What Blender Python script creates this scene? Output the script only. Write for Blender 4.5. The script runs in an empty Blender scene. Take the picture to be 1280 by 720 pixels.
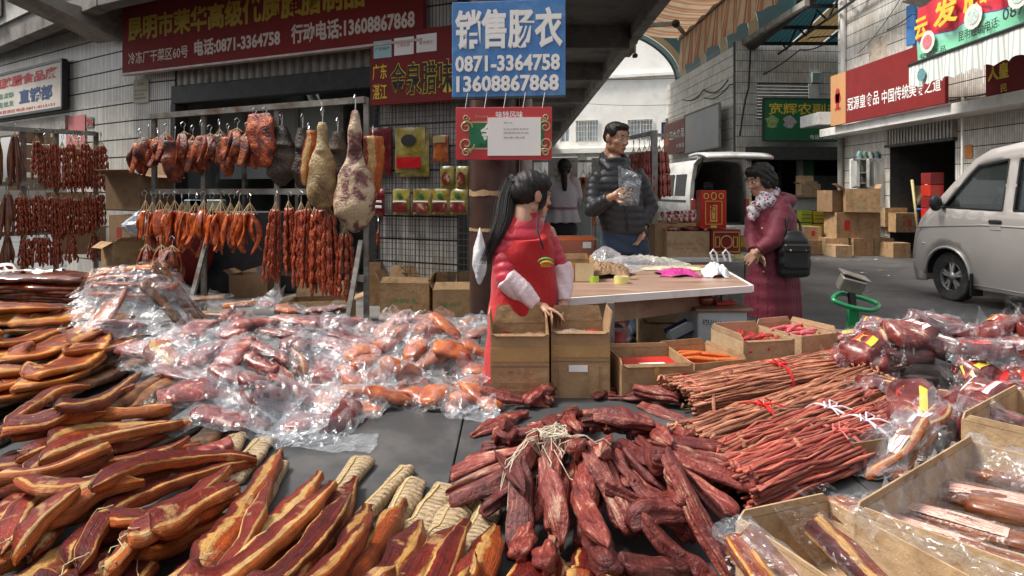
import bpy,bmesh,math,random
import numpy as np
from mathutils import Vector,Matrix,Euler
random.seed(7);RS=np.random.RandomState(11)
R=math.radians
C=bpy.context.scene.collection
sc=bpy.context.scene
# ---------------------------------------------------------------- camera, light, exposure
F,H,HY=834.0,1.4,238.0
cam=bpy.data.cameras.new('camera');cam.sensor_width=36;cam.lens=36*F/1280
cam.shift_y=-(360-HY)/1280;cam.clip_start=.05;cam.clip_end=400
co=bpy.data.objects.new('camera',cam);C.objects.link(co)
co.location=(0,0,H);co.rotation_euler=(R(90),0,0);sc.camera=co
SUN_EL,SUN_AZ=57,268          # azimuth clockwise from +Y: light comes over the shop roofs from the left
w=bpy.data.worlds.new('World');sc.world=w;w.use_nodes=True
wn=w.node_tree;bg=wn.nodes['Background']
sky=wn.nodes.new('ShaderNodeTexSky');sky.sky_type='NISHITA';sky.sun_disc=False
sky.sun_elevation=R(SUN_EL);sky.sun_rotation=R(SUN_AZ);sky.dust_density=4;sky.air_density=1.2
hs=wn.nodes.new('ShaderNodeHueSaturation');hs.inputs['Saturation'].default_value=.25;hs.inputs['Value'].default_value=1.25
wn.links.new(sky.outputs[0],hs.inputs['Color']);wn.links.new(hs.outputs[0],bg.inputs[0])
bg.inputs[1].default_value=.11
sl=bpy.data.lights.new('sun','SUN');sl.energy=3.0;sl.angle=R(12);sl.color=(1,.95,.87)
so=bpy.data.objects.new('sun',sl);C.objects.link(so)
az,el=R(SUN_AZ),R(SUN_EL)
sdir=Vector((math.sin(az)*math.cos(el),math.cos(az)*math.cos(el),math.sin(el)))
so.rotation_euler=sdir.to_track_quat('Z','Y').to_euler();so.location=sdir*30
sc.view_settings.view_transform='Standard';sc.view_settings.look='None'
sc.view_settings.exposure=.6;sc.view_settings.gamma=1
cy=sc.cycles
cy.max_bounces=7;cy.diffuse_bounces=4;cy.glossy_bounces=3;cy.transmission_bounces=4
cy.transparent_max_bounces=20;cy.caustics_reflective=False;cy.caustics_refractive=False
cy.use_denoising=True;cy.sample_clamp_indirect=6
# ---------------------------------------------------------------- helpers
def P(px,py,Y): return Vector(((px-640)/F*Y,Y,H-(py-HY)/F*Y))
def G(px,py,z=0.):
 Y=(H-z)*F/(py-HY);return Vector(((px-640)/F*Y,Y,z))
def tag(o,label=None,cat=None,group=None,kind=None):
 for k,v in (('label',label),('category',cat),('group',group),('kind',kind)):
  if v: o[k]=v
 return o
def thing(name,label,cat,loc=(0,0,0),rz=0,group=None,kind=None):
 o=bpy.data.objects.new(name,None);C.objects.link(o);o.empty_display_size=.1
 o.location=loc;o.rotation_euler=(0,0,rz)
 return tag(o,label,cat,group,kind)
def obj(name,me,mat=None,parent=None,smooth=False):
 o=bpy.data.objects.new(name,me);C.objects.link(o);me.name=name
 if mat is not None:
  for m in (mat if isinstance(mat,(list,tuple)) else [mat]): me.materials.append(m)
 if parent: o.parent=parent
 if smooth: me.shade_smooth()
 return o
_bc={}
def _bevbox(sx,sy,sz,b):
 k=(round(sx,4),round(sy,4),round(sz,4),round(b,4))
 if k not in _bc:
  h=[sx/2,sy/2,sz/2];b=min(b,min(h)*.9)
  V=[];idx={}
  for x in (-1,1):
   for y in (-1,1):
    for z in (-1,1):
     s=(x,y,z)
     for a in range(3):
      p=[s[i]*(h[i]-(0 if i==a else b)) for i in range(3)]
      idx[(s,a)]=len(V);V.append(p)
  Fs=[]
  def add(q):
   n=len(q);c=[sum(V[i][k] for i in q)/n for k in range(3)]
   a,bb,c2=(Vector(V[q[i]]) for i in range(3))
   if (bb-a).cross(c2-a).dot(Vector(c))<0: q=q[::-1]
   Fs.append(tuple(q))
  for a in range(3):
   o1,o2=[i for i in range(3) if i != a]
   for s in (-1,1):
    q=[]
    for (u,v) in ((-1,-1),(1,-1),(1,1),(-1,1)):
     k3=[0,0,0];k3[a]=s;k3[o1]=u;k3[o2]=v;q.append(idx[(tuple(k3),a)])
    add(q)
   for u in (-1,1):
    for v in (-1,1):
     k1=[0,0,0];k2=[0,0,0]
     k1[o1]=u;k1[o2]=v;k1[a]=-1;k2[o1]=u;k2[o2]=v;k2[a]=1
     k1=tuple(k1);k2=tuple(k2)
     add([idx[(k1,o1)],idx[(k2,o1)],idx[(k2,o2)],idx[(k1,o2)]])
  for x in (-1,1):
   for y in (-1,1):
    for z in (-1,1): add([idx[((x,y,z),a)] for a in range(3)])
  _bc[k]=(V,Fs)
 return _bc[k]
class MB:
 def __init__(s): s.v=[];s.f=[];s.m=[];s.uv={};s.mi=0
 def add(s,V,Fs,M=None):
  n=len(s.v)
  if M is not None: V=[M @ Vector(p) for p in V]
  s.v+=[tuple(p) for p in V];s.f+=[tuple(i+n for i in f) for f in Fs];s.m+=[s.mi]*len(Fs)
  return s
 def box(s,c,d,rz=0,b=0,M=None,rot=None):
  sx,sy,sz=d
  if b: V,Fs=_bevbox(sx,sy,sz,b)
  else:
   V=[(x*sx/2,y*sy/2,z*sz/2) for x in (-1,1) for y in (-1,1) for z in (-1,1)]
   Fs=[(0,1,3,2),(4,6,7,5),(0,4,5,1),(2,3,7,6),(0,2,6,4),(1,5,7,3)]
  T=Matrix.Translation(c) @ (Euler(rot).to_matrix().to_4x4() if rot else Matrix.Rotation(rz,4,'Z'))
  if M is not None: T=M @ T
  return s.add(V,Fs,T)
 def bx(s,x0,x1,y0,y1,z0,z1,b=0,M=None):
  return s.box(((x0+x1)/2,(y0+y1)/2,(z0+z1)/2),(x1-x0,y1-y0,z1-z0),b=b,M=M)
 def bar(s,a,bb,w,h=None,up=(0,0,1)):
  a=Vector(a);bb=Vector(bb);d=bb-a;L=d.length;h=h or w
  z=d.normalized();x=z.cross(Vector(up))
  if x.length<1e-4: x=z.cross(Vector((1,0,0)))
  x.normalize();y=z.cross(x)
  M=Matrix((x,y,z)).transposed().to_4x4();M.translation=(a+bb)/2
  return s.box((0,0,0),(w,h,L),M=M)
 def tube(s,pts,r,n=8,cap=True,M=None):
  pts=[Vector(p) for p in pts];m=len(pts)
  rs=r if isinstance(r,(list,tuple)) else [r]*m
  V=[];x=None
  for i in range(m):
   t=(pts[min(i+1,m-1)]-pts[max(i-1,0)])
   t=t.normalized() if t.length>1e-9 else Vector((0,0,1))
   if x is None: x=t.orthogonal().normalized()
   else:
    x=x-t*x.dot(t);x=x.normalized() if x.length>1e-6 else t.orthogonal().normalized()
   y=t.cross(x)
   for k in range(n):
    a=2*math.pi*k/n;V.append(pts[i]+(x*math.cos(a)+y*math.sin(a))*rs[i])
  Fs=[(i*n+k,i*n+(k+1) % n,(i+1)*n+(k+1) % n,(i+1)*n+k) for i in range(m-1) for k in range(n)]
  if cap: Fs+=[tuple(range(n))[::-1],tuple((m-1)*n+k for k in range(n))]
  return s.add(V,Fs,M)
 def lathe(s,prof,n=24,c=(0,0,0),M=None,cap=True):
  V=[];m=len(prof)
  for r,z in prof:
   for k in range(n):
    a=2*math.pi*k/n;V.append((c[0]+r*math.cos(a),c[1]+r*math.sin(a),c[2]+z))
  Fs=[(i*n+k,i*n+(k+1) % n,(i+1)*n+(k+1) % n,(i+1)*n+k) for i in range(m-1) for k in range(n)]
  if cap: Fs+=[tuple(range(n))[::-1],tuple((m-1)*n+k for k in range(n))]
  return s.add(V,Fs,M)
 def sph(s,c,r,n=12,m=8,M=None,rot=None):
  r=r if isinstance(r,(list,tuple)) else (r,r,r)
  V=[(0,0,-1)]
  for i in range(1,m):
   p=-math.pi/2+math.pi*i/m
   V+=[(math.cos(p)*math.cos(2*math.pi*k/n),math.cos(p)*math.sin(2*math.pi*k/n),math.sin(p)) for k in range(n)]
  V.append((0,0,1));Fs=[(0,1+(k+1) % n,1+k) for k in range(n)]
  for i in range(m-2):
   Fs+=[(1+i*n+k,1+i*n+(k+1) % n,1+(i+1)*n+(k+1) % n,1+(i+1)*n+k) for k in range(n)]
  t=len(V)-1;Fs+=[(1+(m-2)*n+k,1+(m-2)*n+(k+1) % n,t) for k in range(n)]
  T=Matrix.Translation(c) @ (Euler(rot).to_matrix().to_4x4() if rot else Matrix()) @ Matrix.Diagonal((*r,1))
  if M is not None: T=M @ T
  return s.add(V,Fs,T)
 def caps(s,a,b,ra,rb,n=12,k=4,flat=1.0):
  a=Vector(a);b=Vector(b);d=(b-a);L=d.length
  if L<1e-6: return s.sph(a,ra)
  d.normalize();pts=[];rs=[]
  for i in range(k+1):
   t=math.pi/2*i/k;pts.append(a-d*ra*math.cos(t));rs.append(max(ra*math.sin(t),1e-4))
  for i in range(k+1):
   t=math.pi/2*i/k;pts.append(b+d*rb*math.sin(t));rs.append(max(rb*math.cos(t),1e-4))
  return s.tube(pts,rs,n)
 def grid(s,nu,nv,fn,M=None):
  V=[fn(i/(nu-1),j/(nv-1)) for i in range(nu) for j in range(nv)]
  Fs=[(i*nv+j,(i+1)*nv+j,(i+1)*nv+j+1,i*nv+j+1) for i in range(nu-1) for j in range(nv-1)]
  return s.add(V,Fs,M)
 def poly(s,pts,M=None): return s.add(pts,[tuple(range(len(pts)))],M)
 def prism(s,pts,z0,z1,M=None):
  n=len(pts);V=[(x,y,z0) for x,y in pts]+[(x,y,z1) for x,y in pts]
  a=sum(pts[i][0]*pts[(i+1) % n][1]-pts[(i+1) % n][0]*pts[i][1] for i in range(n))
  Fs=[tuple(range(n))[::-1],tuple(range(n,2*n))]+[(i,(i+1) % n,(i+1) % n+n,i+n) for i in range(n)]
  if a<0: Fs=[f[::-1] for f in Fs]
  return s.add(V,Fs,M)
 def mesh(s,off=None):
  me=bpy.data.meshes.new('m')
  V=s.v if off is None else [(p[0]-off[0],p[1]-off[1],p[2]-off[2]) for p in s.v]
  me.from_pydata(V,[],s.f)
  if any(s.m): me.polygons.foreach_set('material_index',s.m)
  me.update();return me
 def build(s,name,mat,parent=None,smooth=False,world=True,**kw):
  """world=True: vertices are world coordinates, re-based on the (unrotated) parent."""
  off=None
  if parent and world:
   off=parent.location if parent.parent is None else parent.location+parent.parent.location
  elif world and not parent and s.v:
   a=np.array(s.v);off=Vector(((a[:,0].min()+a[:,0].max())/2,(a[:,1].min()+a[:,1].max())/2,a[:,2].min()))
  o=obj(name,s.mesh(off),mat,parent,smooth)
  if off is not None and not parent: o.location=off
  return tag(o,**kw)
def autosmooth(o,ang=35):
 me=o.data;me.shade_smooth()
 try: me.set_sharp_from_angle(angle=R(ang))
 except Exception: pass
 return o
def copy_tree(o,parent=None):
 c=o.copy();C.objects.link(c);c.parent=parent
 for ch in [x for x in bpy.data.objects if x.parent==o]: copy_tree(ch,c)
 return c
def kids(o): return [x for x in bpy.data.objects if x.parent==o]
def dup(o,loc=None,rz=None,label=None,tree=None):
 tree=tree or subtree(o);mp={}
 for x in tree:
  c=x.copy();C.objects.link(c);mp[x]=c
  if x is not o: c.parent=mp[x.parent]
 r=mp[o]
 if loc is not None: r.location=loc
 if rz is not None: r.rotation_euler=(0,0,rz)
 if label: r['label']=label
 return r
def subtree(o):
 out=[o];i=0
 while i<len(out):
  out+=list(out[i].children);i+=1
 return out
# ---------------------------------------------------------------- materials
MT={}
class NT:
 def __init__(s,name):
  m=bpy.data.materials.new(name);m.use_nodes=True;s.m=m;s.t=m.node_tree
  s.b=s.t.nodes['Principled BSDF'];s.out=s.t.nodes['Material Output']
 def n(s,typ,**kw):
  x=s.t.nodes.new(typ)
  for k,v in kw.items():
   if k.startswith('i_'):
    key=k[2:];key=int(key) if key.isdigit() else key.replace('_',' ')
    x.inputs[key].default_value=v
   else: setattr(x,k,v)
  return x
 def l(s,a,b): s.t.links.new(a,b)
 def coord(s,kind='Object'): return s.n('ShaderNodeTexCoord').outputs[kind]
 def noise(s,scale,detail=4,rough=.6,vec=None,dist=0):
  x=s.n('ShaderNodeTexNoise');x.inputs['Scale'].default_value=scale;x.inputs['Detail'].default_value=detail
  x.inputs['Roughness'].default_value=rough;x.inputs['Distortion'].default_value=dist
  s.l(vec if vec is not None else s.coord(),x.inputs['Vector']);return x.outputs['Fac']
 def ramp(s,fac,stops,interp='LINEAR'):
  x=s.n('ShaderNodeValToRGB');x.color_ramp.interpolation=interp;e=x.color_ramp.elements
  while len(e)<len(stops): e.new(.5)
  for i,(p,c) in enumerate(stops):
   e[i].position=p;e[i].color=(*c,1) if len(c)==3 else c
  s.l(fac,x.inputs[0]);return x.outputs[0]
 def mix(s,a,b,fac,typ='MIX'):
  x=s.n('ShaderNodeMix',data_type='RGBA',blend_type=typ)
  for v,i in ((fac,0),(a,6),(b,7)):
   if hasattr(v,'links') or hasattr(v,'is_linked'): s.l(v,x.inputs[i])
   elif i==0: x.inputs[0].default_value=v
   else: x.inputs[i].default_value=(*v,1)
  return x.outputs[2]
 def math(s,op,a,b=0,c=0):
  x=s.n('ShaderNodeMath',operation=op)
  for v,i in ((a,0),(b,1),(c,2)):
   if hasattr(v,'is_linked'): s.l(v,x.inputs[i])
   else: x.inputs[i].default_value=v
  return x.outputs[0]
 def bump(s,h,strength=.4,dist=.01):
  x=s.n('ShaderNodeBump');x.inputs['Strength'].default_value=strength;x.inputs['Distance'].default_value=dist
  s.l(h,x.inputs['Height']);s.l(x.outputs[0],s.b.inputs['Normal']);s.l(x.outputs[0],s.b.inputs['Coat Normal']);return x
 def col(s,c):
  if hasattr(c,'is_linked'): s.l(c,s.b.inputs['Base Color'])
  else: s.b.inputs['Base Color'].default_value=(*c,1)
 def set(s,**kw):
  for k,v in kw.items():
   i=s.b.inputs[k.replace('_',' ')]
   if hasattr(v,'is_linked'): s.l(v,i)
   else: i.default_value=v
def M(name,c,rough=.6,var=.25,scale=6,metal=0,bump=0,bscale=40,spec=.5,coat=0,dirt=None,dscale=2.5,sub=0,rnd=0,bdist=.004):
 if name in MT: return MT[name]
 t=NT(name);c=tuple(c)
 lo=tuple(max(x*(1-var),0) for x in c);hi=tuple(min(x*(1+var),1) for x in c)
 f=t.noise(scale,5,.65)
 cc=t.ramp(f,[(.3,lo),(.7,hi)])
 if dirt:
  d=t.ramp(t.noise(dscale,6,.7),[(.48,(0,0,0)),(.68,(1,1,1))])
  cc=t.mix(cc,dirt,d)
 if rnd:
  oi=t.n('ShaderNodeObjectInfo')
  h2=t.n('ShaderNodeHueSaturation');t.l(cc,h2.inputs['Color'])
  t.l(t.math('MULTIPLY_ADD',oi.outputs['Random'],rnd*2,1-rnd),h2.inputs['Value']);cc=h2.outputs[0]
 t.col(cc);t.set(Roughness=t.math('MULTIPLY_ADD',t.noise(scale*2.3,3),.25,max(rough-.12,.02)),Metallic=metal)
 t.b.inputs['Specular IOR Level'].default_value=spec
 if coat: t.b.inputs['Coat Weight'].default_value=coat;t.b.inputs['Coat Roughness'].default_value=.12
 if sub: t.b.inputs['Subsurface Weight'].default_value=sub;t.b.inputs['Subsurface Radius'].default_value=(.02,.006,.003);t.b.inputs['Subsurface Scale'].default_value=.3
 if bump: t.bump(t.noise(bscale,5,.6),bump,bdist)
 MT[name]=t.m;return t.m
def smear(name,c1,c2,sx,sy,sz,lo=.35,hi=.65,rough=.6,bump=.2,metal=0,coat=0,detail=5,dist=.6,bdist=.003):
 """anisotropic streak material: noise stretched by (sx,sy,sz)"""
 t=NT(name);mp=t.n('ShaderNodeMapping');mp.inputs['Scale'].default_value=(sx,sy,sz);t.l(t.coord(),mp.inputs[0])
 f=t.noise(1,detail,.6,mp.outputs[0],dist);t.col(t.ramp(f,[(lo,c1),(hi,c2)]));t.set(Roughness=rough,Metallic=metal)
 if coat: t.b.inputs['Coat Weight'].default_value=coat
 if bump: t.bump(f,bump,bdist)
 MT[name]=t.m;return t.m
def textmesh(s,bold=1):
 cu=bpy.data.curves.new('t','FONT');cu.body=s;cu.size=1;cu.offset=.012*bold;cu.resolution_u=2
 cu.extrude=0;o=bpy.data.objects.new('t',cu);C.objects.link(o)
 dg=bpy.context.evaluated_depsgraph_get();dg.update()
 me=bpy.data.meshes.new_from_object(o.evaluated_get(dg))
 n=len(me.vertices);V=np.zeros(n*3);me.vertices.foreach_get('co',V);V=V.reshape(-1,3)
 Fs=[tuple(p.vertices) for p in me.polygons]
 bpy.data.objects.remove(o);bpy.data.curves.remove(cu);bpy.data.meshes.remove(me)
 return V,Fs
def text(s,org,right,up,h,mat,parent,width=None,bold=1,name='lettering',thick=.004,hfix=None):
 """flat raised lettering: org = lower-left corner on the board face, right/up = unit vectors on the board"""
 V,Fs=textmesh(s,bold)
 right=Vector(right).normalized();up=Vector(up).normalized();nrm=right.cross(up)
 x0,x1=V[:,0].min(),V[:,0].max();y0,y1=V[:,1].min(),V[:,1].max()
 k=h/(y1-y0);kx=k if width is None else width/(x1-x0)
 mb=MB();org=Vector(org)
 sh=[(0,0)] if bold<2 else [(0,0),(.022,0),(0,.018),(.022,.018)]
 for j,(dx,dy) in enumerate(sh):
  base=org+nrm*(thick+j*.0004)
  mb.add([base+right*((p[0]-x0+dx)*kx)+up*((p[1]-y0+dy)*k) for p in V],Fs)
 return mb.build(name,mat,parent)
# ================================================================ MATERIALS of the setting
WHITE=(.72,.70,.66)
def tile_mat(name,base,stripe=28,dark=.55,rough=.35,axis='t'):
 """small upright ceramic tiles: joint lines along the wall direction held in the UV map"""
 t=NT(name);uv=t.n('ShaderNodeUVMap').outputs[0]
 sx=t.n('ShaderNodeSeparateXYZ');t.l(uv,sx.inputs[0])
 fr=t.math('FRACT',t.math('MULTIPLY',sx.outputs[0],stripe))
 j=t.math('LESS_THAN',fr,.22)
 cell=t.math('FLOOR',t.math('MULTIPLY',sx.outputs[0],stripe))
 wnz=t.n('ShaderNodeTexWhiteNoise',noise_dimensions='2D');cb=t.n('ShaderNodeCombineXYZ');t.l(cell,cb.inputs[0])
 t.l(t.math('FLOOR',t.math('MULTIPLY',sx.outputs[1],4.2)),cb.inputs[1]);t.l(cb.outputs[0],wnz.inputs['Vector'])
 c=t.ramp(wnz.outputs[0],[(0,tuple(x*.8 for x in base)),(1,tuple(min(1,x*1.1) for x in base))])
 g=t.ramp(t.noise(1.3,6,.7),[(.4,(1,1,1)),(.75,(.62,.56,.47))])
 c=t.mix(c,g,1.0,'MULTIPLY')
 c=t.mix(c,tuple(x*dark*.36 for x in base),j)
 t.col(c);t.set(Roughness=rough);t.bump(t.math('SUBTRACT',1,j),.5,.003)
 return t.m
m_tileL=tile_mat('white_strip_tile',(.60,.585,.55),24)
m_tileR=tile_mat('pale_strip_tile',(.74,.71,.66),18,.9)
m_joint=M('dark_joint',(.05,.048,.045),.8)
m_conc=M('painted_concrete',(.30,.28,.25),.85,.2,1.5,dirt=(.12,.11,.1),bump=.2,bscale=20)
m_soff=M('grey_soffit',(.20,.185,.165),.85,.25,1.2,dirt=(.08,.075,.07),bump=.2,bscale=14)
m_asph=None
t=NT('asphalt');f1=t.noise(.7,6,.65);f2=t.noise(90,3,.7)
c=t.ramp(f1,[(.3,(.045,.045,.047)),(.7,(.115,.112,.108))]);c=t.mix(c,t.ramp(f2,[(.3,(.6,.6,.6)),(.7,(1.2,1.2,1.2))]),.7,'MULTIPLY')
vo=t.n('ShaderNodeTexVoronoi',feature='DISTANCE_TO_EDGE');vo.inputs['Scale'].default_value=1.3
mp=t.n('ShaderNodeMapping');mp.inputs['Scale'].default_value=(1,.6,1);t.l(t.mix(t.coord(),t.n('ShaderNodeTexNoise',i_Scale=2.0).outputs['Color'],.12),mp.inputs[0]);t.l(mp.outputs[0],vo.inputs['Vector'])
cr=t.math('MULTIPLY',t.math('LESS_THAN',vo.outputs[0],.006),t.math('GREATER_THAN',t.noise(3.2,3),.60))
c=t.mix(c,(.20,.195,.18),cr);t.col(c);t.set(Roughness=t.ramp(t.noise(1.6,5),[(.35,(.45,)*3),(.65,(.85,)*3)]));t.bump(f2,.5,.004);m_asph=t.m
m_steel=M('worn_steel',(.28,.27,.25),.45,.3,9,metal=.6,dirt=(.16,.09,.05),dscale=6)
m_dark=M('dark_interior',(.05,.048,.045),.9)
m_darkmetal=M('dark_metal',(.05,.05,.052),.45,.3,8,metal=.5)
m_white=M('white_paint',(.74,.73,.70),.5,.08,3,dirt=(.5,.47,.42),dscale=3)
m_cream=M('cream_render',(.90,.88,.83),.8,.06,1,dirt=(.78,.75,.68),dscale=1.2)
m_redsign=M('dark_red_sign',(.17,.006,.006),.75,.15,2)
m_maroon=M('maroon_sign',(.20,.010,.010),.5,.12,2)
m_blue=M('blue_sign',(.045,.17,.42),.35,.12,3,dirt=(.12,.26,.48),dscale=4)
m_green=M('green_sign',(.012,.13,.045),.5,.15,2)
m_yellow=M('yellow_letters',(.72,.52,.05),.6,.1)
m_wlet=M('white_letters',(.78,.77,.74),.6,.05)
m_dwlet=M('cream_letters',(.62,.52,.46),.6,.05)
m_redlet=M('red_letters',(.45,.02,.02),.6,.1)
m_blklet=M('black_letters',(.02,.02,.02),.6,.1)
m_bluelet=M('navy_letters',(.02,.05,.16),.6,.1)
m_greenlet=M('green_letters',(.03,.2,.12),.6,.1)
m_paper=M('white_paper',(.80,.79,.76),.75,.05,3,bump=.1,bscale=10)
m_cyanp=M('pale_blue_paper',(.35,.55,.58),.75,.08,3)
m_glass=M('window_glass',(.35,.42,.45),.12,.15,1,spec=.8)
m_shutter=M('ribbed_shutter',(.42,.40,.37),.4,.15,4,metal=.35,dirt=(.2,.18,.15))
m_wood=M('brown_wood',(.24,.13,.08),.55,.3,7,dirt=(.36,.25,.18))
# ================================================================ GROUND
mb=MB();mb.grid(2,2,lambda u,v: (-60+120*u,-6+140*v,0));g=mb.build('ground',m_asph,kind='structure')
m_pave=M('pavement_slab',(.16,.155,.15),.75,.2,2,dirt=(.07,.068,.065),bump=.2,bscale=30)
mb=MB();mb.prism([(-10,12.6),(-6.5,9.6),(-5.2,7.0),(-3.4,5.3),(1.55,4.2),(1.75,40),(-1,40),(-1,13)],.004,.18)
mb.build('pavement',m_pave,kind='structure')
mb=MB();y=4.2
while y<30:
 mb.bx(1.56+.0056*(y-4.2),1.72+.0056*(y-4.2),y,y+.95,.004,.186,b=.012);y+=.96
mb.build('kerb',m_conc,kind='structure')
# ================================================================ LEFT SHOP BUILDING
class Wall:
 def __init__(s,A,B):
  s.A=Vector((*A,0));s.d=Vector((*B,0))-s.A;s.L=s.d.length;s.d.normalize()
  s.n=Vector((s.d.y,-s.d.x,0))             # walls run left to right as seen, so n faces the viewer
 def tz(s,px,py=0):
  k=(px-640)/F;t=(s.A.y*k-s.A.x)/(s.d.x-s.d.y*k);Y=s.A.y+s.d.y*t
  return t,H-(py-HY)/F*Y
 def p(s,t,z,off=0): return s.A+s.d*t+s.n*off+Vector((0,0,z))
 def box(s,mb,t0,t1,z0,z1,o0,o1,b=0):
  c=s.p((t0+t1)/2,(z0+z1)/2,(o0+o1)/2)
  mb.box(c,(abs(t1-t0),abs(o1-o0),abs(z1-z0)),rz=math.atan2(s.d.y,s.d.x),b=b);return mb
def cut(t0,t1,z0,z1,holes):
 """split a strip into rectangles that avoid the holes (holes: t0,t1,z0,z1)"""
 rs=[(t0,t1,z0,z1)]
 for h in holes:
  nr=[]
  for r in rs:
   if h[0] >= r[1]-1e-6 or h[1] <= r[0]+1e-6 or h[2] >= r[3]-1e-6 or h[3] <= r[2]+1e-6: nr.append(r);continue
   if h[0]>r[0]: nr.append((r[0],h[0],r[2],r[3]))
   if h[1]<r[1]: nr.append((h[1],r[1],r[2],r[3]))
   a,b=max(r[0],h[0]),min(r[1],h[1])
   if h[2]>r[2]: nr.append((a,b,r[2],h[2]))
   if h[3]<r[3]: nr.append((a,b,h[3],r[3]))
  rs=nr
 return [r for r in rs if r[1]-r[0]>.01 and r[3]-r[2]>.01]
def wall_uv(o,W,parentloc):
 me=o.data;uvl=me.uv_layers.new(name='UVMap');dat=np.zeros(len(me.loops)*2)
 co_=np.zeros(len(me.vertices)*3);me.vertices.foreach_get('co',co_);co_=co_.reshape(-1,3)+np.array(parentloc)
 li=np.zeros(len(me.loops),int);me.loops.foreach_get('vertex_index',li)
 p=co_[li];dat[0::2]=(p[:,0]-W.A.x)*W.d.x+(p[:,1]-W.A.y)*W.d.y;dat[1::2]=p[:,2]
 uvl.data.foreach_set('uv',dat)
def facade(W,root,t0,t1,z0,z1,holes,mt,course=.24,thick=.2,name='tile_course'):
 for r in cut(t0,t1,z0,z1,holes): mb=MB();W.box(mb,*r,-thick,-.012);mb.build('wall',m_joint,root)
 z=z0
 while z<z1-.02:
  zz=min(z+course-.018,z1)
  for r in cut(t0,t1,z,zz,holes): mb=MB();W.box(mb,*r,-.02,0);wall_uv(mb.build(name,mt,root),W,root.location)
  z+=course
W1=Wall((-5.02,8.87),(-.55,6.71))   # from far left to the pillar
W1.d.normalize()
W2=Wall((-10.0,12.28),(-5.02,8.87))
lb=thing('shop_building','dim shop building on the left clad in white strip tiles with a roller shutter opening','building',(-3,8,0))
o1a,ztop=W1.tz(218,130);o1b,_=W1.tz(468,117)
OP1=(o1a,o1b,0.18,2.62);SH1=(o1a-.02,o1b+.02,2.62,3.35)
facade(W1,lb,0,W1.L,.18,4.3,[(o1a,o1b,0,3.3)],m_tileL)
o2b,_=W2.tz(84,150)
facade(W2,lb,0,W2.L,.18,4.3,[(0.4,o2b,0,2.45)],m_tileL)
# corrugated shutter above the opening: upright ribs
tt=o1a;i=0
mbs=MB();W1.box(mbs,o1a,o1b,2.72,3.3,-.14,-.06);mbs.build('shutter_panel',m_shutter,lb)
while tt<o1b-.05:
 mb=MB();a=W1.p(tt+.02,2.74,-.05);q=[W1.p(tt+.0,0,-.06),W1.p(tt+.02,0,-.02),W1.p(tt+.075,0,-.02),W1.p(tt+.095,0,-.06)]
 mb.prism([(p.x,p.y) for p in q],2.74,3.29);mb.build('shutter_rib',m_shutter,lb);tt+=.125
mb=MB();W1.box(mb,o1a-.03,o1b+.03,2.5,2.73,-.12,.03,.01);mb.build('lintel',m_darkmetal,lb)
for tp in (o1a-.03,o1b-.03):
 mb=MB();W1.box(mb,tp,tp+.09,.18,2.5,-.12,.035);mb.build('shutter_guide',m_darkmetal,lb)
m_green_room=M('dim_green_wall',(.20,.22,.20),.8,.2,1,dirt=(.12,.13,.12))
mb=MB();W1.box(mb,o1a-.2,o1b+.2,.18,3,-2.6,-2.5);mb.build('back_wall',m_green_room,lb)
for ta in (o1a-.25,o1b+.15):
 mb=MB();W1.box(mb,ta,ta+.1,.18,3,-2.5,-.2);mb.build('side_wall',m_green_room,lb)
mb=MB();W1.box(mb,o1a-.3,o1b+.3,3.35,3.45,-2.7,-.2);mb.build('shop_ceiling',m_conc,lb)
# tall door pane seen inside the opening
for px in (228,262,330,388):
 t_,_=W1.tz(px);mb=MB();W1.box(mb,t_,t_+.05,.18,2.5,-.55,-.5);mb.build('door_frame',m_steel,lb)
mb=MB()
t_,_=W1.tz(228);t2,_=W1.tz(390);W1.box(mb,t_,t2,1.55,2.5,-.54,-.53);mb.build('frosted_pane',M('frosted_pane',(.24,.27,.26),.4,.12,1),lb)
# second shop at far left: opening whose back window is given its own glow as daylight
mb=MB();W2.box(mb,0.3,o2b+.05,2.32,2.52,-.1,.05);mb.build('lintel',m_conc,lb)
mb=MB();W2.box(mb,0.3,o2b,.18,1.2,-1.6,-1.5);mb.build('back_wall',m_conc,lb)
for k in range(6):
 ta=o2b-.02-k*.62;mb=MB();W2.box(mb,ta,ta+.06,1.2,2.5,-1.6,-1.5);mb.build('window_mullion',m_darkmetal,lb)
m_glow=NT('glowing_window_glass');m_glow.col((.9,.9,.9));m_glow.set(Roughness=.3);m_glow.b.inputs['Emission Color'].default_value=(1,.98,.94,1);m_glow.b.inputs['Emission Strength'].default_value=1.0;m_glow=m_glow.m  # emission in the pane stands in for daylight from outside
mb=MB();W2.box(mb,0.3,o2b+.3,1.2,2.5,-1.68,-1.64);mb.build('window_pane',m_glow,lb)
# ---- canopy over the pavement
cv=thing('concrete_canopy','deep concrete canopy with cross ribs sheltering the shops on the left','canopy',(0,8,3.75))
front=[(-10.5,12.5),(-5.04,8.24),(-1.2,6.15),(1.9,4.55),(2.25,40)]
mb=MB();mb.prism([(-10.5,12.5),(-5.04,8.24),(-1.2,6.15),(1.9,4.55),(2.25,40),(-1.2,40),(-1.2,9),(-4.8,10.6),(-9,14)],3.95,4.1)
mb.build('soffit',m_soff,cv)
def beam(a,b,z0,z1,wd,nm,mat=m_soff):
 a=Vector((*a,0));b=Vector((*b,0));d=(b-a);mb=MB()
 mb.box(((a.x+b.x)/2,(a.y+b.y)/2,(z0+z1)/2),(d.length,wd,z1-z0),rz=math.atan2(d.y,d.x),b=.01);return mb.build(nm,mat,cv)
beam((1.85,4.7),(2.2,40),3.74,3.97,.16,'edge_beam',m_conc)
for y in (7.6,10.4,13.4,16.8,20.6,25,30,35): beam((-1.1,y),(1.82,y+.001),3.60,3.97,.18,'cross_rib')
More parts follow.
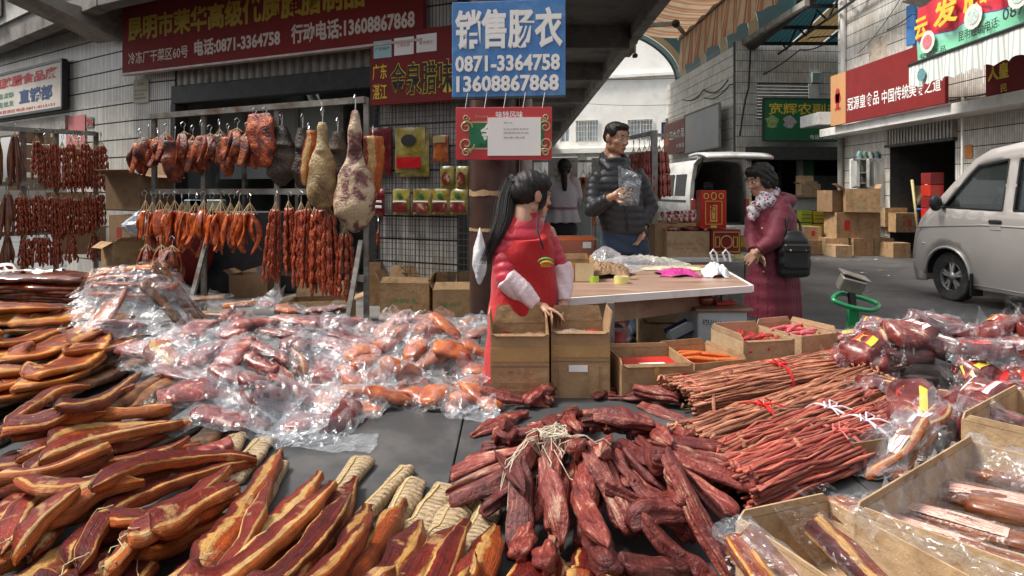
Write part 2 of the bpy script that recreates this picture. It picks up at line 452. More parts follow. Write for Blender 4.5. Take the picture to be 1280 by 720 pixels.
beam((-1.1,6.2),(-1.1,38),3.62,3.97,.2,'inner_beam')
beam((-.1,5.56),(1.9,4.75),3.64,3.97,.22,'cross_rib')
beam((-10.4,12.45),(-5.04,8.27),3.66,3.97,.2,'edge_beam');beam((-5.04,8.27),(-1.2,6.18),3.66,3.97,.2,'edge_beam');beam((-1.2,6.18),(1.85,4.62),3.66,3.97,.2,'edge_beam')
# fascia cladding above the edge at the left
W3=Wall((-10.5,12.45),(-5.04,8.20));W4=Wall((-5.04,8.18),(-1.2,6.08))
for W in (W3,W4):
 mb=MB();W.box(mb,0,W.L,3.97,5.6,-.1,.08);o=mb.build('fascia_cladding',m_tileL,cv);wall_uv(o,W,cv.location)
# sloping bracket under the canopy (px 60-160)
br=MB();a=W1.p(.55,0,0);b_=W1.p(-.05,0,0);
mb=MB();d0=W1.n*1.15
q=[W1.p(-.75,3.42,.02),W1.p(-.25,3.42,.02),W1.p(-.25,3.72,0)+d0,W1.p(-.75,3.72,0)+d0]
mb.add([*q,*[p+Vector((0,0,.3 if i<2 else .05)) for i,p in enumerate(q)]],[(0,3,2,1),(4,5,6,7),(0,1,5,4),(1,2,6,5),(2,3,7,6),(3,0,4,7)])
mb.build('bracket_beam',m_conc,cv)
# ---- far-left green fascia signs
def board(name,label,W,px0,px1,y0,y1,mat,off=.06,th=.04,frame=None,z=None,cat='sign',group=None,tt=None):
 if tt: t0,t1=tt
 else: t0,_=W.tz(px0);t1,_=W.tz(px1)
 if z is None: z0,z1=W.tz((px0+px1)/2,y1)[1],W.tz((px0+px1)/2,y0)[1]
 else: z0,z1=z
 r=thing(name,label,cat,W.p((t0+t1)/2,z0,off),group=group)
 mb=MB();W.box(mb,t0,t1,z0,z1,off,off+th,.004);mb.build('board',mat,r)
 if frame:
  for (a,b,c,d) in ((t0,t1,z1-.02,z1+.02),(t0,t1,z0-.02,z0+.02),(t0-.02,t0+.02,z0,z1),(t1-.02,t1+.02,z0,z1)):
   mb=MB();W.box(mb,a,b,c,d,off-.01,off+th+.012);mb.build('frame',frame,r)
 def put(s,u,v,h,mat,wd=None,bold=2,name='lettering'):
  """u, v: fraction of board for lower-left; h, wd: fractions"""
  return text(s,W.p(t0+(t1-t0)*u,z0+(z1-z0)*v,off+th),W.d,(0,0,1),(z1-z0)*h,mat,r,None if wd is None else (t1-t0)*wd,bold,name)
 def patch(nm,u0,u1,v0,v1,mat,o=.003):
  mb=MB();W.box(mb,t0+(t1-t0)*u0,t0+(t1-t0)*u1,z0+(z1-z0)*v0,z0+(z1-z0)*v1,off+th,off+th+o);return mb.build(nm,mat,r)
 return r,put,patch
r,put,patch=board('fascia_sign','green fascia sign with black brush characters in the top left corner',W3,15,95,0,0,m_green,.12,.05,m_white,z=(4.38,5.3))
put('腊',.42,.13,.6,m_blklet,.2);put('味',.72,.12,.6,m_blklet,.2)
r,put,patch=board('fascia_sign','darker green fascia sign with a brown picture patch at the far left edge',W3,-80,12,0,0,m_green,.12,.05,m_white,z=(4.1,5.1))
patch('picture_patch',.5,.93,.3,.95,M('brown_print',(.10,.05,.03),.6,.4,8))
# ---- left white sign
r,put,patch=board('shop_sign','white sign with red characters over the far left shop window',W2,-40,88,0,0,M('cream_board',(.55,.50,.44),.6,.1,2),.05,.06,m_darkmetal,z=(2.62,3.33))
put('飛龍腌腊食品廠',.26,.66,.24,m_redlet,.7);put('不含色素.不含淀粉',.16,.42,.13,m_greenlet,.42,1);put('系列产品.欢迎批发',.16,.22,.13,m_greenlet,.42,1)
put('直销部',.63,.23,.31,m_bluelet,.29);put('本厂厂址昆明市官渡区电话:0871-4315151',.16,.07,.075,m_redlet,.78,1)
# ---- small pink poster and paper notice
r,put,patch=board('wall_poster','faded pink and yellow poster beside the number 96 on the tiled wall',W2,84,108,0,0,M('pink_poster',(.5,.16,.16),.7,.1,3),.012,.006,z=(1.5,2.5))
patch('yellow_panel',.08,.92,.05,.52,M('poster_yellow',(.45,.38,.12),.7,.3,9));put('大吉',.15,.62,.16,m_dwlet,.7,1)
r,put,patch=board('house_number','small red house number 96 on the white tiles',W2,109,118,0,0,m_tileL,.01,.004,z=(2.3,2.45));put('96',.02,.1,.8,m_redlet,.96,1)
r,put,patch=board('paper_notice','yellowed paper notice under the left end of the red banner sign',W1,168,187,0,0,M('old_paper',(.48,.45,.36),.8,.1,4),.012,.004,z=(2.55,2.86))
put('公示',.3,.75,.12,m_blklet,.4,1);put('联系方式电话',.1,.5,.08,m_blklet,.8,0);put('营业时间',.1,.33,.08,m_blklet,.6,0);put('经营范围肉类',.1,.17,.08,m_blklet,.75,0)
# ---- big dark red sign
r,put,patch=board('banner_sign','long dark red banner sign with yellow characters and two phone numbers over the roller shutter',W1,168,540,0,0,m_redsign,.1,.07,None,z=(2.92,3.9))
ta,_=W1.tz(168);tb,_=W1.tz(540)
def fx(px): return (W1.tz(px)[0]-ta)/(tb-ta)
m_dyel=M('dull_yellow_letters',(.42,.29,.03),.6,.1)
put('昆明市荣华高级优质腌腊制品',fx(176),.41,.32,m_dyel,fx(468)-fx(176))
put('冷冻厂干菜区60号',fx(176),.11,.16,m_dwlet,fx(250)-fx(176),1)
put('电话:0871-3364758',fx(258),.11,.20,m_dwlet,fx(364)-fx(258),2)
put('行动电话:13608867868',fx(378),.11,.22,m_dwlet,fx(530)-fx(378),2)
mb=MB();W1.box(mb,ta,tb,2.9,2.925,.1,.19);mb.build('light_edge',M('sign_edge',(.55,.45,.42),.5),r)
# ---- second red sign near the pillar with three notices
r,put,patch=board('hanging_sign','red sign with black outlined gold characters hung on the wire grid behind the blue sign',W1,476,592,0,0,M('worn_red_sign',(.17,.008,.009),.7,.2,2),.14,.04,None,z=(2.28,3.02))
put('广东',.03,.36,.22,m_yellow,.16,1);put('湛江',.03,.08,.22,m_yellow,.16,1)
put('金泉腊味',.23,.10,.46,m_yellow,.66,2);o=put('金泉腊味',.235,.115,.44,m_blklet,.65,1)
o.location=o.location+W1.n*.004
patch('notice',.04,.24,.66,.9,m_cyanp);patch('notice',.27,.48,.67,.91,m_paper);patch('notice',.51,.72,.68,.92,m_paper)
put('广东特产',.06,.76,.05,m_blklet,.16,0);put('工商执照',.3,.78,.05,m_redlet,.14,0);put('税务登记',.54,.78,.05,m_redlet,.14,0)
# ================================================================ PILLAR AND ITS SIGNS
pl=thing('pillar','round dark brown pillar wrapped in old tape behind the young saleswoman','pillar',(-.15,5.75,.18))
t=NT('rusty_pillar');c=t.ramp(t.noise(2.5,6,.7),[(.3,(.025,.016,.014)),(.6,(.07,.032,.024)),(.75,(.03,.02,.018))]);t.col(c);t.set(Roughness=.35);m_pil=t.m
mb=MB();mb.lathe([(.215,0),(.215,3.6)],32,(-.15,5.75,.18));autosmooth(mb.build('shaft',m_pil,pl))
mb=MB();mb.lathe([(.26,0),(.26,.12),(.22,.14)],32,(-.15,5.75,.18));autosmooth(mb.build('base_ring',m_conc,pl))
def wrap(z,h,seed):
 mb=MB();rr=random.Random(seed)
 top=[z+h*(.6+.4*rr.random()) for _ in range(33)];bot=[z-h*.25*rr.random() for _ in range(33)]
 top[32]=top[0];bot[32]=bot[0]
 def fn(u,v):
  a=2*math.pi*u;i=int(round(u*32));return (-.15+.2195*math.cos(a),5.75+.2195*math.sin(a),bot[i]*(1-v)+top[i]*v)
 mb.grid(33,2,fn);return mb
wrap(1.36,.05,1).build('tape_band',M('brown_tape',(.38,.25,.13),.35,.2,12),pl);wrap(1.06,.03,2).build('tape_band',MT['brown_tape'],pl)
wrap(1.85,.1,3).build('tape_band',M('grey_tape',(.25,.23,.21),.5,.2,12),pl)
mb=MB();mb.tube([(.12,5.72,.18),(.12,5.72,3.7)],.055,12);autosmooth(mb.build('drain_pipe',M('pale_pipe',(.35,.33,.3),.5,.15,4),pl))
W5=Wall((-.52,5.42),(.42,5.30))
def z5(py,Y=5.36): return H-(py-HY)/F*Y
r,put,patch=board('sales_sign','blue sign with large white characters and two phone numbers on the pillar',W5,566,707,0,0,m_blue,0,.03,None,z=(z5(122),z5(2)))
put('销售肠衣',.03,.50,.41,m_wlet,.94,2);put('0871-3364758',.03,.265,.17,m_wlet,.92,2);put('13608867868',.04,.055,.17,m_wlet,.9,2)
mb=MB();W5.box(mb,W5.tz(566)[0],W5.tz(707)[0],z5(124),z5(121),-.003,.04);mb.build('bottom_rim',m_darkmetal,r)
W6=Wall((-.50,5.20),(.40,5.14))
r,put,patch=board('brand_banner','glossy red and green package banner partly covered by a white sheet below the blue sign',W6,570,690,0,0,M('red_print',(.48,.012,.02),.22,.1,3,coat=.5),0,.012,None,z=(z5(200,5.17),z5(134,5.17)))
gr=M('green_print',(.012,.16,.06),.3,.1);gold=M('gold_print',(.45,.36,.16),.35,.15)
patch('green_band',.14,.92,.22,.72,gr,.002);patch('gold_band',.14,.92,.70,.73,gold,.003);patch('gold_band',.14,.92,.20,.23,gold,.003)
put('金',.26,.34,.34,m_wlet,.14,2);put('HENANSHENG',.24,.235,.08,m_blklet,.2,0);put('味特风味',.42,.80,.12,m_wlet,.28,1);put('Zhanjiang',.2,.79,.06,gold,.14,0)
t0,_=W6.tz(570);t1,_=W6.tz(690);L6=t1-t0;z0_,z1_=z5(200,5.17),z5(134,5.17)
for cx_,sg in ((.11,1),(.93,-1)):
 for (dv,rad,tw) in ((.62,.05,1),(.30,.065,-1),(.14,.035,1),(.8,.03,-1)):
  pts=[]
  for k in range(22):
   a=k*.42*tw;rr_=rad*(1-k/26);pts.append(W6.p(t0+L6*cx_+sg*rr_*math.cos(a),z0_+(z1_-z0_)*dv+rr_*math.sin(a),.018))
  mb=MB();mb.tube(pts,.006,5);mb.build('scroll_ornament',gold,r)
patch('covering_sheet',.335,.885,.08,.80,m_paper,.012)
for (v,wd,s) in ((.68,.1,'转让'),(.56,.26,'本店长期批发各种'),(.49,.26,'腌腊制品欢迎'),(.40,.22,'联系电话')):
 o=put(s,.5,v,.035,m_steel,wd,0);o.location=o.location+W6.n*.012
mb=MB()
for k in range(5):
 u=t0+L6*(.1+.2*k);mb.tube([W6.p(u,z1_-.01,.01),W6.p(u+.02,z5(122)+.01,.02)],.003,5)
mb.build('hanging_cord',m_white,r)
# ================================================================ FAR WHITE BUILDING AT THE END OF THE STREET
WF=Wall((-3,37.5),(14,31.5))
fb=thing('apartment_building','bleached cream building with barred windows closing the far end of the street','building',(5,34,0))
wins=[]
for (a,b,y0,y1) in ((720,748,150,178),(785,816,149,176),(827,840,152,175),(700,712,152,178),(670,690,152,178)):
 t0,z0=WF.tz(a,y1);t1,z1=WF.tz(b,y0);wins.append((t0,t1,z0,z1))
low=[(WF.tz(a)[0],WF.tz(b)[0],.02,WF.tz(a,196)[1]) for a,b in ((676,722),(732,790),(798,850))]
mb=MB()
for r_ in cut(0,17,0,11,wins+low): WF.box(mb,*r_,-.3,0)
mb.build('wall',m_cream,fb)
mb=MB();WF.box(mb,0,17,3.35,3.6,.002,.35);mb.build('ledge',m_cream,fb)
mb=MB();WF.box(mb,0,17,7.2,7.35,.002,.2);mb.build('ledge',m_cream,fb)
for i,(a,b,c,d) in enumerate(wins):
 mb=MB();WF.box(mb,a,b,c,d,-.2,-.17);o=mb.build('window',m_glass if i != 2 else m_darkmetal,fb)
 mb=MB()
 for (e,f,g_,h_) in ((a,b,d-.06,d),(a,b,c,c+.06),(a,a+.06,c,d),(b-.06,b,c,d),((a+b)/2-.03,(a+b)/2+.03,c,d)): WF.box(mb,e,f,g_,h_,-.17,-.08)
 q=mb.build('window_frame',m_white,fb)
 if i in (0,1):
  mb=MB();n=9
  for k in range(n): u=a+(b-a)*k/(n-1);WF.box(mb,u-.012,u+.012,c,d,.05,.075)
  for k in range(5): u=c+(d-c)*k/4;WF.box(mb,a,b,u-.01,u+.01,.045,.07)
  mb.build('window_bars',m_white,fb)
for (a,b,c,d) in low:
 mb=MB();WF.box(mb,a,b,c,d,-1.5,-1.4);mb.build('shop_recess',m_conc,fb)
 mb=MB();WF.box(mb,a-.05,b+.05,d,d+.25,.003,.12);mb.build('shop_lintel',m_white,fb)
# ================================================================ MIDDLE BUILDING (corner clad in pale courses)
WM=Wall((6.95,30),(7.25,21));WN=Wall((7.25,21),(14.5,21.6))
mbd=thing('corner_building','grey tiled corner building behind the white van with a wide blank sign','building',(8,24,0))
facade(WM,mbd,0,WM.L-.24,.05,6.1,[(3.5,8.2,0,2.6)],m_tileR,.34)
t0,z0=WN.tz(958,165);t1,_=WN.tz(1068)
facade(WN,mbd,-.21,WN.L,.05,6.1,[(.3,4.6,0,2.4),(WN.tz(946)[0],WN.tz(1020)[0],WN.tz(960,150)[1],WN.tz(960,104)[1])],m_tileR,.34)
zb,zt=WN.tz(960,150)[1],WN.tz(960,104)[1];z=zb;a,b=WN.tz(946)[0],WN.tz(1020)[0]
while z<zt:
 mb=MB();WN.box(mb,a,b,z,z+.085,-.12,-.05,.012);mb.build('shutter_slat',m_shutter,mbd);z+=.1
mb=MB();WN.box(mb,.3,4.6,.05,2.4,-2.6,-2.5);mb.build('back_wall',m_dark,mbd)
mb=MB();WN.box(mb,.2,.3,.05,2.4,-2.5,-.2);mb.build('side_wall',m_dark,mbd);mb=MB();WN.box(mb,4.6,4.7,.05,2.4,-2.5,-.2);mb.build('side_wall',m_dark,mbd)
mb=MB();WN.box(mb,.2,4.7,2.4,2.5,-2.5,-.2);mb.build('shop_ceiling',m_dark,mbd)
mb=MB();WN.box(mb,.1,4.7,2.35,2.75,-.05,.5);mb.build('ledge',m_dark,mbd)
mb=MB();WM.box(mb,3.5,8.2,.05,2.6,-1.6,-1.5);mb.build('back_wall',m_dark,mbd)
# neighbour with dim shop interior details
mb=MB();WN.box(mb,2.6,4.4,.1,1.9,-1.4,-1.35);mb.build('grey_door',M('grey_panel',(.12,.13,.14),.6),mbd)
mb=MB();WN.box(mb,WN.tz(1009)[0],WN.tz(1023)[0],WN.tz(1010,224)[1],WN.tz(1010,196)[1],-.3,-.27);mb.build('door_sign',M('dim_green',(.01,.08,.03),.6),mbd)
mb=MB();WN.box(mb,WN.tz(1001)[0],WN.tz(1008)[0],.1,WN.tz(1010,194)[1],-.3,-.2);mb.build('door_post',m_conc,mbd)
mb=MB();p0=WM.p(WM.L-.05,0,.12)
mb.tube([WM.p(WM.L-.4,.1,.08),WM.p(WM.L-.4,5.2,.08),WM.p(WM.L-.4,5.35,.0)],.05,8);autosmooth(mb.build('drain_pipe',m_conc,mbd))
mb=MB();mb.tube([WM.p(.35,.1,.08),WM.p(.35,4.6,.08)],.05,8);autosmooth(mb.build('drain_pipe',m_conc,mbd))
# green shop sign
r,put,patch=board('shop_sign','dark green grocery sign with yellow characters and round pictures over the black shop entrance',WN,944,1056,0,0,m_green,.52,.08,m_darkmetal,z=(WN.tz(1000,178)[1],WN.tz(1000,127)[1]))
put('宽辉农副产品',.05,.62,.28,m_yellow,.93,1);put('电话:13888427147 8871',.5,.04,.11,m_wlet,.5,1)
for i,cc in enumerate(((.25,.35,.12),(.4,.36,.34),(.3,.34,.28),(.10,.05,.05),(.2,.06,.05))):
 mm=M('food_print_%d' % i,cc,.7,.5,14);mb=MB();c_=WN.p(WN.tz(954+i*21)[0],0,.605);zz=WN.tz(1000,155)[1]
 mb.add([(c_.x,c_.y,zz)]+[tuple(c_+WN.d*(.23*(.85+.25*math.sin(k*2.3+i))*math.cos(k*.45))+Vector((0,0,zz+.2*math.sin(k*.45)))) for k in range(14)],[(0,k+1,(k+1) % 14+1) for k in range(14)])
 mb.build('food_picture',mm,r)
# brown ribbed sign and blank grey sign on the left face
def WMz(px,py): return WM.tz(px,py)
r,put,patch=board('shop_sign','brown ribbed sign with white characters and a round orange emblem beside the blank board',WM,840,868,0,0,M('brown_sign',(.20,.06,.045),.6,.15,3),.3,.06,None,z=(WMz(854,192)[1],WMz(854,152)[1]))
put('正大食品',.28,.45,.28,m_wlet,.68,1);put('大食品',.6,.15,.14,m_wlet,.35,0)
ta,_=WM.tz(840);tb,_=WM.tz(868);tm=ta+(tb-ta)*.15;zc=WMz(854,172)[1]
mb=MB();mb.add([tuple(WM.p(tm,zc,.365))]+[tuple(WM.p(tm+.32*math.cos(k*.52),zc+.32*math.sin(k*.52),.365)) for k in range(12)],[(0,k+1,(k+1) % 12+1) for k in range(12)]);mb.build('emblem',M('orange_print',(.55,.12,.04),.6),r)
for k in range(9):
 zz=WMz(854,192)[1]+k*.19;mb=MB();WM.box(mb,ta,tb,zz,zz+.02,.36,.372);mb.build('rib',MT['brown_sign'],r)
r,put,patch=board('blank_sign','large blank grey sign board with a pale frame beside the brown sign',WM,867,912,0,0,M('blank_grey',(.33,.34,.36),.5,.1,1.2,dirt=(.42,.36,.30),dscale=1),.3,.06,m_conc,z=(WMz(890,188)[1],WMz(890,137)[1]))
# small dark vertical sign
r,put,patch=board('wall_sign','small navy sign hanging at the end of the street',WF,829,839,0,0,m_bluelet,.5,.1,m_darkmetal,z=(WF.tz(835,174)[1],WF.tz(835,155)[1]))
# light blue meter box and fire box on frontal face
mb=MB();WN.box(mb,WN.tz(1013)[0],WN.tz(1024)[0],WN.tz(1018,104)[1],WN.tz(1018,91)[1],.005,.12,.01);mb.build('meter_box',M('pale_teal',(.32,.42,.40),.5),None,label='pale teal meter box high on the dim tiled wall',cat='box')
mb=MB();WN.box(mb,WN.tz(1010)[0],WN.tz(1023)[0],WN.tz(1018,130)[1],WN.tz(1018,105)[1],.005,.03,.01);mb.build('shutter_panel',m_white,mbd)
# ================================================================ RIGHT BUILDING
WR=Wall((8.5,17.4),(8.5,6.0));WR2=Wall((14,17.6),(8.5,17.4))
rb=thing('shop_building','sunlit building on the right in pale courses with a dark open shop','building',(9.5,13,0))
def R_(px,py): return WR.tz(px,py)
oa,_=R_(1112,0);ob,_=R_(1194,0)
facade(WR,rb,0,WR.L,.05,7.2,[(oa,ob,0,2.65)],m_tileR,.31)
WL=Wall((13,17.45),(8.5,17.45))
mb=MB();mb.bx(8.52,13,17.2,17.42,0,7.2);mb.build('side_wall',m_conc,rb)
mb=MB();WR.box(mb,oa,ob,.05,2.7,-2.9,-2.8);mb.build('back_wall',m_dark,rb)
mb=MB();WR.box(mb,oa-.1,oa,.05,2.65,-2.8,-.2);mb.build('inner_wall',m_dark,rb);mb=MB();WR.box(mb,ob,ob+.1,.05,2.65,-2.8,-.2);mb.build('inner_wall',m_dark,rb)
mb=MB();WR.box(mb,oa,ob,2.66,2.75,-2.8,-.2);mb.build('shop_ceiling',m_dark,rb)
# rolled shutter housing: upright ribs
zz0,zz1=2.42,2.88;mb=MB();WR.box(mb,oa-.05,ob+.05,zz0,zz1,.0,.05);mb.build('shutter_housing',m_shutter,rb)
tt=oa
while tt<ob: mb=MB();WR.box(mb,tt,tt+.05,zz0,zz1,.05,.075);mb.build('shutter_rib',m_shutter,rb);tt+=.11
mb=MB();WR.box(mb,oa-.06,ob+.06,2.36,2.42,-.1,.09);mb.build('shutter_rail',m_darkmetal,rb)
# ledge under the sign
tl,_=WR.tz(1072)
mb=MB();mb.bx(7.9,8.498,6.0,17.15,2.76,2.96,b=.01);mb.build('ledge',m_white,rb)
mb=MB();mb.bx(7.9,8.497,17.16,18.3,3.1,3.42,b=.01);mb.build('ledge_end',m_white,rb)
mb=MB();mb.tube([(8.44,17.0,4.0),(8.44,17.0,7.2)],.07,10);autosmooth(mb.build('drain_pipe',m_white,rb))
mb=MB();mb.tube([(8.42,17.1,.05),(8.42,17.1,2.74)],.07,10);autosmooth(mb.build('drain_pipe',m_conc,rb))
# patch of missing tiles
mpat=M('bare_plaster',(.50,.44,.36),.9,.2,3,dirt=(.28,.16,.1),dscale=4)
mb=MB();q=[WR.p(R_(px,py)[0],R_(px,py)[1],.006) for px,py in ((1084,52),(1092,48),(1109,43),(1109,70),(1104,76),(1087,81))];mb.poly(q);mb.build('plaster_patch',mpat,rb)
WS=Wall((7.86,17.1),(7.86,6));
def S_(px): return WS.tz(px)[0]
r,put,patch=board('brand_sign','long maroon food sign with white characters and an orange end panel above the open shop',WS,1042,1186,0,0,m_maroon,0,.07,None,z=(2.97,4.18))
patch('orange_panel',0,.17,.0,1,M('tan_panel',(.55,.28,.12),.5,.08,2))
put('冠源皇食品',.19,.22,.25,m_wlet,.31,1);put('中国传统美食之道',.525,.20,.24,m_wlet,.45,1)
o=put('冠源皇',.05,.28,.06,m_redlet,.07,1);o.location=o.location+WS.n*.006
ta,tb=S_(1042),S_(1186);L_=tb-ta
pts=[]
for (du,dv,rr_) in ((0,.60,.11),(-.06,.52,.09),(.06,.52,.09),(0,.50,.09)):
 mb=MB();c_=WS.p(ta+L_*.083+du,2.97+1.21*dv,.08);mb.add([tuple(c_)]+[tuple(c_+WS.d*rr_*math.cos(k*.6283)+Vector((0,0,rr_*1.4*math.sin(k*.6283)))) for k in range(10)],[(0,k+1,(k+1) % 10+1) for k in range(10)]);mb.build('emblem_petal',m_redlet,r)
mb=MB();c_=WS.p(ta+L_*.083,2.97+1.21*.36,.078);mb.box(c_,(.02,.13,.1));mb.build('emblem_base',m_redlet,r)
# banner in red, orange and green, draped in front of an awning
WB=Wall((7.15,11.35),(6.9,8.0))
def B_(px,py=0): return WB.tz(px,py)
bn=thing('fabric_banner','sagging red and mint green cloth banner with big outlined yellow characters at the top right','banner',WB.p(1,3.5))
t=NT('banner_cloth');uv=t.n('ShaderNodeUVMap').outputs[0];sx=t.n('ShaderNodeSeparateXYZ');t.l(uv,sx.inputs[0])
v=t.math('ADD',sx.outputs[1],t.math('MULTIPLY',t.math('SUBTRACT',t.noise(3),.5),.05))
c=t.ramp(v,[(0,(.20,.55,.35)),(.30,(.25,.58,.45)),(.40,(.1,.06,.25)),(.42,(.55,.03,.05)),(1,(.5,.02,.04))],'CONSTANT')
t.col(c);t.set(Roughness=.45);t.bump(t.noise(9,4),.3,.01);m_ban=t.m
tB0,_=B_(1148);tB1=B_(1300)[0]
def bwave(u): return .05*math.sin(u*9)+.03*math.sin(u*23)
zb0=lambda u: 3.60+.03*math.sin(u*14)
def bfn(u,v):
 p=WB.p(tB0+(tB1-tB0)*u,zb0(u)*(1-v)+4.62*v,.07*(1-v)*math.sin(u*13)+.03*math.sin(u*31+v*3));return tuple(p)
mb=MB();mb.grid(40,8,bfn);o=mb.build('cloth',m_ban,bn,smooth=True)
def griduv(o,nu,nv):
 me=o.data;l=me.uv_layers.new(name='UVMap');li=np.zeros(len(me.loops),int);me.loops.foreach_get('vertex_index',li)
 d=np.zeros(len(li)*2);d[0::2]=(li//nv)/(nu-1);d[1::2]=(li % nv)/(nv-1);l.data.foreach_set('uv',d)
griduv(o,40,8)
def btext(s,px,z,h,wpx,mat,bold=2,off=.09,parent=bn):
 a=B_(px)[0];b=B_(px+wpx)[0];return text(s,WB.p(a,z,off),WB.d,(0,0,1),h,mat,parent,b-a,bold)
btext('云',1150,4.02,.36,16,m_yellow);btext('发',1174,4.08,.42,30,m_yellow);btext('腌',1212,4.12,.42,30,m_yellow);btext('腊',1250,4.16,.42,32,m_yellow)
btext('专营产品',1156,3.63,.13,34,m_blklet,1);btext('昆明经销电话:',1206,3.72,.16,52,m_blklet,1);btext('0871',1262,3.78,.17,34,m_blklet,1)
for px,z,cc in ((1167,3.92,(.6,.18,.2)),(1225,4.02,(.5,.6,.55)),(1283,4.06,(.5,.6,.55))):
 a=B_(px)[0]
 for rad,off,cl,nm in ((.19,.082,(.70,.66,.6),'medallion'),(.12,.088,cc,'medallion_picture')):
  mb=MB();mb.add([tuple(WB.p(a,z,off+.02))]+[tuple(WB.p(a+rad*math.cos(k*.5236)*1.2,z+rad*math.sin(k*.5236),off+.02)) for k in range(12)],[(0,k+1,(k+1) % 12+1) for k in range(12)])
  mb.build(nm,M('print_%.2f' % (sum(cl)),cl,.6,.35 if rad<.15 else .05,20),bn)
# small white and grey striped awning valance below
aw=thing('white_awning','white and grey striped scalloped awning valance with a round emblem under the cloth banner','awning',WB.p(1,3.1))
t=NT('awning_white');uv=t.n('ShaderNodeUVMap').outputs[0];sx=t.n('ShaderNodeSeparateXYZ');t.l(uv,sx.inputs[0])
fr=t.math('FRACT',t.math('MULTIPLY',sx.outputs[0],26));c=t.ramp(fr,[(0,(.74,.74,.70)),(.62,(.74,.74,.70)),(.66,(.45,.50,.46)),(.96,(.45,.5,.46))],'CONSTANT')
t.col(c);t.set(Roughness=.7);m_aww=t.m
tv0,_=B_(1148);tv1=B_(1300)[0]
def vfn(u,v):
 zt=3.60-.0*u;zb=3.17+.25*u*0+.05*abs(math.sin(u*math.pi*9));return tuple(WB.p(tv0+(tv1-tv0)*u,zb*(1-v)+zt*v,.16+.03*math.sin(u*36)*(1-v)))
mb=MB();mb.grid(91,5,vfn);o=mb.build('valance',m_aww,aw,smooth=True);griduv(o,91,5)
mb=MB();mb.grid(30,3,lambda u,v: tuple(WB.p(tv0+(tv1-tv0)*u,3.6+.45*v,.16-1.3*v)));o=mb.build('top_cloth',m_aww,aw,smooth=True);griduv(o,30,3)
mb=MB();mb.tube([WB.p(tv0,3.61,.16),WB.p(tv1,3.61,.16)],.03,8);mb.build('front_bar',m_darkmetal,aw)
mb=MB();mb.tube([WB.p(tv0+.1,3.61,.1),WB.p(tv0+.1,3.8,-1.5)],.02,6);mb.build('arm',m_darkmetal,aw)
a=B_(1168)[0];mb=MB();mb.add([tuple(WB.p(a,3.36,.215))]+[tuple(WB.p(a+.13*math.cos(k*.5236),3.36+.11*math.sin(k*.5236),.215)) for k in range(12)],[(0,k+1,(k+1) % 12+1) for k in range(12)]);mb.build('emblem',M('teal_emblem',(.12,.28,.30),.6,.4,30),aw)
# second sign pieces on the right building
r,put,patch=board('shop_sign','dark red sign with yellow characters cut off at the right edge under the white valance',WR,1258,1330,0,0,m_redsign,.3,.06,None,z=(2.95,3.62))
put('人皇',.05,.45,.4,m_yellow,.4,2);put('民',.3,.12,.2,m_yellow,.12,1)
r,put,patch=board('blue_plate','blue plate on the wall beside the cloth banner',WR,1141,1152,0,0,m_blue,.1,.04,None,z=(4.45,5.3))
# floodlight hood at top
mb=MB();q=R_(1140,10);mb.box((8.1,834*8.1/525,5.0),(.9,.5,.04),rot=(0,R(15),0));mb.build('canopy_flap',m_steel,None,label='small grey metal flap jutting from the wall above the cloth banner',cat='panel')
# vertical thin white pole by the shop door
mb=MB();p=G(1202,330);mb.tube([(8.2,12.15,0),(8.2,12.15,3.1)],.022,8);autosmooth(mb.build('pole',m_white,None,label='thin white pole standing beside the dark open shop',cat='pole'))
# notices on right wall
r,put,patch=board('wall_notice','small orange notice on the wall behind the silver van',WR,1207,1216,0,0,M('orange_paper',(.6,.22,.05),.7),.01,.006,None,z=(2.0,2.25))
# cables across the facades
m_cable=M('black_cable',(.02,.02,.02),.6)
def cable(pts,sag,label,r_=.012,n=14):
 mb=MB();P3=[]
 for i in range(len(pts)-1):
  a,b=Vector(pts[i]),Vector(pts[i+1])
  for k in range(n+(i==len(pts)-2)):
   u=k/n;p=a.lerp(b,u);p.z -= sag*4*u*(1-u);P3.append(p)
 mb.tube(P3,r_,5);return mb.build('cable',m_cable,None,label=label,cat='cable')
cable([P(1078,40,17),P(1140,18,13.6),P(1200,-20,12)],.15,'black cable sagging from the white drain pipe to the upper right')
cable([WR.p(R_(1075,0)[0],4.75,.05),WR.p(R_(1130,0)[0],5.6,.05)],.1,'thin cable pinned on the pale wall above the maroon sign',.008)
cable([WR.p(R_(1186,0)[0],3.2,.03),WR.p(R_(1275,0)[0],3.12,.03)],.04,'cable running along the wall right of the maroon sign',.015)
cable([P(940,40,20.8),P(936,110,20.7),P(925,170,20.7)],-.2,'thick cable hanging down the edge of the tiled corner building',.03)
cable([P(850,122,28),P(880,112,24.5),P(910,100,21.8)],.25,'cable draped across the pale side of the corner building',.025)
cable([P(880,122,24.5),P(912,106,21.6),P(1000,62,20.5),P(1055,34,18)],.2,'cable slanting up across the dim facade to the teal roof',.02)
cable([P(700,96,30),P(855,97,28)],.1,'thin wire strung across the bright end of the street',.012)
cable([P(715,128,32),P(858,130,29)],.1,'lower thin wire strung across the bright end of the street',.012)
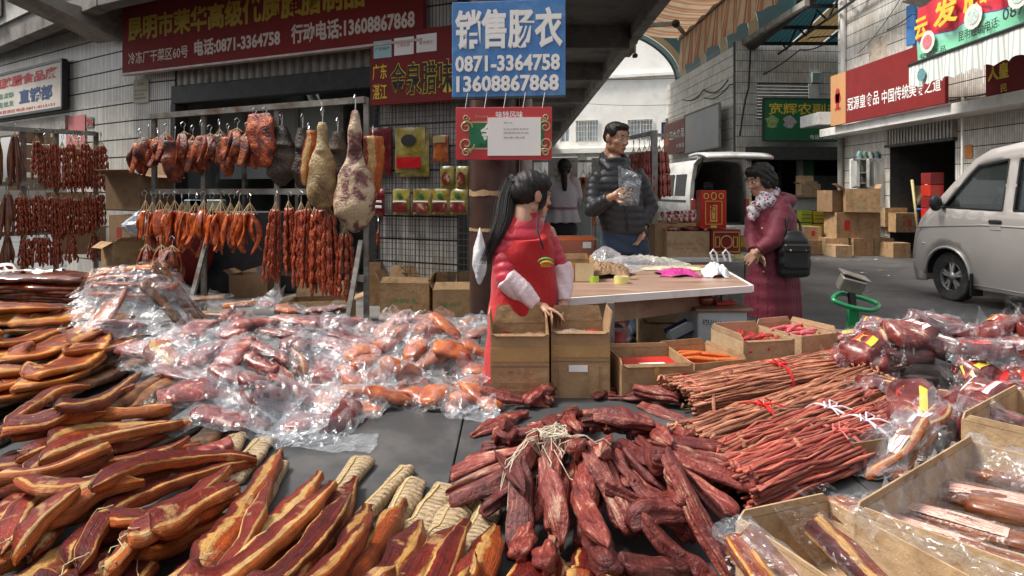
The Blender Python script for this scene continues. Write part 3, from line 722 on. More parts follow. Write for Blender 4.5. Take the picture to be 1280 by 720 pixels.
# ================================================================ ROOF VAULT AND TEAL SHEETS
def corr(name,base,trans=0.0):
 t=NT(name);uv=t.n('ShaderNodeUVMap').outputs[0];sx=t.n('ShaderNodeSeparateXYZ');t.l(uv,sx.inputs[0])
 t.col(t.ramp(t.noise(1.5,4),[(.3,tuple(x*.8 for x in base)),(.7,base)]));t.set(Roughness=.5)
 if trans:
  tr=t.n('ShaderNodeBsdfTranslucent');tr.inputs[0].default_value=(*base,1);mx=t.n('ShaderNodeMixShader');mx.inputs[0].default_value=trans
  t.l(t.b.outputs[0],mx.inputs[1]);t.l(tr.outputs[0],mx.inputs[2]);t.l(mx.outputs[0],t.out.inputs[0])
 return t.m
m_teal=corr('teal_sheet',(.04,.13,.15),.12);m_ysheet=corr('yellow_sheet',(.46,.33,.15),.16);m_gsheet=corr('grey_teal_sheet',(.16,.26,.27),.15)
vt=thing('arched_roof','arched sheet roof in teal and yellow bands over the street','roof',(3,25,6))
def arch(u): a=math.pi*(1-u);return (3.1+4.15*math.cos(a),6.1+2.5*math.sin(a))
bands=[(28.6,29.3,m_gsheet),(27.7,28.6,m_ysheet),(25.6,27.7,m_teal),(24.9,25.6,m_ysheet),(23.2,24.9,m_teal),(22.4,23.2,m_ysheet),(20.4,22.4,m_teal),(19.6,20.4,m_ysheet),(17,19.6,m_teal)]
for y0,y1,mt in bands:
 n=max(3,int((y1-y0)/.075))
 mb=MB();mb.grid(31,n,lambda u,v: (*[arch(u)[0]],y0+(y1-y0)*v,arch(u)[1]+(.025 if int(round(v*(n-1))) % 2 else 0)));mb.build('roof_sheet',mt,vt)
mb=MB();mb.tube([(arch(k/30)[0],29.34,arch(k/30)[1]) for k in range(31)],.07,6);mb.build('rim',m_conc,vt)
mb=MB();mb.bar((7.3,30,6.05),(7.3,16.5,6.05),.12,.16);mb.build('eave_beam',m_conc,vt)
ts=thing('sheet_roof','dark teal corrugated roof with one glowing gold sheet over the side lane','roof',(11,17,6.5))
x=7.75;k=0
while x<15:
 wd=.95;gold_=9.1<x+wd/2<10.1
 mm=m_ysheet if gold_ else m_teal;n=14
 def sf(u,v,x=x): yy=20.9-(9.5 if x<7.6 else 3.35)*u;return (x+wd*v,yy,5.95+.17*(20.9-yy)+(.03 if int(round(v*(n-1))) % 2 else 0))
 mb=MB();mb.grid(3,n,sf);mb.build('roof_sheet',mm,ts);x+=wd+.005
for yy in (20.6,19.4,18.0):
 mb=MB();zz=5.88+.17*(20.9-yy);mb.bar((7.6,yy,zz),(15,yy,zz),.07,.1);mb.build('purlin',m_darkmetal,ts)
for xx in (7.55,):
 mb=MB();mb.tube([(xx,21,6.0),(xx,12,6.7)],.2,10);autosmooth(mb.build('gutter_pipe',M('dark_brown_metal',(.05,.04,.032),.6),ts))
for k in range(7):
 ya=20.8-k*1.3;za=6.1+.085*(20.9-ya);mb=MB();mb.bar((8.3,ya,za),(8.3,ya-.65,za-.45),.04);mb.bar((8.3,ya-.65,za-.45),(8.3,ya-1.3,za),.04);mb.build('truss_strut',m_darkmetal,ts)
mb=MB();mb.bar((8.3,20.8,5.65),(8.3,12,6.35),.05);mb.build('truss_chord',m_darkmetal,ts)
for k in range(4):
 mb=MB();xx=9+k*1.4;mb.bar((xx,20.6,6.1),(xx+1.1,17.6,5.6),.04);mb.build('truss_brace',m_darkmetal,ts)
shade_blk=thing('added_shade_block','unseen tall block added beyond the left edge to shade the left shopfront','building',(-9,1,0))  # out of view, added to keep sky light off the left shopfront
mb=MB();mb.box((-8.65,1.2,4.3),(13.2,.4,8.6),rz=math.atan2(12.4,-4.5));mb.build('wall',m_conc,shade_blk)
# ================================================================ STRIPED AWNING
sa=thing('striped_awning','retractable orange and cream striped awning with a drooping front valance','awning',(2.6,10,4.4))
def stripe_mat(name,n):
 t=NT(name);uv=t.n('ShaderNodeUVMap').outputs[0];sx=t.n('ShaderNodeSeparateXYZ');t.l(uv,sx.inputs[0])
 fr=t.math('FRACT',t.math('MULTIPLY',sx.outputs[0],n))
 c=t.ramp(fr,[(0,(.52,.41,.29)),(.40,(.52,.41,.29)),(.44,(.38,.14,.06)),(.58,(.52,.41,.29)),(.66,(.40,.22,.12)),(.84,(.40,.16,.07)),(.92,(.52,.41,.29))],'CONSTANT')
 c=t.mix(c,t.ramp(t.noise(3,5),[(.3,(.75,.72,.68)),(.7,(1,1,1))]),1,'MULTIPLY')
 tr=t.n('ShaderNodeBsdfTranslucent');t.l(c,tr.inputs[0]);t.col(c);t.set(Roughness=.85);mx=t.n('ShaderNodeMixShader');mx.inputs[0].default_value=.4
 t.l(t.b.outputs[0],mx.inputs[1]);t.l(tr.outputs[0],mx.inputs[2]);t.l(mx.outputs[0],t.out.inputs[0]);return t.m
m_strp=stripe_mat('awning_stripes',22)
Y0,Y1=13.1,6.5
def afn(u,v):
 y=Y0+(Y1-Y0)*u;x=2.0+1.3*v;return (x,y,4.75-.36*v-.12*math.sin(math.pi*v)+.02*math.sin(u*60))
mb=MB();mb.grid(80,7,afn);o=mb.build('top_cloth',m_strp,sa,smooth=True);griduv(o,80,7)
def vfn2(u,v):
 y=Y0+(Y1-Y0)*u;return (3.32+.05*math.sin(u*55)*(1-v)-.06*(1-v),y-.25*(1-v)*(1-u)*0,4.38-.66*(1-v)+.03*abs(math.sin(u*70))*(1-v))
mb=MB();mb.grid(120,5,vfn2);o=mb.build('valance',m_strp,sa,smooth=True);griduv(o,120,5)
mb=MB();mb.bar((3.3,Y0+.05,4.40),(3.3,Y1,4.40),.07,.09);mb.build('front_bar',m_conc,sa)
mb=MB();mb.bar((2.0,Y0+.05,4.78),(2.0,Y1,4.78),.1,.1);mb.build('roller_bar',m_conc,sa)
e0=Vector((2.03,11.6,4.25));e1=Vector((2.75,11.2,4.2));e2=Vector((3.27,12.6,4.34))
mb=MB();mb.bar(e0,e1,.06,.07);mb.build('arm',m_conc,sa);mb=MB();mb.bar(e1,e2,.05,.06);mb.build('arm',m_conc,sa)
mb=MB();mb.sph(e1,.07);mb.build('arm_joint',m_darkmetal,sa,smooth=True)
mb=MB();mb.bx(1.96,2.1,11.35,11.8,3.75,4.6,b=.02);mb.build('wall_bracket',m_conc,sa)
mb=MB();mb.tube([(2.12,11.5,3.7),(2.12,11.5,4.3)],.02,6);mb.build('crank_rod',m_white,sa)
for zz in (3.72,3.95,4.2):
 mb=MB();mb.box((2.12,11.5,zz),(.08,.1,.06),b=.01);mb.build('clamp',m_darkmetal,sa)
# ================================================================ DISPLAY TABLE + HEIGHT FIELD FOR PILES
TZ=.46
HX0,HY0,HS=-4.2,1.0,.01
HN=(860,560)
HM=np.zeros(HN)
def hidx(x,y): return (np.clip(((np.asarray(x)-HX0)/HS).astype(int),0,HN[0]-1),np.clip(((np.asarray(y)-HY0)/HS).astype(int),0,HN[1]-1))
def hget(x,y): i,j=hidx(x,y);return HM[i,j]
def hput(x,y,z): i,j=hidx(x,y);np.maximum.at(HM,(i,j),z)
def LOC(px,py,t=.02):
 """first point along the view ray of this pixel that meets the pile"""
 Y=np.arange(1.15,7,.01);X=(px-640)/F*Y;z=H-(py-HY)/F*Y;k=np.nonzero(z <= TZ+t+hget(X,Y)+1e-4)[0];i=k[0] if len(k) else len(Y)-1
 return float(X[i]),float(Y[i])
def fill(x0,x1,y0,y1,z):
 i0,j0=hidx(x0,y0);i1,j1=hidx(x1,y1);HM[i0:i1,j0:j1]=np.maximum(HM[i0:i1,j0:j1],z)
def mound(px,py,rx,ry,h):
 """a heap already lying on the table: only lifts what is laid later"""
 p=G(px,py,TZ+h*.6);X=HX0+HS*np.arange(HN[0])[:,None];Y=HY0+HS*np.arange(HN[1])[None,:]
 d=((X-p.x)/rx)**2+((Y-p.y)/ry)**2;HM[:]=np.maximum(HM,h*np.clip(1-d,0,1)**.6)
def mound_xy(x,y,rx,ry,h):
 X=HX0+HS*np.arange(HN[0])[:,None];Y=HY0+HS*np.arange(HN[1])[None,:]
 d=((X-x)/rx)**2+((Y-y)/ry)**2;HM[:]=np.maximum(HM,h*np.clip(1.3-d*1.3,0,1)**.5)
def vnoise(seed,n=5,f=8.):
 r=np.random.RandomState(seed);K=r.randn(n,3)*f;ph=r.rand(n)*6.28
 return lambda p: np.sin(p @ K.T+ph).mean(-1)*1.6
m_tab=M('dark_table_sheet',(.075,.078,.08),.42,.25,1.5,metal=.25,dirt=(.13,.125,.12),dscale=3,spec=.5)
tb=thing('display_table','low display table topped with dark grey metal sheets under all the cured meat','table',(0,3,0))
def TT(px,py): p=G(px,py,TZ);return (p.x,p.y)
xs=[-3.9,-2.75,-1.5,-.2,1.12,2.45,3.6]
for i in range(len(xs)-1):
 a,b=xs[i]+.003,xs[i+1]-.003
 ybk=[4.75,4.75,4.6,3.75,3.62,4.35][i]
 mb=MB();mb.bx(a,b,1.0,ybk,TZ-.03,TZ,b=.003);mb.build('table_panel',m_tab,tb)
for x in xs:
 mb=MB();mb.bar((x,1.1,TZ-.06),(x,3.6,TZ-.06),.05);mb.build('rail',m_steel,tb)
 for y in (1.2,3.5): mb=MB();mb.bar((x,y,0),(x,y,TZ-.085),.05);mb.build('leg',m_steel,tb)
# ---------------------------------------------------------------- meat materials (u = along, v = round the section)
def uvxy(t):
 uv=t.n('ShaderNodeUVMap').outputs[0];sx=t.n('ShaderNodeSeparateXYZ');t.l(uv,sx.inputs[0]);return sx.outputs[0],sx.outputs[1]
def rnd_shift(t,v,amt):
 oi=t.n('ShaderNodeObjectInfo');return t.math('ADD',v,t.math('MULTIPLY',t.math('SUBTRACT',oi.outputs['Random'],.5),amt)),oi.outputs['Random']
def obj_vec(t):
 """object coordinates offset by a random per object so that no two pieces share marks"""
 oi=t.n('ShaderNodeObjectInfo');v=t.n('ShaderNodeVectorMath',operation='ADD');t.l(t.coord(),v.inputs[0])
 cb=t.n('ShaderNodeCombineXYZ');t.l(t.math('MULTIPLY',oi.outputs['Random'],37),cb.inputs[0]);t.l(t.math('MULTIPLY',oi.outputs['Random'],91),cb.inputs[1]);t.l(cb.outputs[0],v.inputs[1]);return v.outputs[0]
def belly_mat(name,rind=(.33,.058,.006),fat=(.52,.29,.09),lean=(.065,.005,.004),lean2=(.155,.012,.006),coat=.35,dark=1.):
 t=NT(name);u,v=uvxy(t);ov=obj_vec(t);n1=t.noise(9,5,.6,ov);n2=t.noise(45,4,.6,ov)
 vv=t.math('ADD',v,t.math('MULTIPLY',t.math('SUBTRACT',n1,.5),.17));vv,r=rnd_shift(t,vv,.20)
 cbv=t.n('ShaderNodeCombineXYZ');t.l(t.math('MULTIPLY',u,5),cbv.inputs[0]);t.l(t.math('MULTIPLY',v,40),cbv.inputs[1]);t.l(t.math('MULTIPLY',r,50),cbv.inputs[2]);fib=t.noise(1,5,.65,cbv.outputs[0],.4)
 s=lambda c: tuple(x*dark for x in c)
 c=t.ramp(vv,[(0,s(rind)),(.13,s(rind)),(.145,s(fat)),(.19,s(fat)),(.205,s(lean2)),(.33,s(lean)),(.405,s(lean2)),(.42,s(fat)),(.45,s(fat)),(.465,s(lean)),(.60,s(lean2)),(.62,s(fat)),(.72,s(fat)),(.76,s(rind)),(1,s(rind))])
 blot=t.ramp(t.math('MULTIPLY',t.math('ADD',fib,t.noise(16,5,.7,ov)),.5),[(.36,(.55,.45,.38)),(.5,(1,1,1)),(.64,(1.5,1.35,1.15))]);c=t.mix(c,blot,.9,'MULTIPLY')
 patch=t.ramp(t.noise(7,4,.7,ov),[(.60,(0,0,0)),(.66,(1,1,1))]);c=t.mix(c,s((.50,.30,.13)),t.math('MULTIPLY',patch,.65))
 hs_=t.n('ShaderNodeHueSaturation');t.l(c,hs_.inputs['Color']);t.l(t.math('MULTIPLY_ADD',r,.5,.78),hs_.inputs['Value']);t.col(hs_.outputs[0])
 t.set(Roughness=t.math('MULTIPLY_ADD',n2,.35,.32));t.b.inputs['Coat Weight'].default_value=coat*.8;t.b.inputs['Coat Roughness'].default_value=.13;t.b.inputs['Specular IOR Level'].default_value=.25
 t.bump(t.math('ADD',t.math('ADD',n2,t.math('MULTIPLY',fib,1.2)),t.math('MULTIPLY',n1,1.5)),.9,.008);return t.m
def blob_mat(name,stops,sc_=14,rough=.35,coat=.3,bump=.5,dist=.3,rnd=.4,fine=50,bd=.004,mapv=None,sub=0,fib=0):
 t=NT(name);ov=obj_vec(t)
 if mapv: mp=t.n('ShaderNodeMapping');mp.inputs['Scale'].default_value=mapv;t.l(ov,mp.inputs[0]);ov=mp.outputs[0]
 n1=t.noise(sc_,6,.62,ov,dist)
 if fib:
  u,v=uvxy(t);cbv=t.n('ShaderNodeCombineXYZ');t.l(t.math('MULTIPLY',u,4),cbv.inputs[0]);t.l(t.math('MULTIPLY',v,22),cbv.inputs[1]);t.l(t.math('MULTIPLY',t.n('ShaderNodeObjectInfo').outputs['Random'],50),cbv.inputs[2])
  n1=t.math('ADD',t.math('MULTIPLY',n1,1-fib),t.math('MULTIPLY',t.noise(1,6,.68,cbv.outputs[0],.6),fib))
 n2=t.noise(fine,4,.6,ov)
 c=t.ramp(n1,stops);oi=t.n('ShaderNodeObjectInfo');hs_=t.n('ShaderNodeHueSaturation');t.l(c,hs_.inputs['Color'])
 t.l(t.math('MULTIPLY_ADD',oi.outputs['Random'],rnd,1-rnd/2),hs_.inputs['Value']);t.col(hs_.outputs[0])
 t.set(Roughness=t.math('MULTIPLY_ADD',n2,.3,rough-.1));t.b.inputs['Coat Weight'].default_value=coat;t.b.inputs['Coat Roughness'].default_value=.18
 t.bump(t.math('ADD',n2,n1),bump,bd);return t.m
m_belly=belly_mat('cured_belly');m_belly2=belly_mat('cured_belly_dark',(.18,.028,.005),(.44,.24,.07),(.045,.005,.005),(.11,.009,.007),.4)
m_belly3=belly_mat('cured_belly_pale',(.42,.10,.013),(.58,.37,.15),(.10,.008,.006),(.23,.028,.015),.3)
m_smoke=blob_mat('smoked_strip',[(.28,(.035,.014,.008)),(.45,(.13,.045,.014)),(.58,(.24,.10,.03)),(.72,(.36,.19,.07))],11,.38,.3,.7)
m_char=blob_mat('charred_slab',[(.3,(.012,.010,.009)),(.5,(.05,.025,.014)),(.62,(.15,.075,.03)),(.75,(.22,.13,.06))],13,.5,.15,.9,fine=70)
m_glaze=blob_mat('glazed_face',[(.3,(.030,.006,.003)),(.48,(.12,.018,.006)),(.62,(.30,.07,.012)),(.76,(.42,.15,.035))],7,.16,.8,.35)
m_amber=belly_mat('amber_slab',(.40,.11,.010),(.54,.28,.055),(.12,.014,.004),(.30,.06,.010),.5)
m_black=blob_mat('black_glazed',[(.35,(.012,.007,.006)),(.6,(.03,.012,.009)),(.75,(.12,.02,.01))],10,.15,.9,.5)
m_loin=blob_mat('dried_loin',[(.34,(.060,.007,.006)),(.46,(.17,.020,.014)),(.54,(.27,.052,.036)),(.59,(.48,.24,.16)),(.70,(.66,.46,.34))],9,.42,.12,1.0,.8,fib=.55,bd=.009)
m_loin2=blob_mat('dried_loin_dark',[(.34,(.035,.006,.006)),(.50,(.12,.014,.011)),(.59,(.21,.045,.034)),(.66,(.46,.27,.19))],9,.42,.12,1.0,.8,fib=.55,bd=.009)
m_crk=None
t=NT('crinkled_tripe');ov=obj_vec(t);u,v=uvxy(t)
wv=t.math('SINE',t.math('ADD',t.math('MULTIPLY',u,105),t.math('MULTIPLY',t.noise(18,4,.6,ov),9)))
n1=t.noise(60,5,.7,ov);c=t.ramp(t.math('ADD',t.math('MULTIPLY',wv,.10),t.noise(22,5,.7,ov)),[(.15,(.20,.12,.06)),(.42,(.38,.27,.15)),(.7,(.50,.38,.24))]);t.col(c)
t.set(Roughness=.62);t.bump(t.math('ADD',t.math('MULTIPLY',wv,.7),t.math('MULTIPLY',n1,1.4)),.9,.006);m_crk=t.m
m_ridge=blob_mat('yellow_fat_seam',[(.3,(.42,.28,.10)),(.7,(.68,.50,.24))],20,.5,.1)
m_pink=blob_mat('pink_cured_pork',[(.32,(.07,.007,.007)),(.47,(.17,.016,.014)),(.56,(.29,.05,.036)),(.63,(.54,.28,.2)),(.74,(.68,.48,.37))],12,.32,.25,.5,.9)
m_hamo=blob_mat('orange_ham',[(.30,(.16,.022,.008)),(.48,(.36,.070,.014)),(.62,(.50,.15,.03)),(.75,(.60,.30,.09))],12,.28,.35,.5,.5)
m_dkham=blob_mat('deep_red_ham',[(.32,(.05,.006,.006)),(.5,(.125,.012,.011)),(.60,(.20,.035,.025)),(.68,(.52,.34,.26)),(.78,(.66,.5,.38))],9,.32,.25,.4,.7)
m_string=M('jute_string',(.55,.42,.24),.8,.2,30)
m_wstring=M('white_string',(.55,.48,.37),.8,.2,30)
def film_mat(name,milk=.18,tint=(.82,.85,.88),rough=.12,k=1.0):
 t=NT(name);tr=t.n('ShaderNodeBsdfTransparent');t.set(Roughness=rough);t.col(tint);t.b.inputs['Specular IOR Level'].default_value=.9
 t.b.inputs['Coat Weight'].default_value=.6;t.b.inputs['Coat Roughness'].default_value=.08
 lw=t.n('ShaderNodeLayerWeight');lw.inputs[0].default_value=.35;n=t.noise(26,4,.7,obj_vec(t),.5)
 f=t.math('ADD',t.math('MULTIPLY',t.math('POWER',lw.outputs['Facing'],1.6),.38*k),t.math('MULTIPLY_ADD',t.math('POWER',n,4),1.5*k,milk-.05))
 f.node.use_clamp=True
 bp=t.bump(t.math('ADD',t.noise(16,2,.5,obj_vec(t),1.6),t.math('MULTIPLY',t.noise(7,2,.5,obj_vec(t),1.8),2)),.8,.012);t.l(bp.outputs[0],lw.inputs['Normal'])
 mx=t.n('ShaderNodeMixShader');t.l(f,mx.inputs[0]);t.l(tr.outputs[0],mx.inputs[1]);t.l(t.b.outputs[0],mx.inputs[2])
 gl=t.n('ShaderNodeBsdfGlossy');gl.inputs['Roughness'].default_value=.26;t.l(bp.outputs[0],gl.inputs['Normal'])
 gc=t.math('MULTIPLY_ADD',lw.outputs['Fresnel'],.30*k,.022*k);cbn=t.n('ShaderNodeCombineColor')
 for q in range(3): t.l(gc,cbn.inputs[q])
 t.l(cbn.outputs[0],gl.inputs[0]);ad=t.n('ShaderNodeAddShader');t.l(mx.outputs[0],ad.inputs[0]);t.l(gl.outputs[0],ad.inputs[1]);t.l(ad.outputs[0],t.out.inputs[0])
 return t.m
m_film=film_mat('clear_film',.09,(.50,.54,.58),k=.6);m_film2=film_mat('milky_film',.16,(.55,.59,.63),k=.75);m_film3=film_mat('tight_film',.0,(.6,.62,.64),k=.4)
# ---------------------------------------------------------------- generic laid piece
def spline(pts,n):
 pts=np.array(pts,float);m=len(pts)
 if m==2: return pts[0]+(pts[1]-pts[0])*np.linspace(0,1,n)[:,None]
 out=[];tt=np.linspace(0,m-1-1e-6,n)
 for t_ in tt:
  i=int(t_);f=t_-i;p0=pts[max(i-1,0)];p1=pts[i];p2=pts[min(i+1,m-1)];p3=pts[min(i+2,m-1)]
  out.append(.5*((2*p1)+(-p0+p2)*f+(2*p0-5*p1+4*p2-p3)*f*f+(-p0+3*p1-3*p2+p3)*f**3))
 return np.array(out)
def prof(kind,s):
 if kind=='belly': return np.clip(np.minimum((s+.02)*7,1),.25,1)*np.clip(np.minimum((1.03-s)*4.2,1),.3,1)*(1+.10*np.sin(s*5+1))
 if kind=='taper': return .35+.65*np.clip(np.sin(np.pi*np.clip(s*.93+.06,0,1)),0,1)**.6
 if kind=='drop': return np.clip(.30+.9*s,0,1)*np.clip((1.02-s)*5,.25,1)
 if kind=='slab': return np.clip(np.minimum((s+.03)*14,1),.4,1)*np.clip(np.minimum((1.03-s)*14,1),.4,1)
 return np.ones_like(s)
SEED=[0]
def laymesh(sp,W,T,kind='belly',lift=0.,stiff=.45,ridge=.06,n=22,m=14,curl=0.,rag=.05,flat=.75,end_up=0.,sink=.25,off=(0,0,0),roll=None,write=True):
 """sweep a soft section along sp (xy), let it rest on whatever the height field holds there"""
 SEED[0]+=1;sd=SEED[0];sp=spline(sp,n);s=np.linspace(0,1,n);tg=np.gradient(sp,axis=0);tg /= np.linalg.norm(tg,axis=1)[:,None]+1e-9
 nr=np.stack([-tg[:,1],tg[:,0]],1);nz=vnoise(sd,6,22);nz2=vnoise(sd+999,6,55)
 w=W*prof(kind,s)*(1+.08*np.sin(s*11+sd));th=T*(.45+.55*prof(kind,s))
 ks=np.linspace(-.8,.8,5);S=np.stack([hget(sp[:,0]+nr[:,0]*k*w/2,sp[:,1]+nr[:,1]*k*w/2) for k in ks],1)
 base=.7*S.max(1)+.3*S.mean(1);
 for _ in range(4): base=np.maximum(base*.55,np.convolve(np.pad(base,2,'edge'),[.1,.2,.4,.2,.1],'valid'))
 L=np.linalg.norm(sp[-1]-sp[0])+1e-6
 cf=np.polyfit(s,base,1);lin=np.polyval(cf,s);lin=lin+.35*max(0,(base-lin).max());base=(1-stiff)*base+stiff*lin
 sl=np.clip(((S[:,4]-S[:,0])/(1.6*w/2*2+1e-6)),-.7,.7)
 sl=np.convolve(np.pad(sl,4,'edge'),np.ones(9)/9,'valid')*.8
 if roll is not None: sl=sl*.4+math.tan(roll)
 base=base+lift-sink*T+end_up*np.clip((s-.7)/.3,0,1)**2
 th_=np.linspace(0,2*np.pi,m,endpoint=False)+math.pi*1.0/m
 cs,sn=np.cos(np.pi-th_),np.sin(th_);ex=flat
 X=np.sign(cs)*np.abs(cs)**ex;Z=np.sign(sn)*np.abs(sn)**ex
 V=np.zeros((n,m,3))
 for j in range(m):
  lat=X[j]*w/2;up=Z[j]*th/2
  V[:,j,0]=sp[:,0]+nr[:,0]*lat;V[:,j,1]=sp[:,1]+nr[:,1]*lat;V[:,j,2]=base+th/2+up+sl*lat+curl*(X[j]**2)*th
 d=nz(V.reshape(-1,3)).reshape(n,m)*rag*min(W,T*2.2)+nz2(V.reshape(-1,3)).reshape(n,m)*rag*.35*min(W,T*2.2)
 rz_=np.random.RandomState(sd+5);thv=th_[None,:];d=d+ridge*T*(np.sin(3*thv+rz_.rand()*6+1.2*np.sin(s*3+sd))+.7*np.sin(5*thv+rz_.rand()*6+1.5*np.sin(s*4+sd*2)))[:,:]*(np.ones((n,1))) if False else d+ridge*T*(np.sin(3*thv+rz_.rand()*6+1.2*np.sin(s*3+sd)[:,None])+.7*np.sin(5*thv+rz_.rand()*6+1.5*np.sin(s*4+sd*2)[:,None]));ctr=V.mean(1,keepdims=True);dr=V-ctr;dr /= np.linalg.norm(dr,axis=2,keepdims=True)+1e-9;V=V+dr*d[:,:,None]
 mn=V[:,:,2].min();
 if mn<.001: V[:,:,2]=np.maximum(V[:,:,2],.0015)
 if write:
  up=Z>.1
  for k in range(3):
   A=V[:-1][:,up]*(1-k/3)+V[1:][:,up]*(k/3);hput(A[...,0].ravel(),A[...,1].ravel(),A[...,2].ravel())
   for j0 in np.where(up)[0][:-1]:
    for q in (.33,.66):
     B=(V[:-1,j0]*(1-k/3)+V[1:,j0]*(k/3))*(1-q)+(V[:-1,j0+1]*(1-k/3)+V[1:,j0+1]*(k/3))*q;hput(B[:,0],B[:,1],B[:,2])
 V[:,:,2]+=TZ
 return V
def ringmesh(V,origin):
 n,m,_=V.shape;vv=(V-np.array(origin)).reshape(-1,3);e0=vv[:m].mean(0)-.25*(vv[m:2*m].mean(0)-vv[:m].mean(0));e1=vv[-m:].mean(0)-.25*(vv[-2*m:-m].mean(0)-vv[-m:].mean(0))
 allv=np.vstack([vv,e0,e1]);Fs=[];UV=[]
 for i in range(n-1):
  for j in range(m):
   j2=(j+1) % m;Fs.append((i*m+j,i*m+j2,(i+1)*m+j2,(i+1)*m+j));a,b=j/m,(j+1)/m;u0,u1=i/(n-1),(i+1)/(n-1)
   UV+=[(u0,a),(u0,b),(u1,b),(u1,a)]
 for j in range(m):
  j2=(j+1) % m;Fs.append((n*m,j2,j));UV+=[(0,(j+.5)/m),(0,(j+1)/m),(0,j/m)]
  Fs.append((n*m+1,(n-1)*m+j,(n-1)*m+j2));UV+=[(1,(j+.5)/m),(1,j/m),(1,(j+1)/m)]
 me=bpy.data.meshes.new('m');me.from_pydata(allv.tolist(),[],Fs);l=me.uv_layers.new(name='UVMap');l.data.foreach_set('uv',np.array(UV).ravel());me.update();me.shade_smooth();return me
def origin_of(V): a=V.reshape(-1,3);return Vector((a[:,0].mean(),a[:,1].mean(),a[:,2].min()))
REG=[]   # every laid piece: (object, family, px, py) - used to word the labels
def topx(p): return 640+p[0]/p[1]*F,HY+(H-p[2])/p[1]*F
def piece(name,pts,W,T,mat,cat,group,kind='belly',string=False,px=True,fam=None,**kw):
 """pts: pixels of the photograph (px=True) or table coordinates"""
 if px: pts=[LOC(a,b,T*.6) for a,b in pts]
 V=laymesh(pts,W,T,kind,**kw);o0=origin_of(V);o=obj(name,ringmesh(V,o0),mat);o.location=o0
 tag(o,None,cat,group);c=V.reshape(-1,3).mean(0);REG.append((o,fam or name,*topx(c),V))
 if string:
  e=V[0].mean(0);d=e-V[2].mean(0);d /= np.linalg.norm(d)+1e-9;r0=random.Random(SEED[0]);mb=MB();pts3=[]
  for k in range(9):
   a=k/8*5.2;pts3.append((e[0]-d[0]*.02+.018*math.cos(a)*d[1]+d[0]*.012*math.sin(a)-o0.x,e[1]-d[1]*.02-.018*math.cos(a)*d[0]+d[1]*.012*math.sin(a)-o0.y,V[1,:,2].max()+.004-o0.z+.012*math.sin(a*.6)))
  mb.tube(pts3,.0016,4);tail=[pts3[-1]]
  for k in range(4): tail.append((tail[-1][0]+r0.uniform(-.02,.02),tail[-1][1]-r0.uniform(-.005,.03),max(.004,tail[-1][2]-r0.uniform(0,.012))))
  mb.tube(tail,.0014,4);q=mb.build('string',m_string,o,world=False);q['kind']='stuff'
 return o
# ---------------------------------------------------------------- bagged piece
def film(x,y,ang,L,W,amp,seed,mu=.06,rise=.0,n=(18,14),tight=.003,z_write=True,crease=1.0):
 nu,nv=n;r=np.random.RandomState(seed);u=np.linspace(-1,1,nu);v=np.linspace(-1,1,nv);U,Vv=np.meshgrid(u,v,indexing='ij')
 # edges of a real bag are slightly drawn in and uneven
 lx=U*(L/2+mu)*(1-.05*Vv**2+.03*np.sin(Vv*4+r.rand()*6));ly=Vv*(W/2+mu*.8)*(1-.10*(1-U**2)*r.rand()+.03*np.sin(U*5+r.rand()*6))
 ca,sa=math.cos(ang),math.sin(ang);gx=x+lx*ca-ly*sa;gy=y+lx*sa+ly*ca
 h=hget(gx,gy)
 hs_=h.copy()
 for _ in range(2):
  pd=np.pad(hs_,1,'edge');hs_=np.maximum(h,(pd[:-2,1:-1]+pd[2:,1:-1]+pd[1:-1,:-2]+pd[1:-1,2:])/4*.985)
 z=hs_+tight
 edge=np.clip(np.maximum(np.abs(U),np.abs(Vv))-.55,0,1)/.45
 for k in range(6):
  a=r.rand()*6.28;f=r.uniform(14,70);w_=r.uniform(.3,1)
  tri=np.abs(((np.cos(a)*lx+np.sin(a)*ly)*f/3.14+r.rand()*2) % 2-1)
  z=z+amp*crease*w_*(tri-.3)*(.20+.55*edge)*.6
 cr=np.array([[r.rand()**2 for _ in range(2)] for _ in range(2)])
 for i,su in enumerate((-1,1)):
  for j,sv in enumerate((-1,1)):
   z=z+cr[i,j]*rise*np.clip((U*su+Vv*sv)-.8,0,1)**1.2*.95
 z=np.maximum(z,z[nu//4:-nu//4,nv//4:-nv//4].mean()-.05-.10*edge)+r.randn(nu,nv)*.002*crease
 z=np.maximum(z,h+.0008);z=np.maximum(z,.0025)
 if z_write: hput(gx.ravel(),gy.ravel(),np.minimum(z,h+.012).ravel())
 P_=np.stack([gx+r.randn(nu,nv)*.0025,gy+r.randn(nu,nv)*.0025,z+TZ],-1)
 return P_
def filmmesh(Pp,o0):
 nu,nv,_=Pp.shape;V=(Pp-np.array(o0)).reshape(-1,3)
 Fs=[(i*nv+j,(i+1)*nv+j,(i+1)*nv+j+1,i*nv+j+1) for i in range(nu-1) for j in range(nv-1)]
 me=bpy.data.meshes.new('m');me.from_pydata(V.tolist(),[],Fs);me.update();return me
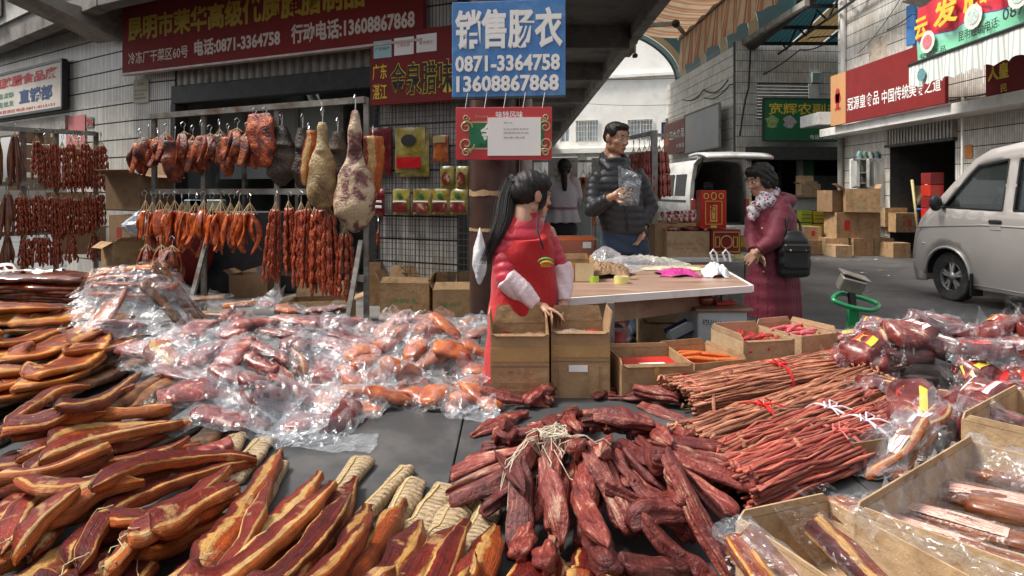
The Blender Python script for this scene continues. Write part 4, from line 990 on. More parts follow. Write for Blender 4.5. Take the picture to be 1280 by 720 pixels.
def bagged(px,py,ang,L,W,T,mat,group,name='vacuum_pack',cat='vacuum pack',pieces=1,fmat=None,mu=.06,amp=.02,rise=.05,kind='slab',bend=.1,label=None,lab=None,fam=None,pxm=True,**kw):
 x,y=LOC(px,py,T*.5) if pxm else (px,py)
 SEED[0]+=1;sd=SEED[0];r=random.Random(sd);ca,sa=math.cos(ang),math.sin(ang)
 root=thing(name,label,cat,(x,y,TZ+float(hget(x,y))),group=group)
 for k in range(pieces):
  offy=(k-(pieces-1)/2)*W/pieces;ww=W/pieces*(.98 if pieces>1 else 1);b=r.uniform(-bend,bend)*L
  l0,l1=-L/2*r.uniform(.85,1),L/2*r.uniform(.85,1)
  pts=[(x+l0*ca-offy*sa,y+l0*sa+offy*ca),(x-(offy+b)*sa,y+(offy+b)*ca),(x+l1*ca-offy*sa,y+l1*sa+offy*ca)]
  V=laymesh(pts,ww,T,kind,n=16,m=12,**kw);q=obj('meat',ringmesh(V,root.location),mat,root)
 if lab:   # printed label lying on the meat under the film
  lm,lu,lw,lh=lab;n=5;Pp=np.zeros((n,n,3))
  for i in range(n):
   for j in range(n):
    a=lu*L+(i/(n-1)-.5)*lw;b=(j/(n-1)-.5)*lh;gx,gy=x+a*ca-b*sa,y+a*sa+b*ca;Pp[i,j]=(gx,gy,0)
  i_=hget(Pp[...,0],Pp[...,1]);A=np.stack([np.ones(n*n),Pp[...,0].ravel()-x,Pp[...,1].ravel()-y],1);cf,*_=np.linalg.lstsq(A,i_.ravel(),rcond=None)
  Pp[...,2]=np.maximum((A @ cf).reshape(n,n)*.5+i_*.5,i_)+.002+TZ
  me=filmmesh(Pp,root.location);q=obj('printed_label',me,lm,root);me.shade_smooth()
  uvl=me.uv_layers.new(name='UVMap');li=np.zeros(len(me.loops),int);me.loops.foreach_get('vertex_index',li);d=np.zeros(len(li)*2);d[0::2]=(li//n)/(n-1);d[1::2]=(li % n)/(n-1);uvl.data.foreach_set('uv',d)
  hput(Pp[...,0].ravel(),Pp[...,1].ravel(),Pp[...,2].ravel()-TZ)
 Pp=film(x,y,ang,L,W,amp,sd,mu,rise);obj('plastic_film',filmmesh(Pp,root.location),fmat or m_film,root)
 REG.append((root,fam or name,*topx((x,y,root.location.z+T)),Pp));return root
def loose_film(px,py,ang,L,W,amp=.03,rise=.1,label='',group=None,fmat=None):
 x,y=LOC(px,py,0);SEED[0]+=1;Pp=film(x,y,ang,L,W,amp,SEED[0],0,rise,n=(20,16),tight=.006)
 root=tag(obj('plastic_bag',filmmesh(Pp,(x,y,TZ)),fmat or m_film2),label,'plastic bag',group);root.location=(x,y,TZ);return root
# ================================================================ THE PILES ON THE TABLE
rr=random.Random(5)
T_=lambda px,py: LOC(px,py,.02)
# boxes stand on the back of the table: keep the piles out of them (heights are filled in p6)
# ---- crinkled pale rolls in front of the bare metal
g='crinkled pale rolls in a row behind the belly strips'
for (a,b,W_) in (((250,600),(300,540),.085),((286,600),(333,545),.09),((318,640),(352,575),.06),((404,640),(455,570),.075),((440,655),(512,580),.055),((470,690),(520,596),.075),((500,690),(560,604),.085),((530,700),(590,612),.085),((570,720),(612,632),.085)):
 W_ *= .98
 o=piece('crinkled_roll',[a,b],W_,.045,m_crk,'pork roll',g,'slab',fam='crinkled',n=44,m=16,rag=.05,flat=.85)
 V=REG[-1][4];c=V[4:-4][:,4]*.5+V[4:-4][:,5]*.5;mb=MB();mb.tube([tuple(p-np.array(o.location)+np.array((0,0,.001))) for p in c],.0045,5);mb.build('fat_seam',m_ridge,o,world=False)
# ---- dark slabs and black glazed pieces along the left edge
g='black glazed pieces at the left edge'
for a,b,W_ in (((-30,640),(60,610),.10),((-30,590),(45,560),.10),((-40,560),(40,530),.1),((-30,520),(30,505),.1),((-60,500),(45,485),.1),((-60,470),(20,455),.1),((-60,440),(10,425),.1),((-50,610),(50,590),.1),((-50,545),(55,510),.09)):
 piece('black_meat_piece',[a,b],W_,.045,m_black,'cured meat',g,'taper',rag=.14,n=16)
# ---- charred slabs
g='smoked strips laid side by side'
mound(150,500,.75,.35,.10)
for a,m_,b,W_,mt in (((175,555),(215,545),(262,520),.10,m_char),((125,560),(190,520),(268,478),.10,m_char),((205,590),(240,560),(275,535),.09,m_char),((90,540),(160,500),(250,466),.085,m_smoke),
  ((100,520),(160,488),(234,452),.085,m_smoke),((60,500),(140,470),(210,430),.10,m_smoke),((50,480),(130,455),(215,425),.11,m_smoke),((70,470),(130,440),(190,432),.08,m_smoke)):
 piece('smoked_strip',[a,m_,b],W_,.045,mt,'smoked meat',g,'slab',rag=.07,n=26)
# ---- amber slabs (0-130, 385-470)
g='amber belly slabs stacked at the left'
mound(15,440,.60,.42,.15);mound(60,480,.5,.3,.10)
for a,m_,b,W_ in (((-50,500),(20,492),(90,470),.15),((-60,485),(0,480),(60,462),.16),((60,450),(110,430),(150,405),.12),((-40,470),(40,460),(100,442),.15),((20,478),(80,468),(125,428),.14),((-20,455),(40,450),(112,432),.15),((30,468),(90,455),(132,418),.15),((-60,440),(10,436),(90,416),.16),((10,440),(60,432),(112,404),.16),((-30,425),(30,422),(95,398),.16),((-60,412),(0,404),(70,392),.16),((20,412),(70,404),(118,384),.15),((-40,400),(20,396),(100,382),.16)):
 piece('amber_slab',[a,m_,b],W_*1.15,.036,m_amber,'pork slab',g,'belly',rag=.10,n=26,curl=.5)
# ---- glazed flat faces stacked (0-110, 322-390)
g='glazed flat pig faces in a tall stack'
X0=G(55,402,TZ+.05);gx,gy=X0.x,X0.y;mound_xy(gx-.25,gy,.80,.42,.21)
for k in range(9):
 dx=rr.uniform(-.05,.05);dy=rr.uniform(-.04,.04);ln=.66+rr.uniform(-.05,.05)
 piece('glazed_pig_face',[(gx-ln/2+dx,gy-.05+dy),(gx+dx,gy+.02+dy),(gx+ln/2+dx,gy+.03+dy)],.36,.045,m_glaze,'cured pork',g,'taper',px=False,rag=.10,n=22,m=18,curl=-.2,flat=.6)
for k in range(7):
 dx=rr.uniform(-.06,.06);dy=rr.uniform(-.04,.04)
 piece('glazed_pig_face',[(gx-.85+dx,gy-.02+dy),(gx-.62+dx,gy+.03+dy),(gx-.36+dx,gy+dy)],.36,.045,m_glaze,'cured pork',g,'taper',px=False,rag=.1,n=20,m=16,curl=-.2,flat=.6)
for a,m_,b,W_ in (((-60,400),(20,398),(100,392),.15),((-60,412),(20,410),(110,404),.16),((10,404),(70,398),(125,392),.15),((90,425),(130,412),(165,398),.12),((-70,388),(0,388),(80,384),.15),((80,440),(130,425),(180,412),.11)):
 piece('amber_slab',[a,m_,b],W_,.036,rr.choice([m_amber,m_amber,m_smoke]),'pork slab','amber belly slabs stacked at the left','belly',rag=.10,n=24,curl=.5)
# ---- vacuum packed orange slices: the stack behind (95-230, 310-400)
g='vacuum packs of orange slices in a tall stack'
X1=G(165,408,TZ+.05);sx_,sy_=X1.x,X1.y;mound_xy(sx_,sy_,.40,.36,.25)
for k in range(10):
 bagged(sx_+rr.uniform(-.03,.03)+.012*(8-k),sy_+rr.uniform(-.03,.03)-.010*(8-k),rr.uniform(-.15,.25),.50,.30,.042,m_hamo if k % 3 else m_amber,g,pieces=1,pxm=False,mu=.07,amp=.03,rise=.10,fam='orange pack',kind='taper',fmat=m_film3 if k>8 else m_film)
for (px,py) in ((215,402),(240,385),(262,392),(225,372),(255,372)):
 bagged(px,py,rr.uniform(.0,.5),.36,.13,.04,m_smoke,'vacuum packs of dark strips beside the tall stack',fam='dark pack',mu=.05,fmat=m_film3)
# ---- pink packs, spread from left to the middle
g='vacuum packs of pink cured pork'
mound(300,430,.85,.45,.19);mound(400,420,.5,.34,.19);mound(190,420,.5,.3,.10)
pk=[(130,405),(150,420),(178,432),(215,428),(240,415),(150,402),(205,455),(232,470),(265,478),(292,520),(250,500),(300,495),(340,505),(300,470),(340,480),(380,500),(420,505),(455,505),(400,480),(440,482),(478,480),(360,455),(410,455),(450,450),
      (330,440),(290,440),(255,440),(380,430),(425,428),(465,455),(345,415),(300,412),(395,408),(430,400),(320,396),(360,388),(290,392),(405,385),(255,405),(440,420),(375,400),(335,378),(300,378)]
for i,(px,py) in enumerate(pk):
 nn=rr.random();an=rr.uniform(-1.2,1.2)+(.6 if nn<.6 else 1.6)
 bagged(px,py+rr.uniform(-4,4),an,rr.uniform(.24,.34),rr.uniform(.11,.15),.045,m_pink if nn<.75 else m_hamo if nn<.85 else m_belly3,g,pieces=1 if rr.random()<.7 else 2,mu=rr.uniform(.06,.10),amp=.035,rise=rr.choice([.04,.10,.16]),fam='pink pack',fmat=rr.choice([m_film,m_film2,m_film,m_film3]),kind=rr.choice(['slab','taper','belly']))
piece('cured_meat_piece',[(232,568),(292,556)],.085,.05,m_pink,'cured meat','bare pink pork pieces on the table','slab',rag=.12)
# big bag laid flat at the front of the packs, with meat in its top
bagged(415,520,1.2,.22,.14,.06,m_dkham,g,mu=.10,amp=.03,rise=.05,fam='pink pack',fmat=m_film)
bagged(372,530,1.45,.16,.12,.03,m_pink,g,mu=.12,amp=.03,rise=.05,fam='pink pack',fmat=m_film2)
# ---- orange ham packs (430-610, 385-510)
g='vacuum packs of orange ham near the cartons'
mound(525,430,.36,.26,.16)
hm=[(455,490),(488,500),(520,495),(560,500),(590,500),(440,470),(475,470),(510,475),(545,478),(585,478),(600,490),(460,450),(500,452),(540,452),(580,452),(602,462),(455,430),(490,428),(525,430),(565,432),(598,436),(470,412),(505,408),(540,408),(575,412),(600,415),(520,398),(556,398),(588,400),(490,398)]
for i,(px,py) in enumerate(hm):
 an=rr.choice([1.1,.3,.7,2.4])+rr.uniform(-.3,.3)
 bagged(px,py,an,rr.uniform(.20,.27),.11,.05,m_hamo,g,mu=rr.uniform(.05,.08),amp=.03,rise=rr.choice([.03,.08,.14]),fam='ham pack',fmat=rr.choice([m_film,m_film2,m_film3]),kind='taper')
loose_film(590,518,.15,.22,.16,.02,.05,'milky empty end of a plastic bag lying on the metal beside the first carton')
loose_film(420,556,.05,.30,.16,.02,.04,'flat empty plastic bag sticking out below the pink packs onto bare metal')
loose_film(350,560,1.2,.14,.12,.02,.06,'small clear bag corner behind the crinkled rolls')
# ---- big pile of belly strips: left wing
mound(120,640,.55,.42,.07);mound(40,540,.40,.40,.10)
g='red and yellow cured belly strips heaped in the foreground'
def belly(pts,W_=.10,T=.04,mt=None,st=True,**kw):
 return piece('belly_strip',pts,W_,T,mt or rr.choice([m_belly,m_belly,m_belly2,m_belly3]),'pork belly strip',g,'belly',string=st and rr.random()<.5,fam='belly',rag=.10,n=30,m=18,flat=.62,stiff=.6,ridge=.05,**kw)
base=[((-60,720),(10,690),(60,640)),((-40,760),(40,730),(90,670)),((30,760),(90,740),(130,680)),((100,770),(150,740),(190,690)),((170,780),(220,740),(250,700)),((240,790),(290,750),(320,700)),
  ((-60,660),(0,640),(60,600)),((-60,620),(20,600),(80,580)),((-50,590),(20,580),(90,560)),((60,640),(130,620),(200,600)),((100,670),(170,650),(240,620)),((160,690),(220,670),(290,640))]
for b_ in base: belly(b_,.10,.04,rr.choice([m_belly2,m_belly3]),lift=0)
left=[((15,545),(80,530),(150,522)),((20,570),(100,545),(165,525)),((0,540),(60,520),(110,500)),((8,520),(55,497),(112,480)),((60,525),(110,508),(165,478)),((50,540),(120,525),(215,505)),((60,570),(130,545),(240,520)),((30,590),(100,560),(205,540)),((40,610),(130,580),(250,548)),
  ((20,640),(90,610),(180,580)),((0,690),(30,640),(90,600)),((40,690),(60,650),(85,610)),((85,700),(120,650),(160,620)),((60,625),(130,610),(215,580)),((105,615),(200,575),(310,560)),((125,640),(220,600),(318,575)),
  ((160,680),(210,640),(290,600)),((130,715),(170,660),(225,630)),((190,690),(230,650),(300,612)),((40,660),(110,630),(180,605)),((0,610),(60,590),(140,565))]
for b_ in left: belly(b_,rr.uniform(.055,.08),.038)
for b_ in left[::2]:
 j=[rr.uniform(-16,16),rr.uniform(-13,13)];belly([(a+j[0]+rr.uniform(-6,6),b+j[1]+rr.uniform(-5,5)) for a,b in b_],rr.uniform(.045,.068),.034)
# right wing: strips pointing up the frame
mound(420,740,.62,.28,.10)
right=[((240,790),(290,720),(350,655)),((330,800),(370,740),(430,690)),((420,800),(450,760),(500,710)),((500,800),(530,760),(560,700)),((200,760),(260,690),(330,610)),((250,720),(300,640),(350,560)),((210,780),(290,700),(400,596)),((270,770),(330,700),(408,640)),
         ((330,790),(390,680),(445,600)),((370,790),(440,710),(505,622)),((300,800),(400,730),(460,650)),((430,800),(480,720),(525,650)),((470,800),(515,730),(570,664)),((560,790),(590,740),(620,668)),((525,800),(560,750),(590,690)),((640,800),(650,740),(668,690)),((700,800),(702,750),(700,700)),((735,790),(736,720),(738,664)),((590,800),(640,760),(665,720)),
         ((770,790),(775,740),(762,700)),((825,800),(820,760),(800,710)),((690,790),(660,760),(690,715))]
for b_ in right: belly(b_,rr.uniform(.070,.092),.044)
for b_ in right[::2]:
 j=rr.uniform(-22,22);belly([(a+j+rr.uniform(-5,5),b+rr.uniform(0,14)) for a,b in b_],rr.uniform(.05,.072),.038)
# ---- bundles of dried sticks
def stick_mat(name,a,b,c): return blob_mat(name,[(.32,a),(.5,b),(.66,c)],14,.5,.1,.9,.6,rnd=.9,fine=90,mapv=(.35,3,3),bd=.006)
m_st1=stick_mat('pale_stick',(.15,.044,.022),(.38,.135,.072),(.58,.29,.17));m_st2=stick_mat('red_stick',(.16,.020,.014),(.42,.080,.052),(.60,.21,.15))
def bundle(a,b,W_,Hh,mt,n,label,ribs,seed,mt2=None,ribm=None,loops=True,r0=.0052):
 r=random.Random(seed);A=LOC(*a,.03);B=LOC(*b,.03);A=np.array(A);B=np.array(B);d=B-A;L=np.linalg.norm(d);d /= L;nn=np.array((-d[1],d[0]))
 c=(A+B)/2;base=float(np.mean([hget(*(A+d*L*q)) for q in (.2,.5,.8)]));ang=math.atan2(d[1],d[0])
 root=thing('stick_bundle',label,'dried meat bundle',(c[0],c[1],TZ+base),rz=ang,group='bundles of dried meat sticks')
 ms=[]
 for k in range(10):   # ten different bent sticks shared by all the copies
  nz=vnoise(seed*31+k,4,5);m=12;pts=[]
  for q in range(m):
   s=q/(m-1);x=(s-.5)*L*r.uniform(.995,1.005)
   pts.append((x,.009*float(nz(np.array([x*3,k,0.]))),.010*float(nz(np.array([x*3,k,5.])))))
  if k % 2 and loops: pts+=[(pts[-1][0]+.014,pts[-1][1]+.012,pts[-1][2]),(pts[-1][0]+.004,pts[-1][1]+.028,pts[-1][2]+.004)]
  rad=[r0*(1+.30*math.sin(q*2.1+k)+.3*r.uniform(-1,1)) for q in range(len(pts))]
  mb=MB();mb.tube(pts,rad,6);me=mb.mesh();me.materials.append(mt if not mt2 or k % 3 else mt2);me.shade_smooth();ms.append(me)
 for i in range(n):
  # pack the sticks on an oval dome; most on the outside where they can be seen
  th=math.pi*(i+.5)/n*1.0;ly=rr.choice([1,1,.86,.72]);y=-math.cos(th)*W_/2*ly;z=math.sin(th)**.7*Hh*ly+.004
  o=bpy.data.objects.new('stick',ms[r.randrange(10)]);C.objects.link(o);o.parent=root
  o.location=(r.uniform(-.035,.035),y+r.uniform(-.006,.006),z+r.uniform(-.003,.003));o.rotation_euler=(r.uniform(0,6.28),r.uniform(-.012,.012),r.uniform(-.035,.035)+(math.pi if r.random()<.3 else 0))
 mb=MB()
 mb.grid(3,9,lambda u,v: ((u-.5)*L*.97,-math.cos(math.pi*v)*W_/2*.85,max(.002,math.sin(math.pi*v)**.7*Hh*.8)));mb.build('bundle_core',mt,root,world=False)
 for (u,cm) in ribs:
  pts=[]
  for q in range(15):
   th=math.pi*q/14;pts.append(((u-.5)*L+.012*math.sin(q*.9+u*9),-math.cos(th)*(W_/2+.012),math.sin(th)**.7*(Hh+.014)+.002))
  mb=MB()
  for q in range(14): mb.bar(pts[q],Vector(pts[q+1])+(Vector(pts[q+1])-Vector(pts[q]))*.15,.016,.003,up=(0,math.cos(math.pi*(q+.5)/14)*-1,math.sin(math.pi*(q+.5)/14)+.01))
  mb.build('ribbon',cm,root,world=False);top=pts[6]
  mb=MB()
  for sg in (-1,1):
   mb.tube([top,(top[0]+.02*sg,top[1]+.012,top[2]+.02),(top[0]+.045*sg,top[1]-.005,top[2]+.006),(top[0]+.02*sg,top[1]-.012,top[2]+.004),top],.0035,5)
   mb.tube([top,(top[0]+.03*sg,top[1]-.03,top[2]+.006),(top[0]+.05*sg,top[1]-.06,top[2]-.004)],.003,5)
  mb.build('bow',cm,root,world=False)['kind']='stuff'
 for f in np.linspace(0,1,60):
  for g_ in np.linspace(-1,1,22):
   p=A+d*L*f+nn*g_*W_/2;hput([p[0]],[p[1]],[base+max(0,1-g_*g_)**.35*Hh])
 return root
m_rrib=M('red_ribbon',(.55,.012,.015),.35,.1,8);m_wrib=M('white_ribbon',(.70,.62,.68),.5,.1,8);m_prib=M('pink_ribbon',(.55,.14,.12),.4,.1,8)
bundle((846,500),(1100,452),.25,.11,m_st1,150,'rear pale bundle of dried sticks tied with two red ribbons',[(.42,m_rrib),(.78,m_rrib)],1)
bundle((866,560),(1085,482),.20,.10,m_st1,130,'yellowish bundle of dried sticks in the middle with a red knot at its left end',[(.30,m_rrib)],2)
bundle((895,590),(1115,500),.18,.10,m_st2,120,'narrow reddish bundle with a white ribbon, between the yellowish and the front bundle',[(.55,m_wrib)],3,m_st1)
bundle((912,622),(1125,535),.20,.11,m_st2,150,'front red bundle of dried sticks held by a broad pink ribbon',[(.55,m_prib),(.72,m_wrib)],4)
for k,(a,b) in enumerate((((930,560),(890,500)),((880,510),(850,470)),((965,505),(1000,560)),((1080,500),(1112,455)),((1100,520),(1130,470)),((900,500),(915,462)))):
 A=LOC(*a,.02);B=LOC(*b,.02);mb=MB();zz=TZ+max(float(hget(*A)),float(hget(*B)))+.01
 mb.tube([(A[0]+(B[0]-A[0])*q/7+rr.uniform(-.006,.006),A[1]+(B[1]-A[1])*q/7,TZ+float(hget(A[0]+(B[0]-A[0])*q/7,A[1]+(B[1]-A[1])*q/7))+.012) for q in range(8)],[.008+.002*math.sin(q*2) for q in range(8)],7)
 o=mb.build('loose_stick',m_st2 if k % 2 else m_st1,None,smooth=True,cat='dried stick',group='loose dried sticks lying across the bundles');REG.append((o,'loose stick',*topx(((A[0]+B[0])/2,(A[1]+B[1])/2,zz)),None))
# ---- dried loins: heap round the tied strings
g='dark red dried loins heaped and tied with string'
mound(745,585,.50,.46,.12)
def loin(a,b,W_=.07,T=.05,mt=None,kd=None,**kw):
 A,B=LOC(*a,.03),LOC(*b,.03);d=math.hypot(B[0]-A[0],B[1]-A[1]);ln=min(max(d,.20),.32)/d;cx_,cy_=(A[0]+B[0])/2,(A[1]+B[1])/2
 A=(cx_+(A[0]-cx_)*ln,cy_+(A[1]-cy_)*ln);B=(cx_+(B[0]-cx_)*ln,cy_+(B[1]-cy_)*ln)
 return piece('dried_loin',[A,(cx_+rr.uniform(-.015,.015),cy_+rr.uniform(-.015,.015)),B],W_,T,mt or rr.choice([m_loin,m_loin,m_loin2]),'dried loin',g,kd or rr.choice(['taper','drop','taper']),fam='loin',px=False,rag=.17,n=26,m=18,flat=1.,stiff=.75,ridge=.13,**kw)
K=(690,520)
ring=[]
for k in range(26):   # outer skirt
 a=2*math.pi*k/26+rr.uniform(-.08,.08);r0,r1=.16,rr.uniform(.40,.50);p=G(745,590,TZ+.06)
 ring.append(((p.x+r0*math.cos(a),p.y+r0*.9*math.sin(a)),(p.x+r1*math.cos(a),p.y+r1*.85*math.sin(a))))
for a,b in ring:
 piece('dried_loin',[a,((a[0]+b[0])/2+rr.uniform(-.02,.02),(a[1]+b[1])/2),b],rr.uniform(.05,.066),.04,rr.choice([m_loin,m_loin2]),'dried loin',g,'taper',fam='loin',px=False,rag=.17,n=24,m=18,flat=1.,stiff=.7,ridge=.13)
L_=[((660,510),(585,540)),((665,515),(590,590)),((680,530),(645,600)),((670,540),(650,610)),((650,590),(645,660)),((690,545),(705,640)),((700,540),(690,655)),((680,600),(700,680)),((720,560),(735,640)),((735,545),(780,650)),((742,575),(780,640)),((755,535),(800,640)),
      ((760,555),(850,640)),((770,530),(830,600)),((770,600),(840,655)),((790,660),(870,620)),((800,640),(865,665)),((700,480),(770,490)),((690,500),(600,480)),((640,500),(700,470)),((730,500),(800,470)),((760,490),(850,500)),((745,470),(820,480)),((800,500),(860,520)),
      ((780,515),(850,560)),((720,470),(780,465)),((830,520),(870,570)),((840,560),(855,620)),((855,590),(905,690)),((865,600),(880,690)),((810,660),(900,720)),((690,640),(680,700)),((660,640),(650,690)),((740,640),(760,700)),((780,690),(860,700)),((640,480),(690,500)),((715,530),(735,500)),((612,520),(650,550)),
      ((700,505),(745,560)),((745,505),(770,580)),((795,540),(840,590)),((720,600),(760,670)),((620,560),(655,620)),((820,600),(900,640)),((670,490),(720,470)),((800,480),(840,500)),((700,515),(760,500)),((730,520),(790,515)),((690,500),(740,515)),((705,525),(725,580)),((750,510),(810,530)),((680,515),(700,570)),((660,500),(690,480)),((760,520),(750,580)),((650,520),(620,570))]
for a,b in L_: loin(a,b,rr.uniform(.046,.064),.040)
# string tangle at the tie point
o3=G(690,518,TZ+.3);mb=MB();kx,ky=LOC(692,538,.02)
for k in range(28):
 a=rr.uniform(0,6.28);ln=rr.uniform(.05,.20);pts3=[]
 for q in range(9):
  f=q/8;x=kx+math.cos(a+.6*f)*ln*f+rr.uniform(-.008,.008);y=ky+math.sin(a+.6*f)*ln*f*.9+rr.uniform(-.008,.008);pts3.append((x,y,TZ+float(hget(x,y))+.006+.02*(1-f)*rr.random()))
 mb.tube(pts3,.0015,4)
for k in range(9):
 pts3=[(kx+.04*math.cos(q*.8+k),ky+.035*math.sin(q*.8+k*2),TZ+float(hget(kx,ky))+.006+.0012*k+.006*math.sin(q+k)) for q in range(9)];mb.tube(pts3,.0017,4)
mb.build('string_knot',m_wstring,None,label='tangled pale strings knotted on top of the dried loin heap',cat='string')['kind']='stuff'
# ---- deep red ham packs at the right (1060-1280, 385-500)
def labmat(name,stops,blobs=18,seed=0,base=(.6,.03,.02)):
 t=NT(name);u,v=uvxy(t);c=t.ramp(v,stops,'CONSTANT')
 t.col(c);t.set(Roughness=.3);return t.m
m_lab1=labmat('red_yellow_label',[(0,(.50,.02,.015)),(.22,(.62,.42,.03)),(.34,(.5,.02,.015)),(.62,(.7,.68,.62)),(.74,(.5,.02,.015)),(.88,(.62,.42,.03))])
m_lab2=labmat('white_label',[(0,(.7,.68,.65)),(.2,(.5,.05,.05)),(.3,(.7,.68,.65)),(.7,(.55,.04,.04)),(.8,(.7,.68,.65))])
m_lab3=labmat('yellow_label',[(0,(.62,.45,.04)),(.3,(.55,.03,.02)),(.55,(.62,.45,.04)),(.8,(.55,.03,.02))])
m_lab4=labmat('red_label',[(0,(.45,.015,.012)),(.42,(.7,.6,.3)),(.52,(.45,.015,.012))])
g='vacuum packs of deep red ham with printed labels'
mound(1160,452,.55,.40,.13);mound(1275,455,.5,.42,.15)
rp=[(1075,440),(1110,470),(1150,500),(1200,510),(1245,520),(1090,420),(1125,440),(1170,465),(1215,480),(1262,490),(1070,410),(1105,418),(1140,430),(1180,440),(1225,452),(1270,462),(1300,480),(1115,400),(1150,405),(1190,412),(1235,425),(1275,435),(1080,398),(1120,392),(1160,390),(1200,398),(1245,405),(1290,410),(1180,425),(1220,418),(1310,440),(1265,400)]
rp2=[(a+rr.uniform(-16,16),b+rr.uniform(-8,8)) for a,b in rp[::2]]
for i,(px,py) in enumerate(rp+rp2):
 an=rr.choice([-.5,-.2,.4,1.0])+rr.uniform(-.3,.3)
 q=G(px,py,TZ+.15)
 bagged(q.x,q.y,an,rr.uniform(.22,.29),.15,.085,m_dkham,g,mu=rr.uniform(.035,.06),amp=.028,rise=rr.choice([.04,.1,.16]),stiff=.8,bend=.03,pxm=False,fam='label pack',fmat=rr.choice([m_film,m_film3,m_film3]),kind='slab',
           lab=(rr.choice([m_lab1,m_lab2,m_lab3,m_lab4,m_lab1]),rr.uniform(-.2,.2),.12,.10))
# long slices in printed bags between bundles and open cartons (1070-1200, 505-580)
g='bags of long cured slices with red labels'
fill(*[v for v in (1.02,1.5)],2.25,2.75,.10)
for px,py,an in ((1130,545,.42),(1150,522,.45),(1120,565,.45)):
 bagged(px,py,an,.30,.055,.03,m_belly3,g,mu=.045,amp=.02,rise=.05,fam='slice bag',fmat=m_film,lab=(m_lab2,.0,.07,.05),kind='slab')
if 0: print('HM stack',hget(sx_,sy_),hget(gx,gy),hget(-1.45,3.55),HM.max())
# ================================================================ CARTONS
m_card=M('cardboard',(.40,.25,.125),.8,.2,5,bump=.5,bscale=26,bdist=.012,dirt=(.22,.13,.065),dscale=6,rnd=.12)
m_card2=M('pale_cardboard',(.44,.295,.165),.8,.2,5,bump=.5,bscale=26,bdist=.012,dirt=(.27,.17,.09),dscale=6,rnd=.1)
m_cardd=M('dark_cardboard',(.26,.155,.08),.85,.2,4,bump=.15,bscale=60,dirt=(.15,.09,.05),dscale=4,rnd=.12)
m_tape=M('brown_parcel_tape',(.42,.26,.11),.25,.1,10,coat=.5)
m_cut=M('cardboard_edge',(.52,.37,.22),.9,.1,30)
m_print=M('faded_red_print',(.40,.14,.08),.8,.2,20);m_gprint=M('faded_green_print',(.10,.28,.12),.8,.2,20)
def carton(label,x,y,z,w,d,h,rz=0,mat=None,open_=True,flaps=(),tape=True,prints=(),thing_=None,group=None,name='cardboard_box',cat='cardboard box',lean=0,seam=None):
 """local frame: x width, y depth (front = -y). flaps: list of (side, length, angle): side f/b/l/r, angle 0 = upright, +90 = folded out flat"""
 mat=mat or m_card;T=.005
 r=thing(name,label,cat,(x,y,z),rz=rz,group=group)
 mb=MB();z1=h
 mb.bx(-w/2,w/2,-d/2,-d/2+T,0,z1);mb.build('front_wall',mat,r,world=False)
 mb=MB();mb.bx(-w/2,w/2,d/2-T,d/2,0,z1);mb.build('back_wall',mat,r,world=False)
 for sg in (-1,1):
  mb=MB();xa=sg*(w/2-T/2);mb.bx(xa-T/2,xa+T/2,-d/2+T+.0005,d/2-T-.0005,0,z1);mb.build('side_wall',mat,r,world=False)
 mb=MB();mb.bx(-w/2+T,w/2-T,-d/2+T,d/2-T,.002,.006);mb.build('bottom',mat,r,world=False)
 if not open_:
  mb=MB();mb.bx(-w/2+.001,w/2-.001,-d/2+.001,-.001,z1+.001,z1+.005);mb.build('flap',mat,r,world=False)
  mb=MB();mb.bx(-w/2+.001,w/2-.001,.001,d/2-.001,z1+.001,z1+.005);mb.build('flap',mat,r,world=False)
  if tape:
   mb=MB();mb.bx(-w/2-.0015,w/2+.0015,-.028,.028,z1+.0055,z1+.0065);mb.bx(-w/2-.0022,-w/2-.001,-.028,.028,z1-.06,z1+.0065);mb.bx(w/2+.001,w/2+.0022,-.028,.028,z1-.06,z1+.0065);mb.build('tape',m_tape,r,world=False)
 for side,ln,an in flaps:
  a=R(an);mb=MB();wd=(w if side in 'fb' else d)-.01;tp=.018
  # flap built upright at the hinge then turned outwards
  V=[(-wd/2,0,0),(wd/2,0,0),(wd/2-tp,0,ln),(-wd/2+tp,0,ln)];V=V+[(p[0],T,p[2]) for p in V]
  Fs=[(0,1,2,3),(7,6,5,4),(0,4,5,1),(1,5,6,2),(2,6,7,3),(3,7,4,0)]
  ry={'f': 0,'r': 90,'b': 180,'l':-90}[side];hx={'f': (0,-d/2),'r': (w/2,0),'b': (0,d/2),'l': (-w/2,0)}[side]
  Mx=Matrix.Translation((hx[0],hx[1],h+.002)) @ Matrix.Rotation(R(ry),4,'Z') @ Matrix.Rotation(a,4,'X')
  mb.add(V,Fs,Mx);mb.build('flap',mat,r,world=False)
 if seam: mb=MB();mb.bx(-w/2-.001,w/2+.001,-d/2-.0015,-d/2-.0002,h*seam-.004,h*seam+.002);mb.build('fold_line',m_cardd,r,world=False)
 for pr in prints:
  kind=pr[0]
  if kind=='text': _,s,u,v,hh,m_,ww=pr;text(s,(-w/2+w*u,-d/2,h*v),(1,0,0),(0,0,1),hh*h,m_,None,w*ww,1,'printed_text',.0008).parent=r
  elif kind=='patch':
   _,u0,u1,v0,v1,m_,nm=pr;mb=MB();mb.bx(-w/2+w*u0,-w/2+w*u1,-d/2-.002,-d/2-.0003,h*v0,h*v1);mb.build(nm,m_,r,world=False)
  elif kind=='tape':
   _,u0,u1,v0,v1=pr;mb=MB();mb.bx(-w/2+w*u0,-w/2+w*u1,-d/2-.0025,-d/2-.0003,h*v0,h*v1);mb.build('tape',m_tape,r,world=False)
 return r
